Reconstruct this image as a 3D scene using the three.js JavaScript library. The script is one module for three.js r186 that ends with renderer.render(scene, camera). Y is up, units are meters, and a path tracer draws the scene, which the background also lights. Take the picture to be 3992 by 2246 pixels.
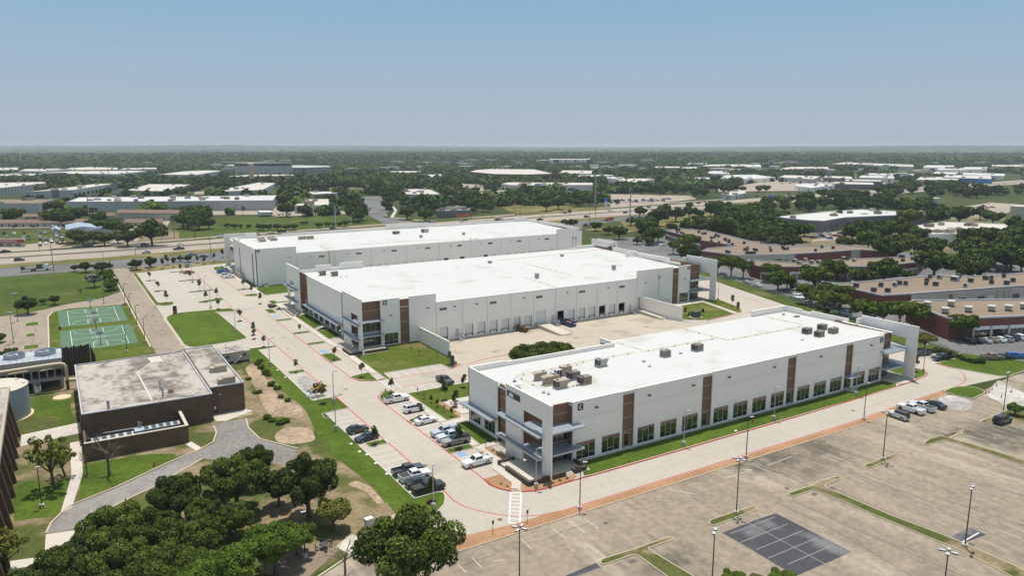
import * as THREE from 'three';
import { mergeGeometries } from 'three/addons/utils/BufferGeometryUtils.js';
import { TextGeometry } from 'three/addons/geometries/TextGeometry.js';
import { FontLoader } from 'three/addons/loaders/FontLoader.js';

// ---------- camera ----------
const scene = new THREE.Scene();
const V3 = THREE.Vector3, PI = Math.PI, sin = Math.sin, cos = Math.cos, abs = Math.abs, max = Math.max, min = Math.min, hyp = Math.hypot;
const CAMH = 59, FPX = 2922, PITCH = Math.atan(558 / FPX), AZ = 31.5 * PI / 180;
const camera = new THREE.PerspectiveCamera(2 * Math.atan(1123 / FPX) * 180 / PI, 1024 / 577, 1, 60000);
camera.position.set(0, CAMH, 0);
const FW = new V3(sin(AZ) * cos(PITCH), -sin(PITCH), -cos(AZ) * cos(PITCH));
const RT = new V3(cos(AZ), 0, sin(AZ)), UP = new V3().crossVectors(RT, FW);
camera.up.set(0, 1, 0); camera.lookAt(FW.x, CAMH + FW.y, FW.z); camera.updateMatrixWorld();

// ---------- sky, sun, exposure ----------
{
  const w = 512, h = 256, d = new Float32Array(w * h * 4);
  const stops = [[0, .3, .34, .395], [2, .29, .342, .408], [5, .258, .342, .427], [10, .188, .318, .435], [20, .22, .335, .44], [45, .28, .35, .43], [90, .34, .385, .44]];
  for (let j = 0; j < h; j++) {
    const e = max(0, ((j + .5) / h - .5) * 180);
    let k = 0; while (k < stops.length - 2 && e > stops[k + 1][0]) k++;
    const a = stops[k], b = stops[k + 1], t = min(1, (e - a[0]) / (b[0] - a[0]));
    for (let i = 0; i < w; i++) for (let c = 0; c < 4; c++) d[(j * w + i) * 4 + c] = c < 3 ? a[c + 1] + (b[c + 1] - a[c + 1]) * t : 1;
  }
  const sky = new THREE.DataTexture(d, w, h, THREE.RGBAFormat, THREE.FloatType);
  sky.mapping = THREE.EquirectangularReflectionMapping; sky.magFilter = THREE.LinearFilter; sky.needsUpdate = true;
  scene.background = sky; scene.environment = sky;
}
const sun = new THREE.DirectionalLight(new THREE.Color(1, .965, .91), 3.35);
sun.position.set(1.28, 9.5, -1.73).multiplyScalar(60).add(new V3(120, 0, -200)); sun.target.position.set(120, 0, -200);
sun.castShadow = true; sun.shadow.mapSize.set(4096, 4096);
Object.assign(sun.shadow.camera, { left: -400, right: 400, top: 400, bottom: -400, near: 1, far: 1500 });
scene.add(sun, sun.target);
scene.fog = new THREE.FogExp2(new THREE.Color(.86, .93, 1), 0.00009);
const renderer = new THREE.WebGLRenderer({ antialias: true });
renderer.toneMapping = THREE.LinearToneMapping; renderer.toneMappingExposure = 1.42; renderer.shadowMap.enabled = true;

// ---------- small maths ----------
let seed = 20240613;
const rnd = () => { seed = (seed * 1664525 + 1013904223) >>> 0; return seed / 4294967296; };
const rr = (a, b) => a + (b - a) * rnd();
const pick = a => a[Math.floor(rnd() * a.length)];
// a photo pixel gives a direction; the height of the surface it lies on gives the point
const ray = (px, py) => FW.clone().addScaledVector(RT, (px - CX) / FPX).addScaledVector(UP, (CY - py) / FPX);
const CX = 1996, CY = 1123;
const G = (px, py, h = 0) => { const d = ray(px, py), t = (h - CAMH) / d.y; return new V3(d.x * t, h, d.z * t); };
const zm = (x0, y0, s) => Object.assign((x, y, h = 0) => G(x0 + x / s, y0 + y / s, h), { px: (x, y) => [x0 + x / s, y0 + y / s] });
const a1 = zm(0, 1250, 2.576), a2 = zm(0, 1700, 2.576), a3 = zm(900, 1300, 2.862), a4 = zm(900, 1750, 2.862), a5 = zm(1700, 1800, 2.576), a6 = zm(2600, 1750, 1.8506), a7 = zm(0, 950, 2.576);
const q1 = zm(1700, 1150, 3.22), q2 = zm(2500, 1150, 3.22), q3 = zm(1700, 1550, 3.22), q4 = zm(2400, 1500, 3.22), q5 = zm(3100, 1150, 2.888), q6 = zm(1000, 950, 2.862), q7 = zm(1900, 950, 2.576);
const b1 = zm(0, 540, 3.22), b2 = zm(700, 540, 3.22), b3 = zm(1400, 540, 3.22), b4 = zm(2100, 540, 3.22), b5 = zm(2800, 540, 2.161), b6 = zm(2500, 800, 3.22), b7 = zm(3200, 800, 3.22);
const ov = zm(0, 0, 1 / 1.5503), s5 = zm(3592, 1250, 3.22);
const P = (q, l, h = 0) => l.map(([x, y]) => { const p = q(x, y, h); return [p.x, p.z]; });
const camDist = (x, z) => hyp(x, z, CAMH);
// height of the point seen at pixel py above a ground point
const hgt = (q, bx, by, ty) => { const b = q(bx, by), [, py] = q.px(bx, ty); let lo = 0, hi = 58; for (let i = 0; i < 40; i++) { const m = (lo + hi) / 2, v = new V3(b.x, m - CAMH, b.z), y = CY - FPX * v.dot(UP) / v.dot(FW); if (y > py) lo = m; else hi = m; } return lo; };

// ---------- naming ----------
const taken = {};
const numbered = n => { const k = taken[n] = (taken[n] || 0) + 1; return k === 1 ? n : n + '_' + String(k - 1).padStart(3, '0'); };
const tag = (o, label, category, group) => { o.userData = { label, category }; if (group) o.userData.group = group; return o; };
function thing(name, label, category, group, x = 0, y = 0, z = 0, turn = 0) {
  const o = new THREE.Group(); o.name = numbered(name); scene.add(o); o.position.set(x, y, z); o.rotation.y = turn; return tag(o, label, category, group);
}
function part(parent, name, geo, mat, label) {
  if (Array.isArray(geo)) geo = merge(geo);
  const m = new THREE.Mesh(geo, mat); m.name = parent === scene ? numbered(name) : name; m.castShadow = m.receiveShadow = true; parent.add(m);
  if (label) m.userData.label = label; return m;
}
const struct = (name, geo, mat) => { const m = part(scene, name, geo, mat); m.userData.kind = 'structure'; return m; };
function dup(o, x, y, z, turn, label, group) {
  const c = o.clone(); c.name = numbered(o.name.replace(/_\d{3}$/, '')); scene.add(c); c.position.set(x, y, z); c.rotation.y = turn;
  c.userData = { ...o.userData }; if (label) c.userData.label = label; if (group) c.userData.group = group; return c;
}
// ---------- geometry ----------
function merge(l) { l = l.flat(9).filter(Boolean).map(g => { g = g.index ? g.toNonIndexed() : g; for (const k of Object.keys(g.attributes)) if (!['position', 'normal', 'uv', 'color'].includes(k)) g.deleteAttribute(k); return g; }); return l.length === 1 ? l[0] : mergeGeometries(l, false); }
function uvm(g) { // uv in metres by the way each face points
  const p = g.attributes.position, n = g.attributes.normal, u = new Float32Array(p.count * 2);
  for (let i = 0; i < p.count; i++) {
    const x = p.getX(i), y = p.getY(i), z = p.getZ(i), nx = abs(n.getX(i)), ny = abs(n.getY(i)), nz = abs(n.getZ(i));
    if (ny >= nx && ny >= nz) { u[2 * i] = x; u[2 * i + 1] = -z; } else if (nx > nz) { u[2 * i] = z; u[2 * i + 1] = y; } else { u[2 * i] = x; u[2 * i + 1] = y; }
  }
  g.setAttribute('uv', new THREE.BufferAttribute(u, 2)); return g;
}
const box = (x0, x1, y0, y1, z0, z1) => uvm(new THREE.BoxGeometry(abs(x1 - x0), abs(y1 - y0), abs(z1 - z0)).toNonIndexed().translate((x0 + x1) / 2, (y0 + y1) / 2, (z0 + z1) / 2));
const cyl = (x, y0, y1, z, r0, r1 = r0, n = 12, open = false) => uvm(new THREE.CylinderGeometry(r1, r0, y1 - y0, n, 1, open).toNonIndexed().translate(x, (y0 + y1) / 2, z));
function rod(a, b, r, n = 6) { // round bar between two points
  const A = new V3(...a), B = new V3(...b), d = B.clone().sub(A), L = d.length();
  const g = new THREE.CylinderGeometry(r, r, L, n).toNonIndexed();
  g.applyQuaternion(new THREE.Quaternion().setFromUnitVectors(new V3(0, 1, 0), d.normalize())); g.translate((A.x + B.x) / 2, (A.y + B.y) / 2, (A.z + B.z) / 2); return g;
}
const shape = (pts, holes) => { const s = new THREE.Shape(pts.map(([x, z]) => new THREE.Vector2(x, -z))); for (const h of holes || []) s.holes.push(new THREE.Path(h.map(([x, z]) => new THREE.Vector2(x, -z)))); return s; };
const sheet = (pts, y = 0, holes) => uvm(new THREE.ShapeGeometry(shape(pts, holes)).rotateX(-PI / 2).translate(0, y, 0).toNonIndexed());
const slab = (pts, y0, y1, holes) => uvm(new THREE.ExtrudeGeometry(shape(pts, holes), { depth: y1 - y0, bevelEnabled: false }).rotateX(-PI / 2).translate(0, y0, 0));
const rect = (x0, x1, z0, z1) => [[x0, z0], [x1, z0], [x1, z1], [x0, z1]];
function fillet(pts, r, n = 5) { // round every corner of a closed polygon
  const o = [], L = pts.length;
  pts.forEach((p, i) => {
    const a = pts[(i + L - 1) % L], b = pts[(i + 1) % L], rad = typeof r === 'number' ? r : r[i] ?? .5;
    const da = hyp(a[0] - p[0], a[1] - p[1]), db = hyp(b[0] - p[0], b[1] - p[1]), t = min(rad, da * .48, db * .48);
    if (t < .02) return o.push(p);
    const A = [p[0] + (a[0] - p[0]) / da * t, p[1] + (a[1] - p[1]) / da * t], B = [p[0] + (b[0] - p[0]) / db * t, p[1] + (b[1] - p[1]) / db * t];
    for (let k = 0; k <= n; k++) { const s = k / n, u = 1 - s; o.push([u * u * A[0] + 2 * u * s * p[0] + s * s * B[0], u * u * A[1] + 2 * u * s * p[1] + s * s * B[1]]); }
  });
  return o;
}
const area = pts => pts.reduce((s, p, i) => { const q = pts[(i + 1) % pts.length]; return s + p[0] * q[1] - q[0] * p[1]; }, 0) / 2;
function inset(pts, d) { // polygon shrunk by d
  const L = pts.length, sg = area(pts) > 0 ? 1 : -1;
  return pts.map((p, i) => {
    const a = pts[(i + L - 1) % L], b = pts[(i + 1) % L]; let ux = p[0] - a[0], uz = p[1] - a[1], vx = b[0] - p[0], vz = b[1] - p[1]; const lu = hyp(ux, uz) || 1, lv = hyp(vx, vz) || 1;
    let nx = -uz / lu - vz / lv, nz = ux / lu + vx / lv; const l = hyp(nx, nz) || 1; nx /= l; nz /= l; const c = max(.4, (-uz / lu) * nx + (ux / lu) * nz);
    return [p[0] + sg * nx * d / c, p[1] + sg * nz * d / c];
  });
}
function band(line, w, y, closed) { // flat stripe along a polyline
  const L = line.length, l = [], r = [];
  line.forEach((p, i) => {
    const a = line[closed ? (i + L - 1) % L : max(0, i - 1)], b = line[closed ? (i + 1) % L : min(L - 1, i + 1)], dx = b[0] - a[0], dz = b[1] - a[1], d = hyp(dx, dz) || 1;
    l.push([p[0] - dz / d * w / 2, p[1] + dx / d * w / 2]); r.push([p[0] + dz / d * w / 2, p[1] - dx / d * w / 2]);
  });
  const pos = [], N = closed ? L : L - 1, yy = typeof y === 'function' ? y : () => y;
  for (let i = 0; i < N; i++) { const j = (i + 1) % L, q = [l[i], l[j], r[j], l[i], r[j], r[i]]; for (const [x, z] of q) pos.push(x, yy(x, z), z); }
  const g = new THREE.BufferGeometry(); g.setAttribute('position', new THREE.Float32BufferAttribute(pos, 3)); g.setAttribute('normal', new THREE.Float32BufferAttribute(pos.map((_, i) => i % 3 === 1 ? 1 : 0), 3)); return uvm(g);
}
function kerbLine(line, w, y0, y1, closed) { // a raised strip of rectangular section along a polyline
  const t = band(line, w, y1, closed), p = t.attributes.position.array, pos = [];
  for (let i = 0; i < p.length; i += 18) { const v = k => [p[i + 3 * k], p[i + 3 * k + 2]], [a, b, c, d] = [v(0), v(1), v(2), v(5)]; for (const [s, e] of [[a, b], [c, d]]) pos.push(s[0], y0, s[1], e[0], y0, e[1], e[0], y1, e[1], s[0], y0, s[1], e[0], y1, e[1], s[0], y1, s[1]); }
  const g = new THREE.BufferGeometry(); g.setAttribute('position', new THREE.Float32BufferAttribute(pos, 3)); g.computeVertexNormals(); return merge([t, uvm(g)]);
}
// ---------- noise and textures ----------
const HT = new Float32Array(65536); for (let i = 0; i < 65536; i++) HT[i] = rnd();
const hash = (x, y, s) => HT[(x * 73 + y * 4099 + s * 9973) & 65535];
function vn(x, y, per, s) { // value noise that repeats every per cells
  const xi = Math.floor(x), yi = Math.floor(y); let fx = x - xi, fy = y - yi; fx = fx * fx * (3 - 2 * fx); fy = fy * fy * (3 - 2 * fy);
  const m = v => ((v % per) + per) % per, X0 = m(xi), X1 = m(xi + 1), Y0 = m(yi), Y1 = m(yi + 1);
  const a = hash(X0, Y0, s), b = hash(X1, Y0, s), c = hash(X0, Y1, s), d = hash(X1, Y1, s);
  return a + (b - a) * fx + (c - a + (a - b - c + d) * fx) * fy;
}
const fbm = (u, v, f, o, s) => { let r = 0, a = .5, n = 0; for (let i = 0; i < o; i++) { r += a * vn(u * f, v * f, f, s + i); n += a; a *= .55; f *= 2; } return r / n; };
const mix = (a, b, t) => { t = min(1, max(0, t)); return [a[0] + (b[0] - a[0]) * t, a[1] + (b[1] - a[1]) * t, a[2] + (b[2] - a[2]) * t]; };
const ss = (a, b, x) => { x = min(1, max(0, (x - a) / (b - a))); return x * x * (3 - 2 * x); };
const s8 = v => 255 * (v <= .0031308 ? 12.92 * v : 1.055 * Math.pow(v, 1 / 2.4) - .055);
function texture(size, metres, fn) { // fn(u, v) gives a linear colour; the picture repeats every `metres`
  const d = new Uint8Array(size * size * 4);
  for (let j = 0; j < size; j++) for (let i = 0; i < size; i++) { const c = fn((i + .5) / size, (j + .5) / size), k = (j * size + i) * 4; d[k] = s8(max(0, min(1, c[0]))); d[k + 1] = s8(max(0, min(1, c[1]))); d[k + 2] = s8(max(0, min(1, c[2]))); d[k + 3] = 255; }
  const t = new THREE.DataTexture(d, size, size, THREE.RGBAFormat); t.colorSpace = THREE.SRGBColorSpace; t.wrapS = t.wrapT = THREE.RepeatWrapping; t.magFilter = THREE.LinearFilter; t.minFilter = THREE.LinearMipmapLinearFilter; t.generateMipmaps = true; t.repeat.set(1 / metres, 1 / metres); t.needsUpdate = true; return t;
}
const M = {}; // materials
const std = (name, c, rough = .85, o = {}) => M[name] = Object.assign(new THREE.MeshStandardMaterial({ roughness: rough, side: THREE.DoubleSide, ...o }), { name, color: new THREE.Color().setRGB(...c) });
const texd = (name, map, rough = .9, o = {}) => M[name] = Object.assign(new THREE.MeshPhysicalMaterial({ map, roughness: rough, specularIntensity: rough === 1 ? .12 : .35, side: THREE.DoubleSide, ...o }), { name });
const grain = (c, amt, size, metres, f = 64, s = 1, big = .5) => texture(size, metres, (u, v) => { const k = 1 + amt * ((fbm(u, v, f, 3, s) - .5) * 1.6 + big * (fbm(u, v, 4, 4, s + 9) - .5) * 2); return [c[0] * k, c[1] * k, c[2] * k]; });

// new concrete: pale, faint blotches and tyre marks
texd('concrete', texture(1024, 160, (u, v) => { const a = fbm(u, v, 8, 5, 3), b = fbm(u, v, 256, 2, 5), st = ss(.66, .8, fbm(u, v, 14, 4, 21)), k = 1 + .16 * (a - .5) + .14 * (b - .5) - .12 * st; return [.4 * k, .352 * k, .293 * k]; }), .9);
texd('concrete_walk', grain([.475, .425, .36], .16, 512, 30, 64, 31, .7), .9);
texd('concrete_court', texture(640, 110, (u, v) => { const a = fbm(u, v, 6, 5, 13), b = fbm(u, v, 128, 2, 15), st = ss(.56, .75, fbm(u * 1, v, 18, 4, 41)), k = 1 + .22 * (a - .5) + .12 * (b - .5) - .2 * st; return [.405 * k, .343 * k, .27 * k]; }), .9);
// old lot: tan wearing course with dark drags along the rows
texd('old_lot', texture(1536, 210, (u, v) => {
  const a = fbm(u, v, 6, 5, 51), g = fbm(u, v, 300, 2, 55), sx = fbm(u, v, 5, 3, 57), streak = vn(u * 90 + sx * 3, v * 9, 90, 59) * .5 + vn(u * 40 + sx * 4, v * 5, 40, 60) * .5, fine = vn(u * 220 + sx * 6, v * 24, 220, 61);
  const dark = ss(.46, .72, fbm(u, v, 9, 5, 63)) * (.3 + .7 * ss(.3, .7, fbm(u, v, 70, 3, 64))), lane = ss(.55, .8, streak), k = 1 + .3 * (a - .5) + .45 * (g - .5) + .22 * (fine - .5); return mix(mix([.26 * k, .21 * k, .155 * k], [.325 * k, .268 * k, .2 * k], lane), [.125 * k, .105 * k, .082 * k], min(1, dark * (.25 + 1.5 * vn(u * 23, v * 3, 23, 66))));
}), .95);
texd('old_road', texture(640, 90, (u, v) => { const a = fbm(u, v, 5, 5, 71), g = fbm(u, v, 200, 2, 73), c = abs(fbm(u, v, 12, 4, 75) - .5), cr = c < .012 ? .72 : 1, k = (1 + .3 * (a - .5) + .25 * (g - .5)) * cr; return [.285 * k, .232 * k, .178 * k]; }), .95);
texd('asphalt', grain([.15, .143, .138], .5, 512, 60, 128, 81, .6), .95);
texd('drive_asphalt', grain([.21, .19, .172], .45, 512, 40, 100, 89, .8), .95);
texd('asphalt_patch', texture(512, 40, (u, v) => { const a = fbm(u, v, 5, 4, 83), g = fbm(u, v, 128, 2, 84), k = 1 + .3 * (g - .5); return mix([.062 * k, .062 * k, .066 * k], [.17 * k, .165 * k, .165 * k], ss(.52, .75, a)); }), .95);
texd('motorway', texture(640, 120, (u, v) => { const a = fbm(u, v, 6, 4, 85), g = fbm(u, v, 200, 2, 86), k = 1 + .2 * (a - .5) + .15 * (g - .5) - .1 * ss(.4, .9, vn(u * 6, v * 40, 40, 87)); return [.33 * k, .272 * k, .215 * k]; }), .9);
const grassTex = (size, metres, ca, cb, cc, s, dry) => texture(size, metres, (u, v) => { const a = fbm(u, v, 10, 5, s), g = fbm(u, v, size / 6 | 0, 2, s + 20), d = ss(dry, dry + .22, fbm(u, v, 7, 5, s + 40)), k = .72 + .56 * g; const c = mix(mix(ca, cb, a * 1.5 - .25), cc, d); return [c[0] * k, c[1] * k, c[2] * k]; });
texd('lawn', grassTex(640, 70, [.05, .084, .011], [.088, .126, .017], [.14, .13, .045], 101, .72), 1);
texd('lawn_mown', grassTex(640, 70, [.06, .085, .012], [.1, .12, .02], [.155, .135, .05], 121, .6), 1);
texd('meadow', grassTex(640, 140, [.046, .07, .013], [.085, .105, .022], [.17, .14, .064], 141, .62), 1);
texd('dry_grass', grassTex(640, 140, [.1, .1, .03], [.17, .145, .055], [.23, .18, .09], 161, .5), 1);
texd('wild_grass', grassTex(640, 60, [.055, .075, .018], [.105, .105, .034], [.24, .18, .11], 181, .47), 1);
texd('bare_earth', grain([.33, .245, .165], .55, 512, 25, 40, 191, .8), 1);
texd('mulch', grain([.335, .19, .105], .55, 512, 16, 100, 201, .4), 1);
texd('dark_mulch', grain([.075, .045, .03], .6, 256, 6, 60, 203, .4), 1);
// wide land seen beyond the streets
texd('land', texture(1024, 2600, (u, v) => { const a = fbm(u, v, 30, 5, 211), b = fbm(u, v, 12, 5, 213), g = fbm(u, v, 400, 2, 215), k = .75 + .5 * g; const c = mix(mix([.035, .052, .016], [.08, .085, .03], a * 1.6 - .3), [.2, .165, .1], ss(.6, .74, b)); return [c[0] * k, c[1] * k, c[2] * k]; }), 1);
texd('woodland', texture(640, 900, (u, v) => { const a = fbm(u, v, 90, 3, 221), b = fbm(u, v, 8, 4, 223), k = .55 + .9 * a; const c = mix(mix([.035, .055, .02], [.06, .085, .03], b * 1.6 - .3), [.2, .17, .12], ss(.64, .7, fbm(u, v, 22, 4, 225))); return [c[0] * k, c[1] * k, c[2] * k]; }), 1);
// building skins
texd('wall_white', texture(640, 40, (u, v) => { const a = fbm(u, v, 6, 4, 231), g = fbm(u, v, 256, 2, 233), r = fbm(u, v * .25, 48, 3, 235), k = 1 + .05 * (a - .5) + .08 * (g - .5) + .05 * (r - .5); return [.86 * k, .805 * k, .75 * k]; }), .85);
texd('roof_white', texture(640, 90, (u, v) => { const a = fbm(u, v, 7, 5, 241), g = fbm(u, v, 256, 2, 243), st = ss(.57, .8, fbm(u, v, 11, 5, 245)), lap = (v * 45) % 1 < .05 || (u * 9) % 1 < .01 ? .94 : 1, k = (1 + .07 * (a - .5) + .05 * (g - .5)) * lap; return mix([.51 * k, .497 * k, .472 * k], [.4, .36, .3], st * .55); }), .8);
texd('brick_pier', texture(512, 6, (u, v) => { const g = fbm(u, v, 90, 2, 251), a = fbm(u, v, 20, 3, 253), row = (v * 80) % 1 < .16 ? 1.25 : 1, k = (.7 + .6 * g) * (1 + .3 * (a - .5)) * row; return [.2 * k, .118 * k, .078 * k]; }), .95);
texd('brick_dark', texture(512, 8, (u, v) => { const g = fbm(u, v, 100, 2, 261), a = fbm(u, v, 12, 3, 263), row = (v * 100) % 1 < .18 ? 1.2 : 1, k = (.65 + .7 * g) * (1 + .4 * (a - .5)) * row; return [.135 * k, .088 * k, .06 * k]; }), .95);
texd('brick_red', texture(512, 8, (u, v) => { const g = fbm(u, v, 100, 2, 271), a = fbm(u, v, 12, 3, 273), k = (.65 + .7 * g) * (1 + .4 * (a - .5)); return [.19 * k, .07 * k, .055 * k]; }), .95);
texd('roof_gravel', texture(640, 60, (u, v) => { const a = fbm(u, v, 6, 5, 281), g = fbm(u, v, 256, 2, 283), k = 1 + .3 * (a - .5) + .4 * (g - .5); return [.225 * k, .172 * k, .126 * k]; }), 1);
texd('roof_worn', texture(640, 42, (u, v) => { const a = fbm(u, v * .6, 12, 5, 291), b = fbm(u, v, 40, 4, 293), g = fbm(u, v, 256, 2, 295), k = .85 + .3 * g; const c = mix([.17, .145, .12], [.41, .365, .315], ss(.34, .66, a * .7 + b * .35)); return [c[0] * k, c[1] * k, c[2] * k]; }), 1);
texd('roof_pale', texture(512, 70, (u, v) => { const a = fbm(u, v, 5, 5, 301), g = fbm(u, v, 128, 2, 303), k = 1 + .22 * (a - .5) + .12 * (g - .5); return [.5 * k, .455 * k, .4 * k]; }), 1);
texd('wall_stucco', grain([.5, .445, .385], .2, 512, 30, 96, 311, .6), .95);
texd('wall_grey', grain([.42, .415, .41], .22, 512, 30, 96, 321, .6), .95);
texd('wall_slate', grain([.17, .165, .175], .25, 512, 30, 96, 331, .6), .9);
texd('brick_fence', grain([.055, .04, .032], .6, 256, 8, 48, 341, .5), .95);
texd('court_green', texture(512, 26, (u, v) => { const a = fbm(u, v, 6, 4, 351), g = fbm(u, v, 128, 2, 353), k = 1 + .14 * (a - .5) + .16 * (g - .5); return [.09 * k, .155 * k, .092 * k]; }), .9);
texd('bark', grain([.12, .09, .065], .6, 256, 2, 24, 361, .5), 1);
std('white_paint', [.8, .79, .76], .8); std('road_white', [.66, .65, .62], .85); std('faded_white', [.5, .455, .38], .9); std('dim_white', [.27, .26, .24], .9); std('red_paint', [.42, .03, .028], .8); std('blue_paint', [.05, .25, .55], .8); std('yellow_paint', [.75, .5, .06], .7);
std('joint', [.3, .265, .225], .95); std('tar', [.055, .05, .048], .9); std('kerb', [.56, .505, .42], .9); std('old_kerb', [.46, .375, .27], .95); std('iron', [.1, .075, .06], .7); std('brick_paver', [.3, .11, .075], .9);
std('steel', [.42, .43, .45], .4, { metalness: .6 }); std('galv', [.5, .51, .52], .5, { metalness: .4 }); std('canopy_metal', [.3, .335, .37], .5, { metalness: .25 }); std('fascia', [.48, .48, .48], .6); std('pole_grey', [.4, .4, .41], .5, { metalness: .3 }); std('pole_dark', [.05, .045, .05], .6); std('lamp_lens', [.8, .8, .78], .4);
std('glass_dark', [.012, .014, .015], .03, { metalness: 0 }); M.glass_dark = Object.assign(new THREE.MeshPhysicalMaterial({ color: new THREE.Color(.012, .013, .014), roughness: .03, ior: 2.1 }), { name: 'glass_dark' });
M.car_glass = Object.assign(new THREE.MeshPhysicalMaterial({ color: new THREE.Color(.012, .014, .016), roughness: .04, ior: 1.7 }), { name: 'car_glass' });
std('frame_pale', [.55, .51, .42], .6); std('frame_white', [.72, .72, .7], .6); std('dark_sign', [.028, .025, .025], .5); std('sign_white', [.8, .8, .78], .6); std('door_dark', [.11, .105, .1], .8); std('door_white', [.66, .66, .65], .7); std('door_grey', [.5, .5, .5], .7); std('rubber', [.02, .02, .02], .9);  // dark dock-door tone: shade inside open doorways put into the colour
std('unit_tan', [.36, .3, .225], .7); std('unit_brown', [.2, .165, .14], .7); std('unit_grey', [.42, .41, .38], .7); std('unit_dark', [.05, .05, .052], .8); std('curb_grey', [.4, .4, .42], .8); std('pipe_yellow', [.62, .47, .16], .7); std('wood', [.2, .115, .06], .9); std('planter', [.085, .058, .042], .95); std('sand_stone', [.62, .47, .3], .95); std('umbrella', [.7, .72, .58], .9);
std('machine_yellow', [.62, .34, .03], .5); std('machine_black', [.02, .02, .02], .7); std('bin_blue', [.03, .05, .12], .6); std('rust', [.22, .12, .07], .95); std('box_green', [.05, .085, .06], .7); std('hydrant_red', [.4, .03, .025], .6); std('beige_pipe', [.58, .47, .32], .6); std('tower_grey', [.3, .29, .26], .9); std('tower_white', [.36, .385, .41], .7); std('tank_grey', [.34, .37, .39], .6); std('plastic_orange', [.6, .1, .06], .7); std('stone_pale', [.5, .44, .36], .95);
// ---------- ground ----------
const COURT = [[92.1, -205], [180.3, -205], [180.3, -174.2], [92.1, -174.2]];
const courtY = z => -1.2 * ss(0, 1, (-174.2 - z) / 22);
struct('ground', sheet(rect(-26000, 26000, -26000, 3000), 0, [COURT]), M.land);
const SITE = [[47.7, -109.4], [47.7, -219.8], [29.6, -228], [29.6, -300], [31, -387], [72, -396], [246, -392], [272, -345], [257, -262], [243.2, -222], [231.4, -183], [212.3, -122], [212, -108.5], [202.8, -108.6], [202.3, -104], [206.9, -92], [181, -94.3], [142, -92.7], [69, -92.65], [62.6, -93.3], [58, -93.2], [54, -93.6], [48, -94.2], [36, -98.5], [39, -104]];
struct('pavement', sheet(SITE, .02, [COURT]), M.concrete);
{ // truck court falls towards the dock wall
  const g = new THREE.PlaneGeometry(88.2, 30.8, 4, 24).rotateX(-PI / 2).translate(136.2, 0, -189.6), p = g.attributes.position;
  for (let i = 0; i < p.count; i++) p.setY(i, .015 + courtY(p.getZ(i))); g.computeVertexNormals(); struct('truck_court', uvm(g.toNonIndexed()), M.concrete_court);
}
{ // sawn joints of the new concrete
  const l = [], J = (x0, z0, x1, z1) => l.push(band([[x0, z0], [x1, z1]], .05, .024));
  for (let z = -112; z > -219; z -= 4.6) J(47.8, z, 61.3, z); for (const x of [50.4, 57.3]) J(x, -110, x, -219); for (let z = -224; z > -384; z -= 5) J(53.2, z, 62, z); J(57.4, -222, 57.4, -380);
  for (let x = 68; x < 200; x += 4.8) J(x, -92.8, x, -100.8); J(66, -97, 196, -97); for (let x = 64; x < 92; x += 4.8) J(x, -165, x, -173); for (let x = 95; x < 212; x += 4.8) J(x, -143, x, -174); J(68, -169, 208, -169); J(95, -158, 208, -158);
  for (let x = 34; x < 54; x += 5) J(x, -308, x, -384); for (let z = -310; z > -384; z -= 6) J(31, z, 53, z);
  struct('pavement_joints', l, M.joint);
}
const kerbs = [];
function lawn(pts, r, mat = M.lawn, kerb = M.kerb, h = .14, name = 'lawn') {
  const o = fillet(pts, r), w = .15, m = struct(name, sheet(inset(o, w * .6), h - .01), mat);
  if (kerb) { const k = part(m, 'kerb', kerbLine(inset(o, w / 2), w, 0, h, true), kerb); }
  return m;
}
const isl = (x0, x1, z0, z1, r = .5, mat) => lawn(rect(x0, x1, z0, z1), r, mat, M.kerb, .14, 'planting_island');
// west side
lawn([[47.7, -109.4], [47.7, -154.3], [46.7, -154.9], [46.9, -157.7], [53.2, -158.3], [53.2, -167.3], [47.8, -167.3], [47.7, -219.5], [53.1, -220.4], [53.1, -222], [47, -222.6], [43.2, -222.4], [43.4, -208], [44.4, -192], [43.8, -174], [44.8, -163], [42.4, -148], [41.8, -132], [43.2, -120], [43, -109], [42.4, -102.6], [45.8, -101.8], [48.6, -102.9], [51.1, -105], [52.3, -107], [52.9, -108.8], [52.2, -109.6]], [0, 0, 0, 0, .6, 2, .4, 0, .3, .3, 1, 4, 4, 4, 4, 4, 4, 4, 3, 2, 1, 1, 1, .5, .5, .5], M.lawn, null, .06);
struct('kerb', [kerbLine([[47.7, -109.4], [47.7, -154.3], [46.7, -154.9], [46.9, -157.7], [53.2, -158.3]], .15, 0, .14), kerbLine([[53.1, -167.4], [47.8, -167.4], [47.7, -219.6], [53, -220.5]], .15, 0, .14), kerbLine([[47.7, -109.4], [52.2, -109.5], [52.9, -108.8], [52.3, -107], [51.1, -105], [48.6, -102.9], [45.8, -101.8], [41.5, -102.6]], .15, 0, .14)], M.kerb);
isl(48.9, 53.2, -193.5, -191); isl(49, 53.2, -136.7, -134.2);
lawn([[30, -236.5], [30, -279.5], [33.9, -285.2], [52.8, -283.4], [53.3, -277.2], [46.5, -279.2], [47.2, -276], [48.1, -235.4], [43, -233.1], [31.5, -232.2]], [2, 4, 3, 2, 1, .4, .4, .8, 1, 3]);
lawn([[29.4, -386.8], [31.1, -386.2], [31.2, -307.6], [36.4, -306.8], [36.2, -302.8], [33.8, -299.8], [29.6, -303]], [.5, .5, 1, 1, 1, 2, 2], M.lawn_mown);
for (const [x0, x1, z] of [[32.3, 36.6, -361], [32.3, 36.4, -333.2], [44.4, 54.3, -353], [44.2, 54.1, -324], [44.4, 54.5, -380.5]]) isl(x0, x1, z - 1.2, z + 1.2);
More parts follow.
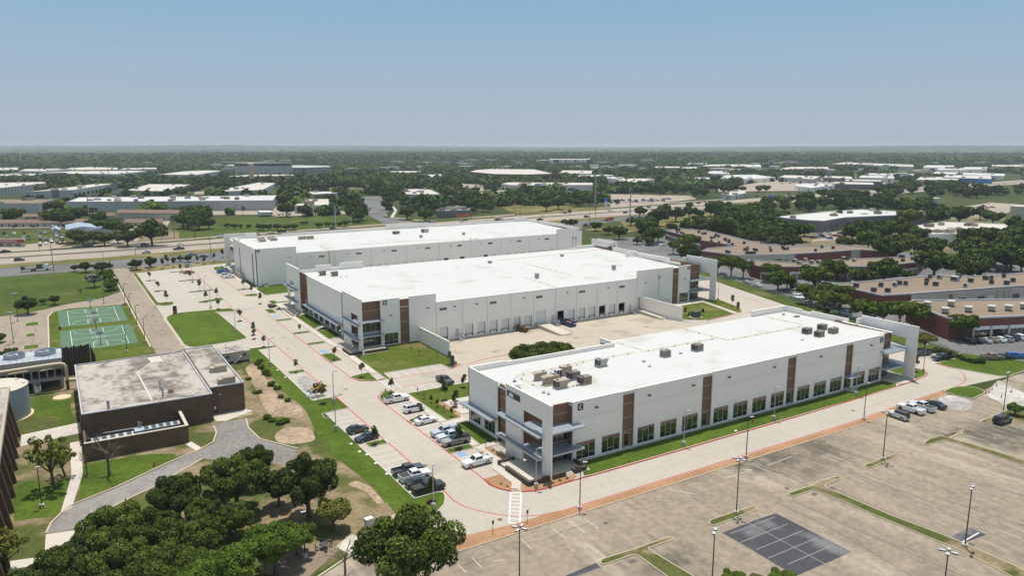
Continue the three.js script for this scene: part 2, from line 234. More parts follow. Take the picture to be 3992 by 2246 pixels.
lawn([[44.1, -299], [44.1, -301.8], [53.6, -305.2], [53.8, -300.5]], 1.5);
lawn([[65, -386], [73.5, -386], [73.5, -382], [65.4, -371.3], [63.6, -378]], 2);
// beside warehouse A and B
isl(62, 67.4, -320, -317.8); lawn([[62, -306.6], [67.2, -306.6], [67.2, -302.6], [65.6, -301.4], [62.4, -303.4]], [1, .5, 1, 1, 2]); lawn([[68.9, -342], [71.2, -342], [71.2, -321.9], [68.9, -321.9]], .4);
lawn([[69.2, -301.4], [69.2, -316.4], [71.5, -321.8], [110, -322.8], [110, -304.4]], [.8, .5, .3, 0, 1]);
lawn([[67.3, -289], [69.9, -289.3], [70.1, -285.4], [78, -285.4], [77, -280.8], [67.8, -280]], .6); isl(62.4, 65.2, -274.2, -267);
for (const z of [-254.4, -233.5, -218.2]) isl(61.6, 67, z - 1.15, z + 1.15);
lawn([[69, -258], [74, -259.5], [74, -237.2], [69, -236.6]], .4); lawn([[69, -233.6], [74, -233.8], [74, -222.4], [69, -220.8]], .4);
lawn([[61.5, -205.1], [64.9, -205.2], [65.2, -196.4], [61.5, -195.8]], .6); lawn([[61.4, -180.6], [67.2, -181.9], [66.6, -173.7], [62.6, -176]], [1, .5, .8, 3]);
lawn([[69.1, -198.4], [79.8, -198.9], [79.8, -204.6], [91.8, -204.7], [91.8, -183.6], [91.3, -176], [86.8, -173.4], [86.6, -178.7], [70.4, -179], [69.8, -173.4], [68.8, -173.4]], [.2, .2, .2, 0, 1, 4, 2, .3, .3, .6, .3], M.lawn_mown);
lawn([[181, -183.2], [181, -201.6], [195, -204.6], [195, -200], [208.1, -200.6], [202.8, -180], [187, -178]], [.5, 0, 0, 0, .5, 1, 3], M.lawn_mown); lawn([[209.9, -203], [217.3, -201.6], [212.6, -186], [206.6, -180.4], [205.2, -181.4]], [.4, .6, 3, 1.5, .3], M.lawn_mown);
// beside warehouse C
lawn([[61.5, -158.3], [61.9, -161.8], [64.2, -164.6], [66.6, -164.9], [67, -158.3]], [.5, 2, 2, .8, .4]); lawn([[61.5, -144], [63.9, -144.8], [67, -144.7], [67, -142], [61.5, -141.9]], [1.2, .4, .3, .3, 1.2]); isl(61.4, 66.9, -125.5, -123);
lawn([[68.8, -160.6], [88, -160.7], [88, -150.8], [73.4, -150.8], [73.4, -141.4], [72.4, -139.6], [68.8, -139.3]], .3, M.lawn_mown); lawn([[69, -136.9], [72.7, -136.9], [72.7, -123.9], [68.4, -123.7]], .3);
lawn([[80, -106.8], [176.5, -106.9], [176.5, -103.4], [174, -101.7], [79.5, -101.05], [77.2, -101.3], [78.2, -103.2], [80, -103.2]], [.1, .1, .4, .4, .4, .3, .3, .1]);
lawn([[178.2, -102.3], [182, -102.5], [189.4, -103.5], [191.5, -104.4], [193.6, -106.7], [193.4, -111], [186, -112.6], [184.6, -109], [184.4, -103.9]], [.3, .5, 2, 2, 2, 1, .5, .5, .3]);
struct('mulch_bed', sheet([[64.6, -102.3], [66.6, -101.3], [69.9, -101], [74.6, -101.3], [76.4, -102.2], [76.4, -103.2], [66.4, -103.2], [66, -104.6]], .1), M.mulch); struct('mulch_bed', sheet([[61.5, -109.8], [64.8, -110], [64.7, -105.6], [63.1, -103.3], [62.1, -104.8], [61.4, -107.3]], .1), M.mulch); struct('mulch_bed', sheet([[68.5, -121.8], [69.9, -122], [69.9, -114], [68.5, -114.2]], .1), M.mulch);
struct('mulch_bed', sheet([[72, -151.2], [73.3, -151.2], [73.3, -141.5], [72, -140]], .155), M.mulch);
// east side
lawn([[180.6, -94], [185, -94.6], [188, -94], [190.4, -92], [190.1, -89.6], [188.3, -88.1], [181, -87.3], [179.9, -90]], [.5, 1, 1, 1, 1, 1, .5, 1]);
lawn([[202.8, -108.4], [202.2, -104], [205, -93.2], [207.5, -91.8], [217, -92.2], [226, -96], [222.4, -104], [219, -111], [212.2, -108.3]], [.6, 3, 2, 2, 2, 1, 3, 2, .4]);
struct('verge', sheet([[212.4, -109.8], [219.4, -111.5], [224.6, -128], [234.6, -156], [243, -184], [252.8, -221], [262.4, -262], [275, -330], [300, -372], [270, -372], [268, -345], [257, -263], [244, -222.4], [232.2, -183], [213.2, -121]], .05), M.meadow);
// walks
const walk = (pts, y = .15) => struct('sidewalk', slab(pts, 0, y), M.concrete_walk);
walk([[67, -139.2], [68.6, -139.2], [68.6, -160.6], [67, -162.6]]); walk([[66.8, -122.8], [68.3, -123.6], [72.6, -123.9], [72.6, -122.2], [68.4, -121.9], [68.4, -113.8], [66.6, -113.8], [66.6, -105.2], [66, -104.7], [64.4, -102.6], [63, -103.2], [64.8, -105.8], [64.9, -113], [66.8, -116]]);
walk([[67, -138.9], [72.6, -138.9], [72.6, -137.2], [68.8, -137], [68.3, -124], [66.9, -124]]); walk([[67.3, -180], [69.05, -180], [69.05, -220.5], [67.3, -220.5]]); walk([[67.3, -220.6], [68.8, -220.6], [68.8, -278], [67.3, -278]]); walk([[67.5, -322], [68.8, -322], [68.8, -368], [67.5, -368]]); walk([[67.5, -307], [69.1, -302], [69.1, -321.8], [67.5, -321.8]]);
walk([[195.2, -199.9], [208.5, -200.5], [203, -180], [204.8, -180.4], [209.7, -201.6], [209, -204.6], [195.2, -203.8]]); struct('patio', slab(rect(73.45, 82, -150.7, -141.2), 0, .17), M.concrete_walk); walk([[176.7, -106.9], [184, -106.9], [184, -102.6], [178, -102.5], [176.7, -103.4]]);
walk([[29.8, -222.4], [46.6, -223], [52.6, -222.3], [52.6, -223.4], [46, -224], [29.8, -227]], .03);
// old parking lot
struct('parking_lot', sheet([[24, -93.4], [32.2, -97.4], [36, -98.2], [46.4, -90.4], [144.6, -90.8], [179.6, -92.2], [181, -87.1], [188.4, -87.9], [190.6, -89.4], [207, -91.6], [240, -91], [330, -70], [330, 30], [-20, 30], [10, -84]], .012), M.old_lot);
struct('mulch_strip', sheet([[37, -98], [48, -94.2], [54, -93.55], [58, -93.1], [62.6, -93.2], [69, -92.55], [142, -92.6], [180.4, -94.2], [179.6, -92.4], [144.6, -91], [69, -90.7], [46.4, -90.6]], .09), M.mulch);
struct('kerb', kerbLine([[37, -97.6], [46.4, -90.5], [69, -90.6], [144.6, -90.85], [179.6, -92.3]], .18, 0, .13), M.old_kerb);
const oldIsl = (q, pts, r) => lawn(P(q, pts), r, M.wild_grass, M.old_kerb, .15, 'planting_island');
oldIsl(a6, [[298, 545], [335, 560], [662, 440], [630, 408], [305, 518]], .9); oldIsl(a6, [[1412, 122], [1440, 140], [1480, 137], [1694, 45], [1660, 30]], .8);
oldIsl(a6, [[860, 326], [1045, 266], [1090, 236], [1225, 199], [1260, 215], [1135, 264], [1150, 285], [1600, 478], [2120, 675], [2576, 880], [2900, 1030], [2880, 1110], [2576, 975], [2110, 738], [1560, 508], [1115, 320], [1052, 300], [905, 350]], [.8, .5, .5, .8, .8, .8, .5, 0, 0, 0, 0, 0, 0, 0, 0, 1, 1, .8]);
oldIsl(ov, [[2320, 1116], [2336, 1104], [2412, 1084], [2422, 1091], [2388, 1102], [2575, 1158], [2800, 1230], [2800, 1248], [2575, 1172], [2378, 1108], [2330, 1120]], [.6, .6, .8, .6, .4, 0, 0, 0, 0, .4, .6]);
oldIsl(a5, [[1640, 1005], [1665, 983], [2000, 878], [2330, 757], [2392, 766], [2380, 792], [2130, 872], [2160, 900], [2576, 1149], [2800, 1290], [2500, 1290], [2300, 1149], [2000, 932], [1700, 1038], [1652, 1034]], [.6, .5, 0, .8, .5, .6, .6, .5, 0, 0, 0, 0, .8, .6, .6]);
oldIsl(s5, [[720, 1275], [750, 1255], [990, 1160], [1110, 1110], [1288, 1080], [1500, 1120], [1500, 1380], [1288, 1310], [1110, 1260], [880, 1275], [780, 1300]], [.5, .5, .5, .5, 0, 0, 0, 0, .5, .5, .5]); oldIsl(s5, [[240, 1449], [500, 1378], [530, 1388], [400, 1449], [330, 1480]], .5);
struct('asphalt_patch', sheet(P(a6, [[392, 606], [560, 545], [640, 512], [785, 466], [1332, 745], [925, 920], [860, 880], [560, 700]]), .02), M.asphalt_patch); struct('asphalt_patch', sheet(P(a6, [[2048, 632], [2180, 564], [2300, 620], [2130, 682]]), .02), M.asphalt_patch); struct('asphalt_patch', sheet(P(a5, [[1270, 1160], [1605, 1018], [1645, 1062], [1390, 1160]]), .02), M.asphalt_patch);
texd('dust', grain([.42, .39, .345], .4, 512, 20, 40, 371, .9), .95);
struct('dust_patch', sheet(fillet(P(s5, [[830, 880], [960, 740], [1140, 840], [1320, 930], [1320, 1090], [1060, 1100], [960, 1010], [820, 960]]), 2), .028), M.dust); struct('dust_patch', sheet(fillet(P(a3, [[860, 690], [1000, 590], [1130, 640], [1150, 690], [1110, 710], [930, 752]]), 1), .03), M.dust);
texd('slurry', grain([.36, .335, .305], .5, 512, 20, 30, 375, .9), .95);
struct('slurry_patch', sheet(fillet(P(s5, [[180, 980], [330, 930], [480, 960], [660, 1030], [600, 1120], [450, 1140], [250, 1060]]), 2), .026), M.slurry); struct('slurry_patch', sheet(fillet(P(a3, [[730, 500], [850, 470], [990, 560], [900, 610], [850, 660], [780, 610]]), 2), .028), M.slurry);
// painted lines
const paint = { white: [], red: [], faded: [], dim: [] };
const wline = (x0, z0, x1, z1, y = .026, w = .11, k = 'white') => paint[k].push(band([[x0, z0], [x1, z1]], w, y));
const poly = (pts, k, w = .22, y = .027) => paint[k].push(band(pts, w, y));
const stalls = (x0, x1, zs) => zs.forEach(z => wline(x0, z, x1, z)), rng = (a, b, s) => { const o = []; for (let v = a; s > 0 ? v <= b : v >= b; v += s) o.push(v); return o; };
stalls(47.9, 53.1, [...rng(-112.3, -133.5, -2.74), ...rng(-139.4, -153.5, -2.74), ...rng(-170, -190.5, -2.74), ...rng(-196.2, -218.5, -2.74), ...rng(-238, -275, -2.74)]);
stalls(61.5, 66.8, [...rng(-127.9, -141.5, -2.74), ...rng(-147, -157.5, -2.74), ...rng(-183, -195.5, -2.74), ...rng(-221.5, -231.5, -2.74), ...rng(-236.5, -252.8, -2.74), ...rng(-323, -366, -2.74), ...rng(-309, -317, -2.74)]); stalls(38, 44.4, rng(-310, -384, -2.74)); stalls(44.8, 49.3, rng(-310, -384, -2.74)); stalls(31.3, 36.4, rng(-310, -384, -2.74)); wline(44.4, -310, 44.4, -384);
for (const x of rng(72.5, 86, 2.74)) wline(x, -178.6, x, -173.5); for (const x of rng(71.5, 95, 2.74)) wline(x, -165.2, x, -160.8);
for (const z of rng(-222, -320, -5.4)) wline(233 + (-z - 222) * .25, z, 240 + (-z - 222) * .25, z - 1);
for (const z of [-117.5, -120.2]) wline(61.5, z, 66.6, z); for (const z of [-206.5, -209.3, -212, -214.7]) wline(61.6, z, 66.9, z); for (const z of [-258.6, -261.4, -264.2]) wline(61.6, z, 66.9, z);
const arc = (cx, cz, r, a0, a1, n = 8) => Array.from({ length: n + 1 }, (_, i) => { const a = a0 + (a1 - a0) * i / n; return [cx + r * cos(a), cz + r * sin(a)]; });
poly([[53.2, -109], [53.0, -105.2], [53.6, -102.4], [55, -99.8], [56.7, -97.6], [58.3, -96], [59.9, -94.8], [62.6, -93.5], [67, -92.85], [142, -93], [166, -94], [181, -94.5], [188.9, -94.6], [194.5, -96], [198.9, -98.7], [201.6, -101.5], [202.3, -104]], 'red', .2);
poly([[53.2, -109], [53.2, -282]], 'red'); poly([[53.1, -283.6], [54.7, -381]], 'red'); poly([[61.45, -122.8], [61.4, -110]], 'red'); poly([[61.4, -125.6], [61.4, -158]], 'red'); poly([[61.5, -181], [61.6, -266]], 'red'); poly([[62.2, -303], [62.4, -380]], 'red'); poly([[69.9, -173.5], [87, -173.6], [92, -174.8], [100, -177], [108, -177.5]], 'red', .2); poly([[66.6, -165.1], [70.8, -166], [100, -165.5]], 'red', .2); poly([[208, -178], [223, -181], [228, -194], [230, -217], [240, -262]], 'red', .2);
for (let k = 0; k < 9; k++) { const t = k / 8; wline(62.8 - 5.7 * t, -102.9 + 8.8 * t, 64.3 - 5.9 * t, -101.9 + 9.1 * t, .027, .22); } wline(62.8, -102.9, 57.1, -94.1, .028, .22); wline(64.3, -101.9, 58.4, -92.9, .028, .22);
for (let k = 0; k < 7; k++) wline(67 - .25 * k * 0, -173.2 + 1.3 * k, 69.4, -173.2 + 1.3 * k, .027, .14); wline(67, -173.4, 67, -165, .028, .14); wline(69.4, -173.4, 69.4, -165, .028, .14); for (let k = 0; k < 5; k++) wline(204 + k * 1.3, -178, 205.4 + k * 1.3, -174, .027, .12);
// faded rows of the old lot
for (const [q, l] of [[a6, [[[640, 128], [980, 262]], [[0, 292], [205, 330]], [[320, 163], [615, 150]], [[410, 215], [610, 152]], [[720, 120], [895, 57]]]], [a5, [[[1480, 570], [1625, 668]], [[1330, 595], [1490, 712]], [[1170, 680], [1310, 775]], [[850, 770], [960, 880]], [[365, 970], [460, 1065]], [[225, 1040], [300, 1110]], [[2440, 280], [2560, 360]], [[1510, 830], [1690, 955]], [[570, 1000], [690, 985]], [[1600, 1000], [1690, 955]]]]]) for (const [a, b] of l) paint.faded.push(band(P(q, [a, b]), .12, .02));
for (let i = 0; i < 26; i++) for (const z0 of [-84.5, -76, -61, -52.5]) if (rnd() < .8) { const x = 110 + i * 2.75, c = G(3200, 2000); paint.faded.push(band([[x, z0 + rr(0, 1)], [x + .1, z0 + rr(3, 5)]], .09, .019)); }
for (const [a, b] of [[[458, 612], [778, 492]], [[525, 678], [868, 543]], [[640, 730], [978, 590]], [[727, 790], [1080, 643]], [[868, 835], [1192, 697]], [[560, 520], [1135, 830]]]) paint.dim.push(band(P(a6, [a, b]), .12, .026)); paint.white.push(band(P(a6, [[2122, 676], [2245, 606]]), .2, .026));
struct('white_markings', paint.white, M.road_white); struct('red_markings', paint.red, M.red_paint); struct('faded_markings', paint.faded, M.faded_white); struct('dim_markings', paint.dim, M.dim_white);
{ // cracks sealed with tar
  const l = [], crack = (q, pts, w = .07) => l.push(band(P(q, pts), w, .02));
  crack(a5, [[1130, 770], [1190, 745], [1260, 705], [1540, 622]], .1); crack(a5, [[770, 875], [1015, 795]]); crack(a5, [[2190, 395], [2300, 410], [2370, 412], [2390, 385], [2576, 358]]); crack(a5, [[2410, 440], [2490, 420], [2520, 395], [2600, 410]]); crack(a5, [[240, 1050], [600, 935]], .09); crack(a6, [[1300, 165], [1700, 310], [2576, 640]], .1); crack(a6, [[900, 370], [1300, 560], [2000, 860], [2130, 918]], .1); crack(a6, [[1490, 155], [1500, 180], [2000, 365], [2576, 560]], .08); crack(a6, [[1800, 85], [2250, 240], [2576, 345]], .07); crack(a6, [[1360, 200], [1800, 420], [2300, 560], [2576, 690]], .07); crack(a6, [[290, 735], [370, 785], [400, 830], [470, 865]], .06); crack(a6, [[1060, 160], [1350, 58]], .09); crack(a6, [[830, 400], [1150, 560], [1500, 760], [1760, 918]], .08);
  const road = [[[22.5, -250], [25, -256], [24, -266], [27, -275], [25, -290]], [[28, -300], [26, -312], [27.5, -325]], [[23, -330], [25, -345], [24, -360]], [[27, -262], [29, -270]], [[-9, -262], [-8, -280], [-9, -300]], [[-14, -270], [-13, -290]]]; for (const r of road) l.push(band(r, .1, .03));
  struct('sealed_cracks', l, M.tar);
}
// access symbols: blue square with a white figure
{
  const bl = [], wh = []; const sym = (cx, cz, s = 1.3) => { bl.push(sheet(rect(cx - s / 2, cx + s / 2, cz - s / 2, cz + s / 2), .03)); const y = .034; wh.push(band(arc(cx + .1, cz + .1, .33, -1, 3.6, 10), .09, y), band([[cx - .45, cz - .1], [cx - .05, cz - .1], [cx + .05, cz + .25], [cx + .4, cz + .3]], .1, y), sheet(arc(cx - .5, cz - .12, .11, 0, 6.28, 8), y)); };
  sym(63.2, -121.7, 1.5); sym(63.2, -118.9, 1.5); for (const z of [-205.8, -208]) sym(63.4, z - 1, 1.5); for (const z of [-259.8, -262.8]) sym(63.4, z, 1.5);
  const o = struct('access_markings', bl, M.blue_paint); part(o, 'figure', wh, M.road_white);
}
// raised red kerbs
struct('red_kerb', [kerbLine([[61.4, -109.9], [61.15, -107.4], [61.9, -104.9], [63, -103.2]], .2, 0, .16), kerbLine([[64.5, -102.1], [66.6, -101.15], [69.9, -100.85], [74.6, -101.0], [82, -100.85], [135, -101.2], [160, -101.7], [182, -102.35], [189.4, -103.4], [191.5, -104.3], [193.7, -106.7], [193.6, -108.5]], .2, 0, .16), kerbLine([[61.5, -158.1], [61.8, -161.8], [64.1, -164.7], [66.6, -165]], .18, 0, .16), kerbLine([[61.4, -180.4], [62.5, -176], [66.4, -173.6]], .18, 0, .16), kerbLine([[61.4, -205], [61.4, -195.8]], .2, 0, .16), kerbLine([[61.4, -125.3], [61.4, -123]], .22, 0, .16), kerbLine([[61.4, -144], [61.4, -142]], .22, 0, .16), kerbLine([[53.25, -158.4], [53.25, -167.2]], .18, 0, .16), kerbLine([[187, -177.9], [202.8, -179.9]], .18, 0, .16), kerbLine([[206.7, -180.3], [212.7, -186]], .18, 0, .16), kerbLine([[202.7, -108.4], [202.1, -104]], .18, 0, .16), kerbLine([[91.4, -176], [86.8, -173.3]], .2, 0, .16)], M.red_paint);
// brick-paver ramps and iron covers
struct('tactile_paving', [sheet([[62.9, -103.9], [64, -103.2], [63.7, -102.8], [62.6, -103.5]].map(([x, z]) => [x + .5, z - .1]), .165), sheet(rect(66.2, 67.3, -120.6, -119.9), .165), sheet(rect(57.3, 58.2, -92.4, -91.6), .1), sheet(rect(66.9, 68.6, -174.6, -174), .165), sheet(rect(67.5, 68.6, -211, -210.2), .165)], M.brick_paver);
for (const [q, x, y] of [[a3, 640, 170], [a3, 595, 45], [a3, 480, 45], [a3, 1285, 622], [a3, 1230, 682], [s5, 100, 470], [a5, 640, 583], [a4, 2170, 188], [q5, 645, 1305], [a6, 862, 285], [a6, 1055, 28], [a5, 1245, 542], [q2, 830, 352], [q2, 1355, 215], [a5, 1700, 618]]) { const p = q(x, y); tag(part(scene, 'manhole_cover', cyl(p.x, 0, .034, p.z, .42, .42, 16), M.iron), 'round dark iron manhole cover set in the paving', 'manhole cover', 'iron covers in the paving'); }
for (const [x, z] of [[106.5, -183.1], [135.8, -183.2], [164.9, -183.2]]) tag(part(scene, 'drain_grate', box(x - .9, x + .9, courtY(z), courtY(z) + .035, z - .5, z + .5), M.iron), 'rectangular dark drain grate in the truck court', 'drain grate', 'drain grates in the truck court');
for (const [q, x, y] of [[a6, 1062, 328], [a6, 1187, 285], [a6, 2188, 692], [a5, 1968, 1002]]) { const p = q(x, y); tag(part(scene, 'drain_grate', box(p.x - .6, p.x + .6, 0, .03, p.z - .4, p.z + .4), M.iron), 'rusty drain grate beside a planting island of the old lot', 'drain grate', 'drain grates in the old lot'); }
// ---------- streets ----------
struct('access_road', sheet([[21.6, -228], [29.5, -232], [29.4, -405], [22.4, -406]], .016), M.old_road); struct('kerb', [kerbLine([[21.2, -240], [21.4, -404]], .5, 0, .05), kerbLine([[29.55, -236], [29.55, -279]], .4, 0, .06), kerbLine([[29.5, -304], [29.5, -388]], .4, 0, .06)], M.old_kerb);
struct('access_road', sheet(fillet([[21.5, -312.5], [21.7, -341], [12.4, -327.3], [2.3, -324.2], [-4.2, -317.5], [-13.6, -311.6], [-60, -311], [-60, -215], [-5, -215], [-4.9, -300], [-3.5, -311], [2, -314.6]], [3, 3, 5, 5, 5, 5, 0, 0, 0, 4, 4, 3]), .018), M.old_road); struct('kerb', kerbLine([[-4.6, -225], [-4.6, -302], [-3.2, -310.4], [2, -314], [12, -312.6], [19, -312.2]], .5, 0, .06), M.old_kerb);
lawn([[21.1, -232], [21.1, -308], [18.5, -312.2], [2, -313.9], [-3.1, -310], [-4.2, -302], [-4.2, -226]], [0, 2, 2, 2, 2, 2, 0], M.lawn_mown, null, .05);
struct('meadow', sheet([[-260, -409], [13.8, -406], [17, -398], [17.2, -366], [19.5, -340], [12.4, -328], [2.3, -325], [-4.2, -318.5], [-14, -312.4], [-260, -312]], .03), M.meadow);
for (const [x, z, w, d] of [[-9.2, -292, 2, 5], [-9.4, -275, 1.3, 4.5], [-9, -258, 2, 5], [-20, -280, 2, 5]]) lawn(rect(x - w, x + w, z - d / 2, z + d / 2), 1.4, M.lawn, M.old_kerb, .14, 'planting_island');
const HWN = [[-900, -452], [21, -451], [84, -458], [200, -468], [325, -488], [422, -495], [578, -509], [900, -545], [1290, -585], [2600, -720]], HWF = [[2600, -800], [1422, -648], [900, -598], [656, -576], [470, -553], [345, -538], [220, -520], [42, -497], [-900, -498]];
struct('highway', sheet([...HWN, ...HWF], .05), M.motorway);
struct('frontage_road', sheet([[-900, -411], [13, -407], [30, -405.5], [72, -406], [250, -424], [330, -444], [420, -474], [560, -497], [560, -505], [420, -488], [325, -466], [240, -447], [80, -440], [18, -435.5], [-900, -437]], .04), M.asphalt);
struct('verge', [sheet([[-900, -437.2], [18, -435.7], [80, -440.2], [240, -447.2], [325, -466.2], [420, -488.2], [420, -494.8], [325, -487.8], [200, -467.8], [84, -457.8], [21, -450.8], [-900, -451.8]], .045), sheet([[29.6, -388], [31, -387.2], [72, -396.2], [200, -394], [246, -392.2], [330, -440], [250, -423.4], [72, -405.2], [30, -405]], .035)], M.dry_grass);
struct('frontage_road', sheet([[-900, -506], [40, -505], [220, -527], [345, -546], [470, -562], [660, -586], [660, -594], [470, -571], [345, -555], [215, -537], [40, -513], [-900, -514]], .05), M.old_road);
{ const l = [], off = (pts, t) => pts.map(([x, z]) => [x, z + t]); const c = [[-900, -474.5], [42, -474], [200, -494], [325, -513], [470, -524], [656, -543], [1422, -617]]; const w = [];
  for (const t of [3.5, 7.3, 11, 14.7, -3.5, -7.3, -11]) { const pts = off(c, t); for (let s = 0; s < pts.length - 1; s++) { const [a, b] = [pts[s], pts[s + 1]], L = hyp(b[0] - a[0], b[1] - a[1]), n = min(60, Math.floor(L / 12)); for (let k = 0; k < n; k++) { const u = k / n, v = u + 3 / L; w.push(band([[a[0] + (b[0] - a[0]) * u, a[1] + (b[1] - a[1]) * u], [a[0] + (b[0] - a[0]) * v, a[1] + (b[1] - a[1]) * v]], .3, .07)); } } }
  struct('lane_markings', w, M.road_white); struct('median_barrier', kerbLine(c, .5, 0, .9), M.stone_pale); }
const CROSS = P(b3, [[90, 1000], [150, 1060], [600, 1060], [330, 960], [250, 850], [200, 758], [262, 742], [40, 738], [75, 800]]);
struct('cross_street', sheet([[215, -540], [246, -538], [233, -585], [262, -640], [318, -800], [345, -810], [345, -835], [270, -830], [297, -800], [237, -640]], .06), M.asphalt); struct('sidewalk', kerbLine([[250, -538], [239, -580], [268, -640], [322, -798]], 2.6, 0, .1), M.concrete_walk);
// east street and lots
struct('parking_lot', sheet([[262.6, -262], [253, -221], [243.2, -184], [234.8, -156], [224.8, -128], [219.8, -111], [226.2, -96.4], [300, -66], [420, -90], [430, -170], [380, -290], [335, -372], [300, -374], [275.4, -330]], .045), M.asphalt);
struct('driveway', sheet([[25.2, -162.5], [26.6, -163.8], [31.9, -163.4], [31, -157.6], [31.5, -150], [36.5, -141], [34, -134], [26, -140], [20, -146], [10.6, -137.8], [5.7, -134.6], [1.8, -131.6], [-.4, -127.6], [-5.6, -128.4], [-4.7, -131.6], [-2.3, -136.6], [5.3, -140.6], [14.2, -146.8], [20.2, -150.2], [23.5, -153], [25, -158]], .03), M.drive_asphalt);
struct('kerb', [kerbLine([[31.9, -163.6], [31.1, -157.6], [31.7, -150], [36.9, -141]], .3, 0, .14), kerbLine([[-5.6, -128.4], [-4.9, -131.8], [-2.5, -136.8], [5.2, -140.9], [14.1, -147.1], [20.1, -150.5], [23.3, -153.3], [24.8, -158.2], [25, -162.6]], .3, 0, .14), kerbLine([[-.3, -127.4], [1.9, -131.3], [5.8, -134.3], [10.7, -137.5], [20, -145.7]], .3, 0, .12), kerbLine([[22, -92.4], [32, -97.7], [36, -101.8]], .3, 0, .15)], M.old_kerb);
struct('plaza', sheet([[-5.6, -128.2], [0, -126.8], [1, -114], [-6, -114]], .035), M.stone_pale); struct('plaza', sheet([[20, -100], [24.5, -94.8], [31.5, -100.2], [31, -101.6], [26.5, -104.5]], .035), M.roof_gravel); struct('sidewalk', [sheet([[-1.9, -136.1], [-3.6, -134.6], [-1.6, -150], [-1.4, -168], [.6, -168], [.2, -150]], .03), sheet([[-6, -118.5], [-10, -119.5], [-10, -122], [-5.7, -121]], .03), sheet([[18.2, -155.5], [19.6, -155.8], [20.8, -151.2], [19.6, -150.4]], .03), sheet([[26, -170], [33.2, -169.8], [34.4, -168], [28, -164.4], [26, -165.4]], .03), sheet([[-9.8, -178], [.8, -180], [.8, -173], [-9.8, -171]], .03), sheet([[31.3, -101.4], [34.5, -103.6], [36, -101.8], [32.3, -98]], .03)], M.wall_stucco);
// grounds of the brick plant: mixed grass, worn soil of the ditch
struct('meadow', sheet([[-12, -110], [-12, -228], [21.4, -228], [30, -222.4], [43.4, -221.9], [43.6, -208], [44.6, -192], [44, -174], [45, -163], [42.6, -148], [42, -132], [43.4, -120], [43.2, -109], [42.6, -103], [36, -99], [31.4, -97.8], [20, -93], [-8, -92]], .012), M.wild_grass);
struct('ditch_bed', sheet(fillet(P(a3, [[160, 390], [240, 330], [330, 400], [380, 480], [480, 620], [560, 740], [800, 820], [810, 950], [640, 940], [480, 920], [390, 860], [320, 700], [260, 580], [200, 470]]), 2), .025), M.bare_earth); struct('bare_patch', [sheet(fillet(P(a3, [[480, 1130], [620, 1040], [900, 1060], [960, 1200], [700, 1240], [520, 1220]]), 2), .02), sheet(fillet(P(a4, [[1290, 400], [1400, 350], [1560, 420], [1720, 600], [1640, 620], [1500, 470]]), 1.2), .022), sheet(fillet(P(a1, [[2260, 940], [2500, 905], [2560, 940], [2400, 985], [2260, 980]]), 1), .02)], M.bare_earth);
struct('lawn_patch', [sheet(fillet(P(a2, [[190, 480], [330, 440], [420, 520], [700, 420], [720, 480], [640, 700], [560, 820], [300, 830], [150, 870], [130, 650]]), 2), .02), sheet(fillet(P(a2, [[830, 290], [1500, 180], [1800, 180], [1700, 260], [1300, 440], [800, 640], [820, 400]]), 2), .021), sheet(fillet(P(a1, [[310, 780], [700, 740], [750, 1080], [620, 1110], [600, 960], [330, 970]]), 2), .02)], M.lawn);
// basketball courts
const courtMark = [];
for (const [z0, z1] of [[-310.6, -281.6], [-275.8, -246.6]]) {
  const c = struct('basketball_court', slab(rect(-1.5, 18.7, z0, z1), 0, .08), M.court_green), X0 = 1.4, X1 = 16.1, Z0 = z0 + 1.4, Z1 = z1 - 1.4, cx = (X0 + X1) / 2, cz = (Z0 + Z1) / 2, y = .086, l = [];
  const ln = pts => l.push(band(pts, .14, y)); ln([[X0, Z0], [X1, Z0], [X1, Z1], [X0, Z1], [X0, Z0]]); ln([[X0, cz], [X1, cz]]); l.push(band(arc(cx, cz, 1.8, 0, 2 * PI, 24), .11, y + .002), band(arc(cx, cz, .7, 0, 2 * PI, 16), .11, y + .002));
  for (const [ze, s] of [[Z0, 1], [Z1, -1]]) { ln([[cx - 1.85, ze], [cx - 1.85, ze + s * 5.6], [cx + 1.85, ze + s * 5.6], [cx + 1.85, ze]]); l.push(band(arc(cx, ze + s * 5.6, 1.8, 0, 2 * PI, 20), .09, y + .004), band(arc(cx, ze + s * 1.5, 6.4, s > 0 ? .05 : -.05, s > 0 ? PI - .05 : -PI + .05, 24), .1, y + .004)); }
  part(c, 'court_lines', l, M.road_white);
}
// ---------- warehouses ----------
const font = await new FontLoader().loadAsync('fonts/droid/droid_sans_bold.typeface.json');
// a wall in the plane z = c (axis 'z', u = x) or x = c (axis 'x', u = z); its body reaches from c back by t (sign of t)
function wallGeo(axis, c, t, u0, u1, y0, y1, holes = []) {
  const s = new THREE.Shape(), f = axis === 'z' ? 1 : -1, A = f * u0, B = f * u1, lo = min(A, B), hi = max(A, B);
  s.moveTo(lo, y0); s.lineTo(hi, y0); s.lineTo(hi, y1); s.lineTo(lo, y1); s.closePath();
  for (const [a, b, h0, h1] of holes) { const l = min(f * a, f * b), r = max(f * a, f * b), p = new THREE.Path(); p.moveTo(l, h0); p.lineTo(r, h0); p.lineTo(r, h1); p.lineTo(l, h1); p.closePath(); s.holes.push(p); }
  let g = new THREE.ExtrudeGeometry(s, { depth: abs(t), bevelEnabled: false }); if (axis === 'x') g.rotateY(PI / 2);
  const o = t > 0 ? c : c - abs(t); axis === 'z' ? g.translate(0, 0, o) : g.translate(o, 0, 0); return uvm(g);
}
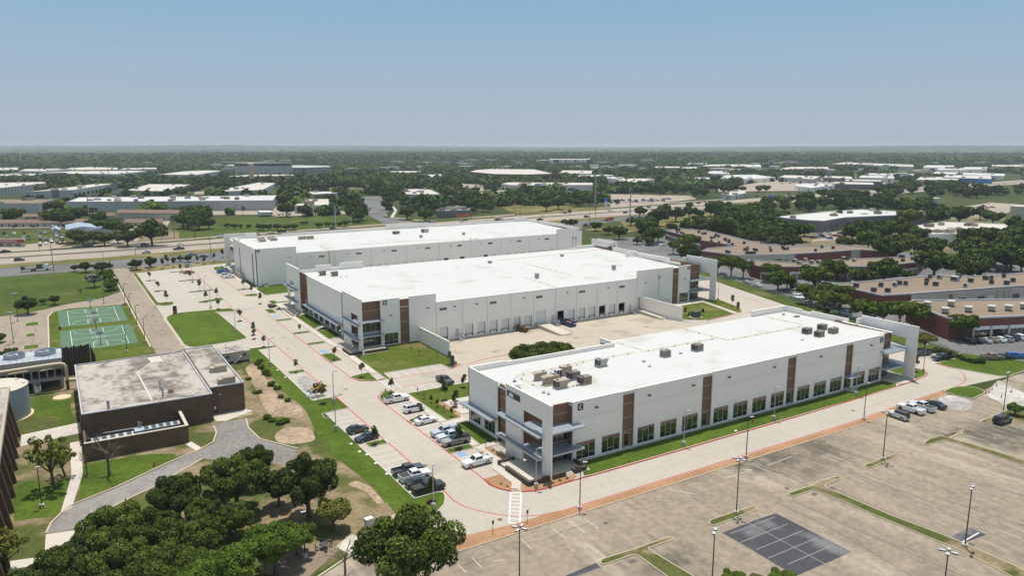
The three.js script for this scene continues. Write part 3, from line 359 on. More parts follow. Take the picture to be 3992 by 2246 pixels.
// panel cut by shallow horizontal reveals: bands with 5 cm gaps in front of a backing sheet
function panelGeo(axis, c, t, u0, u1, y0, y1, cuts, holes = []) {
  const ys = [y0, ...cuts.filter(v => v > y0 && v < y1), y1], l = [], s = Math.sign(t);
  for (let i = 0; i < ys.length - 1; i++) { const a = ys[i] + (i ? .03 : 0), b = ys[i + 1] - (i < ys.length - 2 ? .03 : 0), h = holes.filter(k => k[2] < b && k[3] > a).map(k => [k[0], k[1], max(k[2], a), min(k[3], b)]); const inner = h.filter(k => k[2] > a + .01 && k[3] < b - .01); l.push(wallGeo(axis, c, t, u0, u1, a, b, inner.length === h.length ? h : inner)); }
  l.push(wallGeo(axis, c + s * .07, s * (abs(t) - .08), u0 + .01, u1 - .01, y0, y1 - .05, holes)); return l;
}
// brick facing with pale joint strips at the cuts
function bricks(parent, name, axis, c, t, u0, u1, y0, y1, cuts) { const b = part(parent, name, wallGeo(axis, c, t, u0, u1, y0, y1), M.brick_pier); for (const y of cuts) part(b, 'joint_strip', wallGeo(axis, c - Math.sign(t) * .012, t * .2, u0, u1, y - .05, y + .05), M.wall_stucco); return b; }
// glazed opening of width w and height h, local frame: centre bottom at origin, face to +z
function makeWindow(w, h, cols, trans, frame = M.frame_pale) {
  const o = new THREE.Group(); o.name = 'window'; const f = [], b = .07, cw = w / cols;
  f.push(box(-w / 2, w / 2, 0, b, -.06, .03), box(-w / 2, w / 2, h - b, h, -.06, .03)); for (let i = 0; i <= cols; i++) { const x = -w / 2 + i * cw, x0 = i === 0 ? x : x - b / 2, x1 = i === cols ? x : x + b / 2; f.push(box(i === 0 ? x : x0, i === 0 ? x + b : x1 - (i === cols ? b : 0) + (i === cols ? b : 0), b, h - b, -.06, .03)); }
  for (let i = 0; i < cols; i++) {
    const ts = trans[i % trans.length].map(t => t * h), x0 = -w / 2 + i * cw + b / 2, x1 = x0 + cw - b; let y = b;
    for (const t of [...ts, h - b]) { part(o, 'pane', box(x0, x1, y, t - (t === h - b ? 0 : b / 2), -.05, -.02), M.glass_dark); if (t !== h - b) f.push(box(x0, x1, t - b / 2, t + b / 2, -.06, .028)); y = t + b / 2; }
  }
  part(o, 'frame', f, frame); return o;
}
const TA = [[.25], [.76], [.3]], TB = [[.74], [.22], [.74]];
const winA = makeWindow(4.42, 3.5, 3, TA), winB = makeWindow(4.42, 3.5, 3, TB), winDoor = makeWindow(1.5, 2.8, 1, [[]]), glassA = makeWindow(5.6, 3.3, 4, [[.3], [.7], [.3], [.7]]), glassB = makeWindow(6.8, 3.4, 4, [[.3], [], [.68], [.3]]), clere = makeWindow(2.5, .78, 1, [[]], M.unit_dark);
const putWin = (parent, proto, x, y, z, turn = 0) => { const c = proto.clone(); c.position.set(x, y, z); c.rotation.y = turn; parent.add(c); return c; };
const WEST = -PI / 2, EAST = PI / 2;
// metal canopy: deck with seams, fascia round it
function canopy(parent, x0, x1, y, z0, z1, along) {
  const d = [box(x0, x1, y, y + .06, z0, z1)], n = Math.floor((along === 'x' ? x1 - x0 : z1 - z0) / .45); for (let i = 1; i < n; i++) { const t = i / n; d.push(along === 'x' ? box(x0 + (x1 - x0) * t - .02, x0 + (x1 - x0) * t + .02, y + .06, y + .1, z0, z1) : box(x0, x1, y + .06, y + .1, z0 + (z1 - z0) * t - .02, z0 + (z1 - z0) * t + .02)); }
  const c = part(parent, 'canopy', d, M.canopy_metal); part(c, 'fascia', [box(x0 - .06, x0, y - .22, y + .13, z0 - .06, z1 + .06), box(x1, x1 + .06, y - .22, y + .13, z0 - .06, z1 + .06), box(x0, x1, y - .22, y + .13, z0 - .06, z0), box(x0, x1, y - .22, y + .13, z1, z1 + .06)], M.fascia); return c;
}
function roofSlab(parent, pts, yf, mat = M.roof_white, t = .35, name = 'roof') { const g = slab(pts, 0, t), p = g.attributes.position; for (let i = 0; i < p.count; i++) p.setY(i, p.getY(i) - t + yf(p.getX(i), p.getZ(i))); g.computeVertexNormals(); return part(parent, name, g, mat); }
function letterSign(parent, ch, x, y, z, turn = 0, s = 1) {
  const o = part(parent, 'letter_sign', box(-.62 * s, .62 * s, -.66 * s, .66 * s, 0, .06), M.dark_sign); o.position.set(x, y, z); o.rotation.y = turn;
  const t = new TextGeometry(ch, { font, size: .85 * s, depth: .03, curveSegments: 3, bevelEnabled: false }); t.computeBoundingBox(); const bb = t.boundingBox; t.translate(-(bb.min.x + bb.max.x) / 2, -(bb.min.y + bb.max.y) / 2, .062); part(o, 'letter', uvm(t), M.sign_white); return o;
}
const wallLamp = (parent, x, y, z, turn = 0) => { const g = [box(-.35, .35, -.1, .06, .02, .4), box(-.2, .2, -.14, -.1, .1, .38)]; const m = part(parent, 'wall_lamp', g, M.unit_dark); m.position.set(x, y, z); m.rotation.y = turn; return m; };
// ===== warehouse C =====
{
  const C = thing('warehouse', 'white tilt-up warehouse marked C with a row of tall windows and brick piers', 'warehouse', null);
  const cuts = [4.35, 8.5, 8.95], zS = -107.1, T = -.3, wy0 = .4, wy1 = 3.9;
  const wall = (...a) => part(C, 'wall_panel', panelGeo(...a), M.wall_white);
  const spans = [[78.95, 90.9, [82.05, 88.1]], [93.85, 112.3, [97.05, 103.08, 109.1]], [115.2, 139.1, [118.15, 124.18, 130.2, 136.2]], [142.05, 160.3, [145.2, 151.2, 157.2]], [163.1, 175.4, [166.3, 172.35]]]; let k = 0;
  for (const [x0, x1, ws] of spans) {
    wall('z', zS, T, x0, x1, 0, 12.1, cuts, ws.map(x => [x - 2.21, x + 2.21, wy0, wy1]));
    for (const x of ws) putWin(C, k++ % 2 ? winB : winA, x, wy0, zS - .12);
  }
  part(C, 'foundation', box(78.9, 175.5, -.3, .3, -107.5, -107.04), M.fascia);
  for (const [x0, x1, door] of [[90.9, 93.85, 1], [112.3, 115.2, 1], [139.1, 142.05, 1], [160.3, 163.1, 0]]) {
    bricks(C, 'brick_pier', 'z', zS - .45, T, x0 - .1, x1 + .1, 0, 11.7, [3.6, 6.4, 9.2]); putWin(C, winDoor, (x0 + x1) / 2 - .1, .4, zS - .4);
    part(C, 'coping', box(x0 - .1, x1 + .1, 11.7, 11.78, zS - .8, zS - .42), M.fascia);
  }
  for (const [x0, x1] of spans) part(C, 'coping', box(x0 - .02, x1 + .02, 12.1, 12.16, zS - .34, zS + .04), M.wall_white);
  for (const x of [84.3, 97.5, 109.5, 120, 134.3, 150.6, 170]) wallLamp(C, x, 10.2, zS);
  letterSign(C, 'C', 80.6, 10.9, zS + .01); letterSign(C, 'C', 174.3, 10.9, zS + .01);
  // corner recesses, brick above, glass below, canopies and the free-standing wing walls
  for (const [cx, s] of [[127.2, 1], [127.2, -1]]) {
    const X = d => s > 0 ? cx - d : cx + d, lo = (a, b) => [min(X(a), X(b)), max(X(a), X(b))];
    const [a0, a1] = lo(53.4, 48.25), zR = -108.5, [g0, g1] = lo(53.4, 48.3);
    bricks(C, 'brick_wall', 'z', zR, T, a0, a1, 7.6, 11.7, [9.8]); part(C, 'spandrel', wallGeo('z', zR, T, a0, a1, 3.45, 4.2), M.brick_pier); part(C, 'coping', box(X(53.4) - .35, X(53.4) + .35, 11.7, 11.78, -122.6, -108.3), M.wall_white); part(C, 'brick_return', wallGeo('x', X(48.25), s * .3, zR, zS - .3, 0, 11.7), M.brick_pier);
    bricks(C, 'brick_wall', 'x', X(53.4), s * .3, zR, -122.6, 7.6, 11.7, [9.8]); part(C, 'brick_wall', [wallGeo('x', X(53.4), s * .3, zR, -122.6, 3.4, 4.2), wallGeo('x', X(53.4), s * .3, -112.6, -122.6, 0, 3.4), wallGeo('x', X(53.4), s * .3, -112.6, -122.6, 4.2, 7.6)], M.brick_pier);
    for (const y of [.15, 4.2]) { const w = putWin(C, glassA, (a0 + a1) / 2, y, zR - .12); w.scale.x = (a1 - a0) / 5.65; const v = putWin(C, glassA, X(53.4) + s * .14, y, -110.6, s > 0 ? WEST : EAST); v.scale.x = 3.9 / 5.6; }
    for (const y of [7.75, 3.55]) { canopy(C, ...lo(55.65, 47), y, -108.4, -105.1, 'x'); canopy(C, ...lo(57.4, 56.35), y, -119.8, -105, 'z'); canopy(C, ...lo(56, 53.5), y - .02, -112.4, -108.55, 'z'); }
    // wing wall with tall opening
    part(C, 'wing_wall', panelGeo('x', X(56), s * .3, -118.5, -102.95, 0, 13.95, [10.5, 6.9, 3.5], []).slice(0, 0).concat([wallGeo('x', X(56), s * .3, -118.5, -112.45, 0, 10.5), wallGeo('x', X(56), s * .3, -105.85, -102.95, 0, 10.5), wallGeo('x', X(56), s * .3, -118.5, -102.95, 10.53, 13.95)]), M.wall_white); part(C, 'coping', box(X(56) - .04 - (s < 0 ? .3 : 0), X(56) + .34 - (s < 0 ? .3 : 0), 13.95, 14.02, -118.55, -102.9), M.wall_white);
    part(C, 'wing_return', [wallGeo('z', -118.2, -.3, ...lo(55.7, 53.2), 0, 13.4)], M.wall_white);
    // side facade
    wall('x', X(54.2), s * .3, -137, -124.9, 0, 12.2, cuts, [[-136.3, -131.88, .5, 3.9], [-130.2, -125.78, .5, 3.9]]); for (const z of [-134.09, -127.99]) { const w = putWin(C, winA, X(54.2) + s * .12, .5, z, s > 0 ? WEST : EAST); w.scale.y = .97; }
    canopy(C, ...lo(56.1, 54.25), 4.35, -137.4, -124.4, 'z'); bricks(C, 'brick_pier', 'x', X(53.6), s * .3, -124.9, -122.4, 0, 11.7, [3.6, 6.4, 9.2]); if (s > 0) letterLogo(C, X(56) - .04, 12.25, -115.6);
  }
  // roof drains to the north
  const ry = (x, z) => 11.55 + (z + 107) * .018;
  roofSlab(C, [[73.7, -108.6], [78.9, -108.6], [78.9, -107.35], [175.5, -107.35], [175.5, -108.6], [180.6, -108.6], [180.6, -137], [180.6, -141.8], [112.6, -141.8], [112.6, -136.8], [73.2, -136.8]], ry);
  part(C, 'north_wall', [wallGeo('z', -141.9, .3, 112.6, 181, -1, 10.85), wallGeo('z', -137, .3, 73, 112.8, -1, 10.9)], M.wall_white);
  part(C, 'parapet', [box(73, 82.3, 10.8, 12.2, -137.1, -136.75), box(82.3, 112.9, 10.8, 11.95, -137.08, -136.75)], M.wall_white); part(C, 'parapet', box(112.6, 112.9, 10.7, 12.1, -142.2, -137.1), M.wall_white);
  part(C, 'parapet', [box(166.8, 181.3, 10.7, 12.6, -142.1, -141.7), box(180.9, 181.25, 10.7, 12.6, -141.7, -136), box(180.9, 181.2, 10.7, 11.8, -136, -132.9), box(180.9, 181.25, 10.7, 12.7, -132.9, -121.2), box(180.9, 181.2, 10.7, 11.7, -121.2, -110)], M.wall_white); part(C, 'east_wall', wallGeo('x', 181.1, -.3, -142, -118, 0, 10.8), M.wall_white);
  // raised terrace with planters and steps at the near corner
  part(C, 'terrace', [slab([[66.9, -113.4], [71.15, -113.4], [73.6, -122], [73.7, -108.6], [79, -108.6], [79, -103.6], [66.9, -103.6]], 0, .45)], M.concrete_walk); part(C, 'terrace', slab(rect(175.5, 183.7, -113, -103.8), 0, .3), M.concrete_walk);
  for (const p of [[66.5, 67.1, -111, -103], [67.1, 71, -103.6, -103], [71.8, 74.6, -103.7, -103.05], [76.4, 79.4, -103.9, -103.2], [66.6, 70.2, -113.9, -113.45], [79, 79.5, -107, -103.9]]) part(C, 'planter_wall', box(p[0], p[1], 0, .95, p[2], p[3]), M.planter);
  for (let i = 0; i < 3; i++) part(C, 'step', box(74.7, 76.3, 0, .45 - i * .13, -103.6 + i * .3, -103.3 + i * .3), M.concrete_walk);
  { const rail = []; for (let i = 0; i < 9; i++) { const z = -114.5 - i * .9; rail.push(rod([70.9, .2, z], [70.9, 1.25, z], .025)); } rail.push(rod([70.9, 1.25, -114.5], [70.9, 1.25, -121.7], .025), rod([70.9, .7, -114.5], [70.9, .7, -121.7], .02)); for (let i = 0; i < 7; i++) { const z = -116 - i * .9; rail.push(rod([68.5, .2, z], [68.5, 1.2, z], .025)); } rail.push(rod([68.5, 1.2, -116], [68.5, 1.2, -121.4], .025)); for (const x of [66.9, 68.6]) rail.push(rod([x, .3, -111.6], [x, 1.3, -111.6], .025), rod([x, 1.3, -111.6], [x, .9, -113], .025)); part(C, 'handrail', rail, M.galv); }
  part(C, 'side_door_canopy', box(160.2, 164.6, 3.3, 3.55, -107.3, -105.4), M.canopy_metal); part(C, 'side_steps', [box(160.6, 163, 0, .4, -107.4, -104.9), box(163, 163.4, 0, .2, -107, -105)], M.concrete_walk); part(C, 'handrail', [rod([163.3, 0, -104.9], [163.3, 1.1, -104.9], .03), rod([160.7, 1.3, -104.9], [163.3, 1.1, -104.9], .03), rod([160.7, .4, -104.9], [160.7, 1.3, -104.9], .03)], M.galv);
}
function letterLogo(parent, x, y, z) { // dark panel with a pale emblem of stacked gables
  const o = part(parent, 'logo_sign', box(-2.3, 2.3, -.58, .58, 0, .08), M.dark_sign); o.position.set(x, y, z); o.rotation.y = WEST; const l = []; for (let i = 0; i < 4; i++) { const s = new THREE.Shape(), a = -1.55 + i * .42, h = [.3, .42, .55, .36][i]; s.moveTo(a, -.42); s.lineTo(a + .34, -.42); s.lineTo(a + .34, h - .18); s.lineTo(a + .17, h); s.lineTo(a, h - .18); s.closePath(); l.push(uvm(new THREE.ExtrudeGeometry(s, { depth: .02, bevelEnabled: false }).translate(0, 0, .082))); } part(o, 'emblem', l, M.sign_white);
}
// ===== warehouse B =====
{
  const B = thing('warehouse', 'white warehouse marked B with dock doors along its truck court', 'warehouse', null), zS = -205, T = -.3, cuts = [4.6, 8.3, 11.6];
  const wall = (...a) => part(B, 'wall_panel', panelGeo(...a), M.wall_white);
  // dock wall
  const docks = [[99.2, 101.95], [108.2, 110.92], [112.7, 115.36], [117.12, 119.85], [121.65, 124.3], [126.2, 128.65], [130.48, 133.15], [148.18, 150.8], [152.73, 155.32], [157.14, 159.8], [161.7, 164.3, 1], [166.05, 168.75], [170.6, 173.15, 1]], drive = [[134.9, 138.95, 0], [143.8, 146.45, 1], [179.3, 183, 0]];
  const seams = [98.25, 107.35, 116.3, 125.15, 134.1, 143.02, 151.9, 160.76, 169.7, 178.75], holes = [...docks.map(d => [d[0], d[1], 0, 3.15]), [134.9, 138.95, -.0 + .01, 4.15], [143.8, 146.45, .01, 3.2]];
  for (let i = 0; i < seams.length - 1; i++) { const a = seams[i], b = seams[i + 1], hs = holes.filter(h => h[0] > a - .5 && h[1] < b + .5).map(h => [max(h[0], a + .05), min(h[1], b - .05), max(h[2], .02), h[3]]); part(B, 'wall_panel', [...panelGeo('z', zS, T, a + .02, b - .02, -1.4, 11.3, [4.6, 8], hs)], M.wall_white); }
  for (const [a, b, open] of docks) {
    const d = open ? part(B, 'dock_door', box(a, b, 2.7, 3.15, zS - .6, zS - .5), M.door_white) : part(B, 'dock_door', box(a, b, .02, 3.15, zS - .25, zS - .18), M.door_white); if (!open) for (let i = 1; i < 5; i++) part(d, 'door_section', box(a + .03, b - .03, i * .63 - .58, i * .63 - .02, zS - .18, zS - .155), M.door_white);
    part(B, 'dock_bumper', [box(a - .05, a + .3, -.75, -.1, zS, zS + .12), box(b - .3, b + .05, -.75, -.1, zS, zS + .12)], M.rubber); part(B, 'dock_lip', box(a + .32, b - .32, -.16, -.02, zS, zS + .14), M.unit_dark); part(B, 'door_guard', box(b + .02, b + .12, -.5, 3.1, zS, zS + .1), M.unit_dark);
  }
  part(B, 'drive_door', box(134.9, 138.95, .02, 4.15, zS - .25, zS - .16), M.door_white); part(B, 'floor', box(75, 210, -.3, .01, -270.5, zS - .35), M.concrete_walk); part(B, 'drive_door', box(179.4, 183, .02, 4.2, zS - .02, zS + .03), M.door_grey);
  for (const x of seams) part(B, 'downspout', [cyl(x, -1.2, 11.2, zS + .1, .09, .09, 8), box(x - .2, x + .2, 10.8, 11.25, zS, zS + .25)], M.frame_white);
  for (const x of [100.6, 118.5, 136.3, 154.1, 171.9]) putWin(B, clere, x, 8.58, zS + .03); for (const x of [104.6, 112.4, 130.3, 147.8, 165.5, 183]) wallLamp(B, x, 9.3, zS);
  part(B, 'coping', box(98.2, 178.8, 11.3, 11.42, zS - .35, zS + .12), M.frame_white); part(B, 'dock_pipe', [cyl(143.4, 0, 3, zS + .1, .05, .05, 6)], M.unit_grey);
  // taller ends
  wall('z', zS, T, 80.05, 86.2, 0, 14.05, cuts, [[81.05, 85.45, .2, 3.55]]); putWin(B, winA, 83.25, .12, zS - .12); wall('z', zS, T, 89.2, 98.2, -1, 14.05, cuts); wall('z', zS, T, 178.8, 196.4, -1, 14.1, cuts); wall('z', zS, T, 199.4, 205.3, 0, 14.1, cuts, [[200.1, 204.6, .25, 3.6]]); putWin(B, winB, 202.35, .18, zS - .12);
  for (const [a, b] of [[86.2, 89.2], [196.4, 199.4]]) bricks(B, 'brick_pier', 'z', zS - .35, T, a - .05, b + .05, 0, 13.4, [3, 6.4, 9.9]);
  letterSign(B, 'B', 81.5, 13.0, zS + .01); letterSign(B, 'B', 204.4, 13.0, zS + .01); wallLamp(B, 83.2, 9.1, zS); wallLamp(B, 202.4, 9.1, zS); wallLamp(B, 95.4, 9.9, zS);
  for (const [a, b] of [[80.05, 86.2], [89.2, 98.2], [178.8, 196.4], [199.4, 205.3]]) part(B, 'coping', box(a - .02, b + .02, 14.06, 14.12, zS - .34, zS + .04), M.wall_white);
  part(B, 'conduit', [cyl(189.4, 0, 10.2, zS + .08, .06, .06, 6), box(189.1, 189.9, 10.2, 11.4, zS, zS + .35), box(189.2, 189.6, 7, 7.2, zS, zS + .15), box(189.2, 189.6, 4, 4.2, zS, zS + .15)], M.unit_grey); part(B, 'meter_bank', [box(190.4, 191.6, .3, 2, zS, zS + .4), ...[0, 1, 2, 3, 4, 5, 6, 7].map(i => box(192.2 + (i % 4) * .9, 192.55 + (i % 4) * .9, 1.3 + (i > 3 ? -.9 : .4), 1.65 + (i > 3 ? -.9 : .4), zS, zS + .2))], M.unit_grey);
  // end bays
  for (const s of [1, -1]) {
    const cx = 142.75, X = d => s > 0 ? cx - d : cx + d, lo = (a, b) => [min(X(a), X(b)), max(X(a), X(b))], turn = s > 0 ? WEST : EAST, zR = -206.2;
    const [a0, a1] = lo(68.5, 62.6);
    bricks(B, 'brick_wall', 'z', zR, T, a0, a1, 8.1, 13.6, [10.9]); part(B, 'spandrel', wallGeo('z', zR, T, a0, a1, 3.7, 4.5), M.fascia); part(B, 'brick_return', wallGeo('x', X(62.65), s * .3, zR, zS - .3, 0, 13.6), M.brick_pier);
    for (const y of [.25, 4.6]) { const w = putWin(B, glassB, (a0 + a1) / 2, y, zR - .12); w.scale.x = 5.85 / 6.8; }
    for (const y of [8.0, 3.75]) canopy(B, ...lo(69.9, 62), y, zR + .1, -203.6, 'x');
    // the two corner wings of this end
    for (const [z0, z1, o0, o1, dir] of [[-215.2, -199.3, -208.6, -202.4, 1], [-277, -261.2, -274.6, -268.2, -1]]) {
      const x = X(70.75); part(B, 'wing_wall', [wallGeo('x', x, s * .3, z0, z1, 10.65, 16), ...(dir > 0 ? [wallGeo('x', x, s * .3, z0, o0, 0, 10.6), wallGeo('x', x, s * .3, o1, z1, 0, 10.6)] : [wallGeo('x', x, s * .3, z0, o0, 0, 10.6), wallGeo('x', x, s * .3, o1, z1, 0, 10.6)])], M.wall_white);
      part(B, 'coping', box(x - .04 - (s < 0 ? .3 : 0), x + .34 - (s < 0 ? .3 : 0), 16, 16.06, z0 - .04, z1 + .04), M.wall_white); for (const y of [8.2, 3.85]) { canopy(B, ...lo(72.1, 70.95), y, z0 - .3, z1 - 1, 'z'); canopy(B, ...lo(70.6, 68.7), y - .03, min(o0, o1) + .1, max(o0, o1) - .1, 'z'); }
      if (dir > 0) part(B, 'wing_return', wallGeo('z', z0 + .3, -.3, ...lo(70.4, 68.4), 0, 15.4), M.wall_white);
    }
    for (const y of [.25, 4.6]) { const v = putWin(B, glassB, X(68.5) + s * .14, y, -209.6, turn); v.scale.x = 6.6 / 6.8; }
    part(B, 'brick_wall', [wallGeo('x', X(68.5), s * .3, -222.4, zR, 8.1, 13.6), wallGeo('x', X(68.5), s * .3, -222.4, zR, 3.7, 4.5), wallGeo('x', X(68.5), s * .3, -222.4, -213, 0, 3.7), wallGeo('x', X(68.5), s * .3, -222.4, -213, 4.5, 8.1)], M.brick_pier);
    bricks(B, 'brick_wall', 'x', X(68), s * .3, -272, -258.9, 0, 13.6, [3.4, 6.8, 10.2]); { const v = putWin(B, winDoor, X(68) - s * .1, .3, -262.4, turn); v.scale.set(1.6, 1.5, 1); }
    const ws = [-255.9, -249.9, -243.9, -237.9, -231.9, -226]; wall('x', X(68.65), s * .3, -258.8, -222.5, 0, 14.05, cuts, ws.map(z => [z - 2.21, z + 2.21, .25, 3.6])); ws.forEach((z, i) => putWin(B, i % 2 ? winB : winA, X(68.65) + s * .12, .18, z, turn)); canopy(B, ...lo(70.5, 68.7), 3.7, -259.2, -222, 'z');
  }
  // raised terraces and steps
  part(B, 'terrace', slab([[68.8, -212], [74, -212], [74, -206.3], [80, -206.3], [80, -200], [68.8, -200]], 0, .35), M.concrete_walk); for (const p of [[68.2, 68.8, -206, -199.4], [68.8, 72, -199.9, -199.4], [72.6, 80, -199.6, -199.2]]) part(B, 'planter_wall', box(p[0], p[1], 0, .85, p[2], p[3]), M.planter);
  part(B, 'terrace', slab([[67.4, -279], [74, -279], [74, -262], [69.8, -262], [69.8, -268], [67.4, -270]], 0, 1), M.concrete_walk); for (let i = 0; i < 6; i++) part(B, 'step', box(65.6 + i * .3, 67.4, 0, .16 + i * .15, -274, -271.6), M.concrete_walk); part(B, 'planter_wall', box(65, 66.8, 0, 1, -279.6, -276), M.planter); part(B, 'ramp_wall', [box(68.2, 68.5, 0, .9, -268, -257), box(69.9, 70.2, 0, 1.1, -262, -257.4)], M.concrete_walk);
  for (let i = 0; i < 5; i++) part(B, 'step', box(69.2 + i * .45, 72.6, 0, .15 + i * .16, -236.2, -234.2), M.concrete_walk); part(B, 'handrail', [rod([69.4, .2, -236.2], [72.4, 1.9, -236.2], .03), rod([69.4, .2, -234.2], [72.4, 1.9, -234.2], .03), rod([72.4, .8, -236.2], [72.4, 1.9, -236.2], .03), rod([72.4, .8, -234.2], [72.4, 1.9, -234.2], .03)], M.galv);
  // roof falls towards the docks
  const ry = (x, z) => 11.28 - (z + 205) * .0245;
  roofSlab(B, [[74.4, -206.4], [80, -206.4], [80, -205.3], [205.4, -205.3], [205.4, -206.4], [211, -206.4], [211, -271], [74.8, -271]], ry); part(B, 'north_wall', wallGeo('z', -271.3, .3, 74.5, 211, 0, 12.9), M.wall_white);
  part(B, 'parapet', [box(74.8, 81, 12.6, 13.9, -271.4, -271), box(81, 87, 12.6, 15.2, -271.4, -271), box(87, 90.2, 12.6, 14.1, -271.4, -271), box(90.2, 99.2, 12.6, 15.4, -271.45, -271)], M.wall_white);
  part(B, 'parapet', [box(211, 211.35, 12.5, 14.4, -259, -243), box(205, 211, 12.5, 14.4, -243, -242.65), box(210.6, 211, 12.3, 13.9, -242.6, -225), box(210.6, 211, 12, 13.1, -225, -216), box(200, 211, 12.5, 14.2, -271.4, -271), box(211, 211.3, 12.5, 14.2, -271.4, -262), box(196, 200, 12.5, 13.4, -271.4, -271)], M.wall_white); part(B, 'east_wall', wallGeo('x', 211.25, -.3, -271, -206.5, 0, 12), M.wall_white);
  part(B, 'corner_tower', [box(216, 216.35, 0, 16.1, -276.5, -262), box(211.2, 216, 11.6, 12, -270, -260)], M.wall_white);
}
// screen walls of the truck court
tag(part(scene, 'screen_wall', box(91.75, 92.05, -1.4, 4.6, -204.7, -183.7), M.wall_white), 'low white concrete wall between lawn and dock doors of warehouse B', 'wall'); tag(part(scene, 'screen_wall', box(180.4, 180.7, -1.4, 4.6, -204.7, -183.2), M.wall_white), 'white concrete wall beside the ramp and the green transformer', 'wall');
// ===== warehouse A =====
{
  const A = thing('warehouse', 'white warehouse marked A farthest back beside the highway', 'warehouse', null), zS = -323, T = -.3, cuts = [5.5, 9.6, 13];
  const wall = (...a) => part(A, 'wall_panel', panelGeo(...a), M.wall_white);
  wall('z', zS, T, 71.4, 88.5, 0, 15.9, cuts); wall('z', zS, T, 225.5, 242, 0, 15.45, cuts); const seams = rng(88.5, 225.6, 17.125);
  const opens = [...[10, 12, 13, 15].map(i => [115.6 + i * 4.38, 118.1 + i * 4.38, 1.9, 5.1]), [167.4, 169.9, 1.5, 5.4]].slice(0, 4).map(h => h); for (let i = 0; i < seams.length - 1; i++) wall('z', zS, T, seams[i], seams[i + 1], -1, 13.05, [5.6, 9.4], opens.filter(h => h[0] > seams[i] + .05 && h[1] < seams[i + 1] - .05)); part(A, 'floor', box(72, 241, 1.6, 1.88, -376.8, zS - .35), M.concrete_walk);
  for (const x of seams) part(A, 'downspout', [cyl(x, 0, 12.9, zS + .1, .1, .1, 8), box(x - .2, x + .2, 12.4, 12.9, zS, zS + .25)], M.frame_white); part(A, 'downspout', cyl(103, 0, 13, zS + .15, .22, .22, 8), M.pipe_yellow);
  for (let i = 0; i < 8; i++) { putWin(A, clere, 99.6 + i * 17.1, 10.3, zS + .03); wallLamp(A, 94.5 + i * 17.1, 11, zS); } wallLamp(A, 85.6, 11.4, zS);
  for (let i = 0; i < 25; i++) { const x = 115.6 + i * 4.38; if (i === 11 || i === 17) continue; const open = opens.some(h => abs(h[0] - x) < .1); if (!open) part(A, 'dock_door', box(x, x + 2.5, 1.9, 5.1, zS - .02, zS + .05), M.door_white); if (!open) part(A, 'door_guard', box(x + 2.52, x + 2.62, 1.9, 5.1, zS, zS + .1), M.unit_dark); }
  letterSign(A, 'A', 72.6, 14.9, zS + .01); letterSign(A, 'A', 241, 14.4, zS + .01); part(A, 'conduit', [cyl(236, 0, 9.6, zS + .1, .1, .1, 6), cyl(238, 0, 9, zS + .1, .1, .1, 6), box(235.6, 236.4, 9.6, 11, zS, zS + .3), box(237.6, 238.4, 9, 10.6, zS, zS + .3)], M.unit_grey);
  wall('x', 71.4, .3, -328.2, -323, 0, 15.9, cuts); wall('x', 71.4, .3, -353.3, -330.7, 0, 15.9, cuts); wall('x', 71.4, .3, -367.6, -355.6, 0, 15.9, cuts, [[-366.4, -362.6, 1.2, 6], [-361.7, -357.9, 1.2, 6]]);
  for (const z of [-364.5, -359.8]) { const w = putWin(A, winA, 71.52, 1.2, z, WEST); w.scale.set(3.8 / 4.42, 4.8 / 3.5, 1); } part(A, 'brick_pier', [...panelGeo('x', 71.9, .3, -330.8, -328.1, 1, 15.4, [6, 11]), ...panelGeo('x', 71.9, .3, -355.7, -353.2, 1, 15.4, [6, 11])], M.brick_pier);
  part(A, 'wing_wall', [wallGeo('z', -379.4, -.3, 69.8, 84.6, 11.35, 16.7), wallGeo('z', -379.4, -.3, 69.8, 72.2, 0, 11.35), wallGeo('z', -379.4, -.3, 79, 84.6, 0, 11.35)], M.wall_white); canopy(A, 72.2, 74, 8.3, -379.3, -372, 'z'); canopy(A, 72.2, 74, 4, -379.3, -372, 'z'); part(A, 'brick_wall', [wallGeo('x', 74.2, .3, -379, -367.6, 11, 15), wallGeo('z', -367.3, -.3, 71.5, 74.4, 0, 15.5)], M.wall_white); for (const y of [1, 5.6]) { const w = putWin(A, glassB, 74.3, y, -373.4, WEST); w.scale.set(1.5, 1.2, 1); }
  part(A, 'terrace', slab([[68, -382], [74, -382], [74, -368], [71.3, -368], [71.3, -346], [69.6, -346], [69.6, -366], [68, -368]], 0, 1.4), M.concrete_walk); part(A, 'ramp_wall', [box(68, 68.3, 0, 2.1, -372, -357), box(69.3, 69.6, 0, 2.2, -357, -346)], M.concrete_walk); part(A, 'handrail', [rod([71, 2.4, -352], [71, 1.2, -344], .04), rod([69.5, 3.2, -357], [69.5, 1.6, -346], .04)], M.galv);
  part(A, 'door_steps', [box(73.4, 75.6, 0, 1.1, -322.9, -321.6), ...[0, 1, 2, 3, 4].map(i => box(73.6, 75.4, 0, .95 - i * .19, -321.6 + i * .4, -321.2 + i * .4))], M.concrete_walk); part(A, 'handrail', [rod([73.5, 2.1, -322], [73.5, 1, -319.6], .04), rod([75.5, 2.1, -322], [75.5, 1, -319.6], .04)], M.galv);
  roofSlab(A, [[71.8, -323.4], [241.8, -323.4], [241.8, -377], [71.8, -377]], (x, z) => 12.95 - (z + 323) * .024); part(A, 'north_wall', wallGeo('z', -377.3, .3, 74, 242, 0, 14.1), M.wall_white); part(A, 'east_wall', wallGeo('x', 242, -.3, -377, -323.2, 0, 14), M.wall_white); part(A, 'parapet', [box(71.5, 71.8, 12.8, 15.4, -367.5, -353), box(71.6, 72, 12.6, 14.4, -377, -367.5)], M.wall_white);
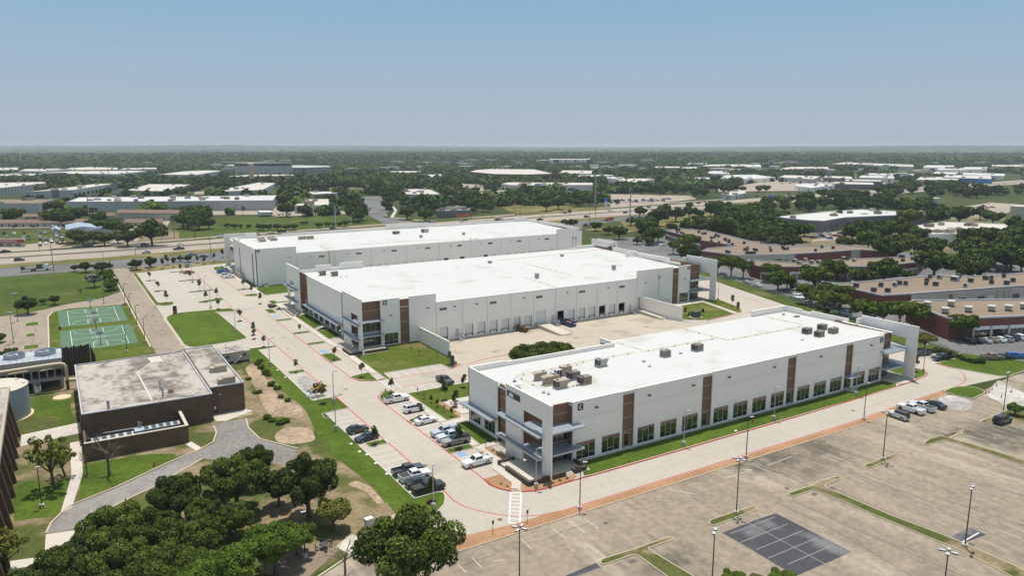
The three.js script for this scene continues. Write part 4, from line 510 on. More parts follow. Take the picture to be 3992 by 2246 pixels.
  const par = [[71.8, 79.4, 15.2], [79.4, 84.6, 16.6], [84.6, 97, 15], [97, 137, 15.6], [137, 152, 15], [152, 158, 16.9], [158, 170, 16.9], [170, 177, 16.9], [177, 182, 15.2], [182, 227, 15.4], [227, 233, 15], [233, 242, 16.8]]; for (const [a, b, h] of par) part(A, 'parapet', box(a, b, 13.5, h, -377.5, -377.1), M.wall_white); part(A, 'parapet', [box(241.7, 242.05, 13, 15.3, -377, -366), box(241.7, 242.05, 13, 15.6, -364, -340), box(241.7, 242.05, 12.8, 15.2, -340, -326)], M.wall_white);
}
// ---------- vehicles (local frame: x forward, y up, origin on the ground) ----------
const paints = {}; const carPaint = (r, g, b) => paints[[r, g, b]] ||= Object.assign(new THREE.MeshPhysicalMaterial({ color: new THREE.Color().setRGB(r, g, b), roughness: .35, clearcoat: .8, clearcoatRoughness: .08, side: THREE.DoubleSide }), { name: 'car_paint' });
std('tyre', [.018, .018, .018], .9); std('rim', [.38, .38, .39], .35, { metalness: .7 }); std('head_lamp', [.75, .76, .75], .2); std('tail_lamp', [.35, .01, .01], .3); std('chrome', [.55, .55, .55], .25, { metalness: .9 }); std('trim_black', [.02, .02, .022], .7); std('bed_dark', [.035, .033, .036], .85);
function hexa(b, t) { // b: 4 bottom corners, t: 4 top corners, each [x, y, z], counted alike
  const q = [[b[0], b[1], b[2], b[3]], [t[0], t[3], t[2], t[1]], [b[0], t[0], t[1], b[1]], [b[1], t[1], t[2], b[2]], [b[2], t[2], t[3], b[3]], [b[3], t[3], t[0], b[0]]], p = []; for (const [a, c, d, e] of q) p.push(...a, ...c, ...d, ...a, ...d, ...e);
  const g = new THREE.BufferGeometry(); g.setAttribute('position', new THREE.Float32BufferAttribute(p, 3)); g.computeVertexNormals(); return uvm(g);
}
function facet(a, b, c, d, u0, u1, v0, v1, off) { // panel on the face a-b-c-d (a, b bottom; d, c top), moved out by off
  const P = (u, v) => [0, 1, 2].map(k => (a[k] * (1 - u) + b[k] * u) * (1 - v) + (d[k] * (1 - u) + c[k] * u) * v), q = [P(u0, v0), P(u1, v0), P(u1, v1), P(u0, v1)].map(p => new V3(...p)), n = new V3().crossVectors(q[1].clone().sub(q[0]), q[3].clone().sub(q[0])).normalize().multiplyScalar(off), p = []; for (const i of [0, 1, 2, 0, 2, 3]) p.push(...q[i].clone().add(n).toArray());
  const g = new THREE.BufferGeometry(); g.setAttribute('position', new THREE.Float32BufferAttribute(p, 3)); g.computeVertexNormals(); return uvm(g);
}
const KIND = {
  sedan: { L: 4.85, W: 1.84, wb: 2.82, r: .34, prof: [[2.42, .38], [2.44, .6], [2.3, .76], [1.0, .98], [-1.75, 1.03], [-2.32, .98], [-2.42, .7], [-2.4, .38]], cab: [[1.05, -1.85, .96], [.28, -1.05, 1.44], .84, .62], doors: [[.06, .5], [.53, .9]] },
  suv: { L: 4.75, W: 1.94, wb: 2.82, r: .38, prof: [[2.35, .42], [2.4, .75], [2.25, .98], [1.0, 1.12], [-2.25, 1.16], [-2.36, .8], [-2.32, .42]], cab: [[1.05, -2.28, 1.12], [.35, -1.98, 1.76], .88, .7], doors: [[.08, .36], [.38, .64], [.67, .93]] },
  hatch: { L: 4.5, W: 1.86, wb: 2.75, r: .36, prof: [[2.22, .4], [2.25, .66], [2.05, .86], [.95, 1.02], [-2.0, 1.1], [-2.2, .85], [-2.2, .4]], cab: [[1.0, -2.05, 1.02], [.25, -1.5, 1.56], .84, .64], doors: [[.07, .45], [.48, .86]] },
  pickup: { L: 5.85, W: 2.02, wb: 3.68, r: .41, prof: [[2.9, .48], [2.93, .85], [2.8, 1.1], [1.2, 1.24], [-.98, 1.26], [-.98, .86], [-2.86, .86], [-2.9, .5]], cab: [[1.25, -.97, 1.23], [.55, -.82, 1.86], .9, .72], doors: [[.1, .52], [.55, .92]], bed: [-1.0, -2.9] },
  jeep: { L: 4.6, W: 1.9, wb: 2.95, r: .43, prof: [[2.15, .55], [2.15, 1.05], [.75, 1.15], [-2.2, 1.18], [-2.2, .55]], cab: [[.75, -2.18, 1.15], [.45, -2.1, 1.84], .82, .74], doors: [[.06, .36], [.4, .66], [.7, .94]] },
};
const protoCar = {};
function buildCar(kind, color, opt = {}) {
  const K = KIND[kind], key = kind + color + JSON.stringify(opt); if (protoCar[key]) return protoCar[key].clone();
  const o = new THREE.Group(), paint = carPaint(...color), W = K.W / 2, xf = K.wb / 2 + .06, xr = -K.wb / 2 + .06, yb = .3 + (K.r - .34);
  { const s = new THREE.Shape(), p = K.prof, R = K.r + .07; s.moveTo(p[0][0], p[0][1]); for (const [x, y] of p.slice(1)) s.lineTo(x, y); const last = p[p.length - 1]; s.lineTo(last[0] + .06, yb); s.lineTo(xr - R, yb); s.absarc(xr, K.r, R, PI, 0, true); s.lineTo(xf - R, yb); s.absarc(xf, K.r, R, PI, 0, true); s.lineTo(p[0][0] - .05, yb); s.closePath();
    const g = new THREE.ExtrudeGeometry(s, { depth: K.W - .16, bevelEnabled: true, bevelSize: .05, bevelThickness: .08, bevelSegments: 2, curveSegments: 8 }).translate(0, 0, -(K.W - .16) / 2); part(o, 'body', uvm(g), paint); }
  const [[c0, c1, cy], [t0, t1, ty], wb, wt] = K.cab, B = [[c0, cy, wb], [c0, cy, -wb], [c1, cy, -wb], [c1, cy, wb]], T = [[t0, ty, wt], [t0, ty, -wt], [t1, ty, -wt], [t1, ty, wt]];
  const cab = part(o, 'cabin', [hexa(B, T), box(t1 + .05, t0 - .05, ty, ty + .04, -wt + .06, wt - .06)], opt.top ? carPaint(...opt.top) : paint);
  for (const s of [1, -1]) { const a = s > 0 ? [B[0], B[3], T[3], T[0]] : [B[1], B[2], T[2], T[1]]; for (const [u0, u1] of K.doors) part(o, 'side_window', facet(...a, u0, u1, .1, .88, s > 0 ? -.012 : .012), M.car_glass); }
  part(o, 'windscreen', facet(B[1], B[0], T[0], T[1], .06, .94, .06, .92, -.012).clone(), M.car_glass); o.children[o.children.length - 1].geometry = merge([facet(B[1], B[0], T[0], T[1], .06, .94, .06, .92, -.012), facet(B[1], B[0], T[0], T[1], .06, .94, .06, .92, .012)]); part(o, 'rear_window', merge([facet(B[2], B[3], T[3], T[2], .08, .92, .25, .9, .012), facet(B[2], B[3], T[3], T[2], .08, .92, .25, .9, -.012)]), M.car_glass);
  if (K.bed) { const [b0, b1] = K.bed; part(o, 'bed_side', box(b1 + .02, b0 + .02, .8, 1.28, W - .1, W + .0), paint); part(o, 'bed_side', box(b1 + .02, b0 + .02, .8, 1.28, -W, -W + .1), paint); part(o, 'tailgate', box(b1 - .02, b1 + .08, .7, 1.27, -W + .08, W - .08), paint); if (opt.cover) part(o, 'bed_cover', box(b1 + .06, b0, 1.24, 1.3, -W + .08, W - .08), M.bed_dark); else if (opt.shell) { const y = 1.28; part(o, 'bed_cap', hexa([[b0, y, W - .06], [b0, y, -W + .06], [b1 + .05, y, -W + .06], [b1 + .05, y, W - .06]], [[b0, 1.84, wt], [b0, 1.84, -wt], [b1 + .2, 1.82, -wt], [b1 + .2, 1.82, wt]]), opt.shell === 2 ? M.bed_dark : paint); part(o, 'side_window', facet([b0, y, W - .06], [b1 + .05, y, W - .06], [b1 + .2, 1.82, wt], [b0, 1.84, wt], .12, .88, .2, .8, -.012), M.car_glass); } else part(o, 'bed_floor', box(b1 + .06, b0, .85, .88, -W + .1, W - .1), M.bed_dark); }
  if (opt.rack) part(o, 'roof_rack', [...[0, 1, 2].map(i => box(-.1 - i * .7, -.05 - i * .7, ty + .06, ty + .12, -wt, wt)), box(-1.7, .1, ty + .08, ty + .13, wt - .1, wt - .05), box(-1.7, .1, ty + .08, ty + .13, -wt + .05, -wt + .1)], M.trim_black);
  if (kind === 'jeep') { const w = cyl(0, -.1, .1, 0, .36, .36, 14).rotateZ(PI / 2).translate(-2.32, 1.05, 0); part(o, 'spare_wheel', w, M.tyre); }
  const fx = K.prof[1][0], rx = K.prof[K.prof.length - 2][0], hy = K.prof[1][1] + .02; for (const s of [1, -1]) { part(o, 'headlight', box(fx - .1, fx + .02, hy - .1, hy + .06, s * (W - .5), s * (W - .1)), M.head_lamp); part(o, 'taillight', box(rx - .03, rx + .12, hy - .02, hy + .24, s * (W - .26), s * (W - .06)), M.tail_lamp); part(o, 'mirror', box(c0 - .45, c0 - .3, cy + .05, cy + .2, s * (W - .08), s * (W + .14)), paint); }
  part(o, 'grille', box(fx - .02, fx + .035, .46 + (K.r - .34), hy - .02, -W + .55, W - .55), M.trim_black); part(o, 'bumper', box(fx - .08, fx + .05, .36 + (K.r - .34), .5 + (K.r - .34), -W + .12, W - .12), kind === 'pickup' ? M.chrome : M.trim_black);
  for (const x of [xf, xr]) for (const s of [1, -1]) { const w = part(o, 'wheel', cyl(0, -.12, .12, 0, K.r, K.r, 18).rotateX(PI / 2).translate(x, K.r, s * (W - .13)), M.tyre); part(w, 'rim', cyl(0, -.125, .125, 0, K.r * .62, K.r * .62, 12).rotateX(PI / 2).translate(x, K.r, s * (W - .12)), opt.darkRim ? M.trim_black : M.rim); }
  protoCar[key] = o; return o.clone();
}
function car(kind, color, x, z, turn, label, group, opt, y = .03, name) { const o = buildCar(kind, color, opt); o.name = numbered(name || { sedan: 'parked_car', suv: 'parked_suv', hatch: 'parked_car', pickup: 'pickup_truck', jeep: 'parked_suv' }[kind]); o.position.set(x, y, z); o.rotation.y = turn; scene.add(o); tag(o, label, { pickup: 'pickup', suv: 'suv', jeep: 'suv' }[kind] || 'car', group); return o; }
// two wheel contacts on the near side give the place and heading
function carPx(q, rx, ry, fx, fy, kind, color, label, group, opt, y) { const r = q(rx, ry), f = q(fx, fy), d = f.clone().sub(r).normalize(), m = r.clone().add(f).multiplyScalar(.5), n = new V3(d.z, 0, -d.x); if (n.dot(m) < 0) n.negate(); m.addScaledVector(n, KIND[kind].W / 2 - .12); return car(kind, color, m.x, m.z, Math.atan2(-d.z, d.x), label, group, opt, y); }
const WHITE = [.78, .78, .77], BLACK = [.012, .012, .014], SILVER = [.42, .45, .5], NAVY = [.012, .02, .045], GREY = [.1, .105, .115], RED = [.35, .02, .025], BLUE = [.03, .12, .42], TAN = [.26, .2, .14], TEAL = [.12, .24, .27];
const s1 = zm(1250, 1500, 4.83), s2 = zm(1450, 1650, 4.83);
carPx(s1, 612, 945, 850, 888, 'hatch', [.018, .01, .013], 'black crossover with silver wheels parked next to the navy sedan', null); carPx(s1, 1028, 1030, 795, 1098, 'sedan', NAVY, 'dark navy sedan parked beside a small island tree', null); carPx(s1, 1320, 365, 1605, 310, 'pickup', WHITE, 'white pickup with black bed cover beside a red-kerbed island', null, { cover: 1 }); carPx(s1, 1660, 552, 1905, 500, 'suv', WHITE, 'white suv with a black roof rack', null, { rack: 1, darkRim: 1 }); carPx(s1, 1905, 770, 2125, 715, 'sedan', WHITE, 'white sedan parked behind an island with a slim tree', null);
car('pickup', SILVER, 64.9, -132.5, PI, 'silver pickup with a camper shell over its bed', null, { shell: 1 }); car('pickup', [.5, .55, .62], 64.8, -129.7, PI, 'silver pickup with an open bed between the camper shell truck and the tan truck', null, {}); car('pickup', [.3, .29, .26], 64.6, -127, PI, 'tan grey off-road truck with a black soft top', null, { shell: 2, top: [.02, .02, .02], darkRim: 1 }); carPx(s2, 2185, 770, 1865, 855, 'pickup', WHITE, 'white pickup parked beside the blue access symbol', null, {});
car('pickup', BLACK, 50.9, -110.9, .02, 'black pickup with a grey bed cover parked by the corner lawn', null, { cover: 1, darkRim: 1 }); car('sedan', BLACK, 50.4, -113.7, 0, 'black sedan squeezed between a white and a black pickup', null); car('pickup', WHITE, 50.9, -116.4, .01, 'white pickup with dark bed cover parked between two dark vehicles', null, { cover: 1, darkRim: 1 }); car('pickup', [.045, .05, .055], 50.8, -119.2, 0, 'dark grey pickup with an open bed holding a spare wheel', null, { darkRim: 1 });
car('pickup', [.045, .047, .05], 80.3, -163.4, -PI / 2 + .1, 'dark grey pickup parked alone by the garden lawn', null, { cover: 1 });
carPx(q5, 1190, 1418, 1062, 1372, 'jeep', [.55, .56, .56], 'pale grey jeep style off-roader with a spare wheel', null, { top: [.04, .04, .042] }); carPx(q5, 1360, 1352, 1180, 1295, 'pickup', WHITE, 'white pickup with an open bed next to the grey off-roader', null, { darkRim: 1 }); carPx(q5, 1478, 1325, 1300, 1265, 'pickup', [.6, .62, .64], 'silver white pickup with a dark sunroof next to a navy car', null, { cover: 1 }); carPx(q5, 1600, 1290, 1470, 1243, 'sedan', NAVY, 'navy sedan at the end of the row by the mulch strip', null);
carPx(q5, 1510, 683, 1405, 692, 'suv', [.015, .03, .04], 'dark teal suv parked by the chain fence near warehouse C', null); carPx(s5, 345, 497, 218, 513, 'pickup', BLACK, 'black pickup parked by the hedge at the kerb bend', null, {}); carPx(s5, 1005, 1318, 1098, 1288, 'jeep', [.02, .045, .05], 'dark green off-roader with black top beside a lone young tree', null, { top: [.015, .015, .015], darkRim: 1 });
// office lot on the east
[[640, 300, BLACK, 'suv'], [745, 302, BLACK, 'sedan'], [850, 300, SILVER, 'sedan'], [935, 292, TAN, 'sedan'], [1030, 290, WHITE, 'hatch'], [1120, 285, [.3, .31, .33], 'suv'], [1195, 270, NAVY, 'suv'], [1275, 262, WHITE, 'suv']].forEach(([x, y, c, k], i) => { const p = s5(x, y); car(k, c, p.x + 1.2, p.z - 2.2, -PI / 2 - .35 + PI, 'car parked in the shade line of the brick office colonnade', 'cars at the brick office colonnade', undefined, .05); });
[[960, 512, TAN, 'pickup'], [1120, 505, NAVY, 'hatch'], [1240, 495, BLUE, 'suv'], [1330, 490, BLUE, 'sedan']].forEach(([x, y, c, k], i) => { const p = s5(x, y); car(k, c, p.x, p.z - 1.8, -.55, ['brown pickup at the end of the row behind the hedge', 'navy hatchback next to the brown pickup', 'bright blue suv in the row behind the hedge', 'blue sedan beyond the bright blue suv'][i], null, undefined, .05); });
// street and lots, mid distance
const far = (q, l, group, label, y = .05) => l.forEach(([x, yy, c, k = 'sedan', turn = 0]) => { const p = q(x, yy); car(k, c, p.x, p.z, turn, label, group, undefined, y); });
far(b6, [[1020, 885, GREY, 'sedan', 1.2], [1318, 980, SILVER, 'sedan', 1.2], [1452, 1020, WHITE, 'hatch', 1.25], [2560, 965, BLACK, 'suv', 1.2], [1900, 1035, BLACK, 'suv', .4], [1960, 1020, BLACK, 'sedan', .4]], 'cars along the tree lined office street', 'car on the office street under the row of trees'); { const p = b6(1925, 1175); car('pickup', WHITE, p.x, p.z, 1.2 + PI, 'white pickup on the office street beside an orange cone', null, { cover: 1 }, .05); } far(b6, [[270, 515, WHITE, 'sedan', .1], [250, 505, SILVER, 'sedan', .1]], 'pale cars by the brown roofed offices', 'pale car parked by the brown roofed office wing'); far(q5, [[560, 225, SILVER, 'suv', 1.3], [830, 245, NAVY, 'sedan', 1.3], [1960, 108, TEAL, 'suv', .35], [30, 45, WHITE, 'pickup', 1.2 + PI]], 'cars half hidden by the street trees', 'car half hidden by trees beside the brick offices');
far(a7, [[1900, 300, RED, 'sedan', .05]], null, 'red car parked among young trees by the lot island', .03); far(a7, [[1888, 236, TEAL, 'suv', 1.3]], null, 'teal suv at the kerb of the lot near the frontage road', .03); far(a7, [[2235, 297, BLUE, 'suv', .1]], null, 'blue suv parked by the entrance ramp of warehouse A', .03); far(a7, [[2280, 330, [.6, .62, .66], 'suv', .1], [2305, 345, WHITE, 'sedan', .1]], 'two pale cars by the ramp', 'pale car parked beside the blue suv near warehouse A', .03);
// highway traffic
far(a7, [[65, 88, NAVY, 'sedan', 0], [203, 176, BLACK, 'suv', 0], [1475, 100, SILVER, 'hatch', PI], [1802, 64, BLACK, 'pickup', PI], [1932, 120, TEAL, 'sedan', 0], [2052, 138, GREY, 'sedan', 0], [1460, 22, NAVY, 'suv', 0], [1818, 18, WHITE, 'sedan', 0], [900, 32, NAVY, 'sedan', 0], [640, 10, BLACK, 'sedan', 0]], 'cars on the highway', 'car driving on the pale concrete highway', .06);
far(b3, [[930, 1055, SILVER, 'hatch', .1], [1290, 1062, WHITE, 'suv', .1], [1335, 1032, [.02, .03, .025], 'sedan', .1], [2300, 990, WHITE, 'hatch', .1], [2270, 1030, BLACK, 'pickup', .1], [140, 885, NAVY, 'sedan', 1.2], [160, 950, WHITE, 'sedan', 1.2], [340, 985, WHITE, 'sedan', 1.2]], 'cars on the highway', 'car driving on the pale concrete highway', .07);
far(b4, [[888, 915, WHITE, 'sedan', .1], [1085, 940, BLACK, 'suv', .1], [600, 993, NAVY, 'suv', .1], [45, 990, WHITE, 'hatch', .1], [1380, 872, NAVY, 'sedan', .1], [1440, 905, NAVY, 'sedan', .1], [1370, 990, BLACK, 'suv', .1], [1800, 825, WHITE, 'suv', .1], [2005, 820, BLACK, 'sedan', .1], [2380, 812, GREY, 'suv', .1], [2420, 755, TEAL, 'sedan', .1], [585, 1100, NAVY, 'suv', 1.4]], 'cars on the highway', 'car driving on the pale concrete highway', .07);
far(b5, [[85, 548, BLACK, 'suv', .1], [110, 508, TEAL, 'sedan', .1], [320, 492, GREY, 'pickup', .1], [415, 485, SILVER, 'sedan', .1], [550, 510, WHITE, 'sedan', .1], [500, 518, SILVER, 'sedan', .1], [465, 518, WHITE, 'sedan', .1], [590, 470, NAVY, 'suv', .1], [680, 465, BLACK, 'suv', .1], [570, 480, WHITE, 'sedan', .1], [1360, 432, WHITE, 'pickup', .1], [2100, 395, RED, 'suv', .1], [2405, 385, BLACK, 'sedan', .1]], 'cars on the highway', 'car driving on the pale concrete highway', .07);
far(b2, [[530, 1245, WHITE, 'pickup', 0], [965, 1215, SILVER, 'suv', 0], [1150, 1195, WHITE, 'sedan', 0], [1285, 1180, NAVY, 'pickup', 0], [1930, 1140, NAVY, 'sedan', 0], [650, 1400, NAVY, 'suv', 0]], 'cars on the far frontage road', 'car on the far frontage road behind warehouse A', .06);
{ // lorries
  const lorry = (q, x, y, turn, label, build) => { const p = q(x, y), o = thing('lorry', label, 'lorry', null, p.x, .07, p.z, turn); build(o); for (const wx of [-3.6, -2.5, 2.6]) for (const s of [1, -1]) part(o, 'wheel', cyl(0, -.15, .15, 0, .5, .5, 12).rotateX(PI / 2).translate(wx, .5, s * 1.05), M.tyre); return o; };
  const cab = (o, m) => { part(o, 'cab', [hexa([[3.6, .7, 1.15], [3.6, .7, -1.15], [1.6, .7, -1.15], [1.6, .7, 1.15]], [[3.2, 2.9, 1.05], [3.2, 2.9, -1.05], [1.7, 2.9, -1.05], [1.7, 2.9, 1.05]]), box(3.4, 4.6, .7, 1.8, -.95, .95)], m); part(o, 'windscreen', box(3.3, 3.52, 1.9, 2.6, -.95, .95), M.car_glass); };
  lorry(a7, 420, 272, 0, 'white flatbed lorry loaded with green machinery on the frontage road', o => { cab(o, carPaint(...WHITE)); part(o, 'flatbed', box(-8, 1.5, 1, 1.25, -1.25, 1.25), M.unit_dark); part(o, 'load', [box(-1.8, .8, 1.25, 3.2, -1, 1), box(-7.6, -6.4, 1.25, 2.6, -1.1, 1.1)], M.box_green); part(o, 'rear_post', box(-8, -7.7, .8, 3, -1.2, 1.2), M.unit_dark); });
  lorry(b3, 1755, 1035, .1, 'concrete mixer lorry on the highway beyond warehouse A', o => { cab(o, carPaint(...WHITE)); part(o, 'drum', new THREE.SphereGeometry(1.3, 12, 8).scale(2.2, 1, 1).translate(-1.6, 2.4, 0), M.unit_tan); part(o, 'chassis', box(-4.4, 1.6, .8, 1.1, -1.1, 1.1), M.unit_dark); });
  lorry(b4, 360, 938, .12, 'black flatbed lorry on the highway', o => { cab(o, carPaint(...BLACK)); part(o, 'flatbed', box(-9, 1.5, 1, 1.25, -1.25, 1.25), M.unit_dark); });
  lorry(b4, 880, 1035, .15, 'orange crane lorry parked by the frontage fence', o => { cab(o, carPaint(.6, .08, .03)); part(o, 'flatbed', box(-9, 1.5, 1, 1.3, -1.25, 1.25), M.rust); part(o, 'crane', [box(-3, 0, 1.3, 2.8, -1, 1), rod([-1.5, 2.6, 0], [-8, 2.2, 0], .25, 8)], carPaint(.6, .08, .03)); });
  lorry(b5, 455, 508, .1, 'blue box lorry on the highway far to the east', o => { cab(o, carPaint(.02, .1, .35)); part(o, 'cargo_box', box(-6, 1.5, .9, 4, -1.25, 1.25), carPaint(.02, .1, .35)); });
}
// ---------- rooftop plant ----------
function makeUnit(w, h, d, col, fans, hood) {
  const o = new THREE.Group(); part(o, 'roof_curb', box(-w / 2 - .05, w / 2 + .05, 0, .3, -d / 2 - .05, d / 2 + .05), M.curb_grey); part(o, 'cabinet', [box(-w / 2, w / 2, .34, .34 + h, -d / 2, d / 2), box(-w / 2 - .03, w / 2 + .03, .3 + h, .38 + h, -d / 2 - .03, d / 2 + .03)], M[col]); part(o, 'coil_panel', [box(-w / 2 - .02, -w / 2 + .5, .5, .2 + h, d / 2, d / 2 + .03), box(-w / 2 - .035, -w / 2 - .005, .5, .2 + h, -d / 2 + .15, d / 2 - .15)], M.unit_dark);
  for (let i = 0; i < fans; i++) { const z = fans > 1 ? (i - .5) * d * .45 : 0, x = -w * .28; const f = part(o, 'fan', cyl(x, .36 + h, .46 + h, z, .34, .34, 14, true), M[col]); part(f, 'fan_grille', cyl(x, .385 + h, .4 + h, z, .32, .32, 14), M.unit_dark); }
  if (hood) part(o, 'intake_hood', hexa([[w / 2, .7, d / 2 - .1], [w / 2, .7, -d / 2 + .1], [w / 2 + .05, .7, -d / 2 + .1], [w / 2 + .05, .7, d / 2 - .1]], [[w / 2, .3 + h, d / 2 - .1], [w / 2, .3 + h, -d / 2 + .1], [w / 2 + .65, .25 + h, -d / 2 + .1], [w / 2 + .65, .25 + h, d / 2 - .1]]), M[col]);
  part(o, 'gas_riser', rod([w / 2 - .4, 0, d / 2 + .2], [w / 2 - .4, .9, d / 2 + .2], .04), M.pipe_yellow); return o;
}
const unitP = {}; function unit(q, x, y, hh, w, h, d, col, fans, hood, turn, label, group) { const k = [w, h, d, col, fans, hood].join(), p = q(x, y, hh), o = (unitP[k] ||= makeUnit(w, h, d, col, fans, hood)).clone(); o.name = numbered('rooftop_unit'); o.position.set(p.x, hh, p.z); o.rotation.y = turn; scene.add(o); return tag(o, label, 'air conditioner', group); }
const c1 = zm(2000, 1430, 7.36), w2 = zm(1100, 1000, 5.173), w3 = zm(860, 880, 5.797), w4 = zm(2350, 900, 4.83), RC = 11.35;
unit(c1, 790, 350, RC, 2.3, 1.2, 1.4, 'unit_tan', 1, 1, PI, 'tan rooftop unit with an intake hood in the cluster, at the pipe corner', null); unit(c1, 1080, 480, RC, 2.9, 1.4, 1.7, 'unit_tan', 2, 1, PI, 'large tan rooftop unit with two fans and a deep hood', null); unit(c1, 1350, 610, RC, 2.5, 1.4, 1.6, 'unit_tan', 1, 1, 0, 'tan rooftop unit with a slanted end nearest the near roof edge', null); unit(c1, 1500, 215, RC, 2.4, 1.5, 1.4, 'unit_tan', 1, 0, PI, 'tan rooftop unit behind the tall grey condenser', null); unit(c1, 1720, 350, RC, 2.5, 1.3, 1.6, 'unit_brown', 2, 0, 0, 'brown rooftop unit with two fans in the middle of the cluster', null); unit(c1, 2040, 490, RC, 2.6, 1.3, 1.6, 'unit_brown', 2, 0, 0, 'brown rooftop unit with two fans at the corner of the yellow pipe', null);
{ const p = c1(1290, 330, RC), o = thing('condenser', 'tall grey condenser cabinet among the tan rooftop units', 'condenser', null, p.x, RC, p.z); part(o, 'cabinet', box(-.75, .75, .3, 1.9, -.5, .5), M.unit_grey); part(o, 'coil_panel', [box(-.6, -.1, .5, 1.7, .5, .53), box(.1, .6, .5, 1.7, .5, .53)], M.unit_dark); part(o, 'leg', box(-.7, -.55, 0, .3, -.45, .45), M.unit_dark); part(o, 'leg', box(.55, .7, 0, .3, -.45, .45), M.unit_dark); }
unit(q1, 2065, 895, RC - .1, 2.3, 1.4, 1.5, 'unit_grey', 2, 1, 0, 'pale grey rooftop unit standing alone behind the cluster', null); unit(q2, 297, 775, RC - .1, 2.1, 1.2, 1.5, 'unit_brown', 1, 0, PI, 'dark brown rooftop unit with an open service side', null); unit(q2, 697, 700, RC - .1, 2.5, 1.3, 1.6, 'unit_brown', 1, 0, 0, 'dark brown rooftop unit halfway along the roof of warehouse C', null);
for (const [x, y] of [[2072, 488], [2262, 440], [2225, 528], [2400, 486]]) unit(q2, x, y, RC - .1, 2.3, 1.2, 1.5, 'unit_brown', 1, 0, x === 2400 ? PI : 0, 'dark brown rooftop unit in the group of four on warehouse C', 'four brown units on warehouse C');
for (const [x, y] of [[825, 388], [1068, 396]]) unit(w2, x, y, 12.6, 2, 1.3, 1.4, 'unit_brown', 1, 1, PI, 'brown rooftop unit behind the west parapet of warehouse B', 'two brown units on warehouse B'); for (const [x, y] of [[130, 372], [200, 350]]) unit(w4, x, y, 12.3, 2.4, 1.4, 1.6, 'unit_dark', 1, 1, .3, 'dark rooftop unit at the far corner of warehouse B', 'two dark units on warehouse B');
for (const [x, y] of [[930, 350], [960, 386], [1155, 330], [1215, 362]]) unit(w3, x, y, 13.4, 2.8, 1.4, 1.8, 'unit_tan', 1, 1, PI, 'tan rooftop unit at the west end of warehouse A', 'tan units on warehouse A'); for (const [x, y] of [[1545, 1275], [1645, 1270]]) unit(b2, x, y, 13.5, 3, 1.5, 2, 'unit_tan', 1, 1, PI, 'tan rooftop unit along the pipe on warehouse A', 'tan units along the pipe on warehouse A'); unit(b3, 465, 1205, 13.6, 3, 1.3, 2, 'unit_brown', 2, 1, 0, 'brown rooftop unit midway along warehouse A', null); unit(b3, 828, 1183, 13.6, 3.4, 1.7, 2, 'unit_grey', 2, 0, 0, 'pale grey rooftop unit with two dark panels on warehouse A', null);
function louvre(q, x, y, h, label, group) { const p = q(x, y, h), o = thing('roof_vent', label, 'vent', group, p.x, h, p.z); part(o, 'base', box(-.7, .7, 0, .35, -.7, .7), M.unit_grey); part(o, 'throat', box(-.5, .5, .35, 1.6, -.5, .5), M.unit_grey); for (const yy of [.6, 1.0, 1.4]) part(o, 'louvre', box(-.66, .66, yy, yy + .14, -.66, .66), M.unit_grey); return o; }
for (const [x, y] of [[25, 210], [748, 142], [1268, 256], [497, 340]]) louvre(q7, x, y, 12, 'square louvred vent on the roof of warehouse B', 'louvred vents on warehouse B'); for (const [x, y] of [[778, 1250], [1313, 1215]]) louvre(b3, x, y, 13.2, 'square louvred vent on the roof of warehouse A', 'louvred vents on warehouse A');
function mushroom(q, x, y, h, label, group, r = .35) { const p = q(x, y, h), o = thing('roof_vent', label, 'vent', group, p.x, h - .03, p.z); part(o, 'stack', cyl(0, 0, .5, 0, r * .6, r * .6, 10), M.galv); part(o, 'cap', cyl(0, .45, .62, 0, r, r * .5, 12), M.galv); part(o, 'flashing', cyl(0, 0, .08, 0, r * 1.2, r, 12), M.unit_grey); }
for (const [x, y] of [[985, 1080], [1350, 1230], [1040, 1165], [1435, 990], [1660, 1090], [1775, 1140], [1410, 1250]]) mushroom(q1, x, y, 11.4, 'small round metal vent cap on warehouse C near the unit cluster', 'vent caps on warehouse C'); for (const [x, y] of [[28, 838], [490, 735], [2015, 570], [100, 900], [1780, 240]]) mushroom(q2, x, y, 11.3, 'small round metal vent cap on warehouse C near the unit cluster', 'vent caps on warehouse C', .42); for (const [x, y] of [[1190, 425], [1305, 415], [930, 380], [975, 378]]) mushroom(w2, x, y, 12.4, 'small round metal vent cap on the west end of warehouse B', 'vent caps on warehouse B'); for (const [x, y] of [[1020, 1170], [510, 1200], [610, 1190], [1480, 1262], [1400, 1255]]) mushroom(b3, x, y, 13.6, 'small vent cap on the roof of warehouse A', 'vent caps on warehouse A', .5);
{ const p = q2(1945, 280, 11), o = thing('roof_hatch', 'rusty red roof hatch on the far end of warehouse C', 'roof hatch', null, p.x, 10.95, p.z); part(o, 'curb', box(-.75, .75, 0, .35, -.5, .5), M.curb_grey); part(o, 'lid', box(-.8, .8, .35, .45, -.55, .55), M.rust); }
function gasPipe(q, pts, h, label, n = 5) { const v = pts.map(([x, y]) => q(x, y, h)), o = thing('gas_pipe', label, 'pipe', 'gas pipes over the white roofs', v[0].x, h, v[0].z), l = v.map(p => [p.x - v[0].x, .22, p.z - v[0].z]), g = []; for (let i = 0; i < l.length - 1; i++) { g.push(rod(l[i], l[i + 1], .05)); const L = hyp(l[i + 1][0] - l[i][0], l[i + 1][2] - l[i][2]), k = max(1, Math.round(L / 4)); for (let j = 0; j < k; j++) { const t = (j + .5) / k, x = l[i][0] + (l[i + 1][0] - l[i][0]) * t, z = l[i][2] + (l[i + 1][2] - l[i][2]) * t; part(o, 'pipe_support', box(x - .16, x + .16, 0, .18, z - .12, z + .12), M.unit_grey); } } part(o, 'pipe', g, M.pipe_yellow); }
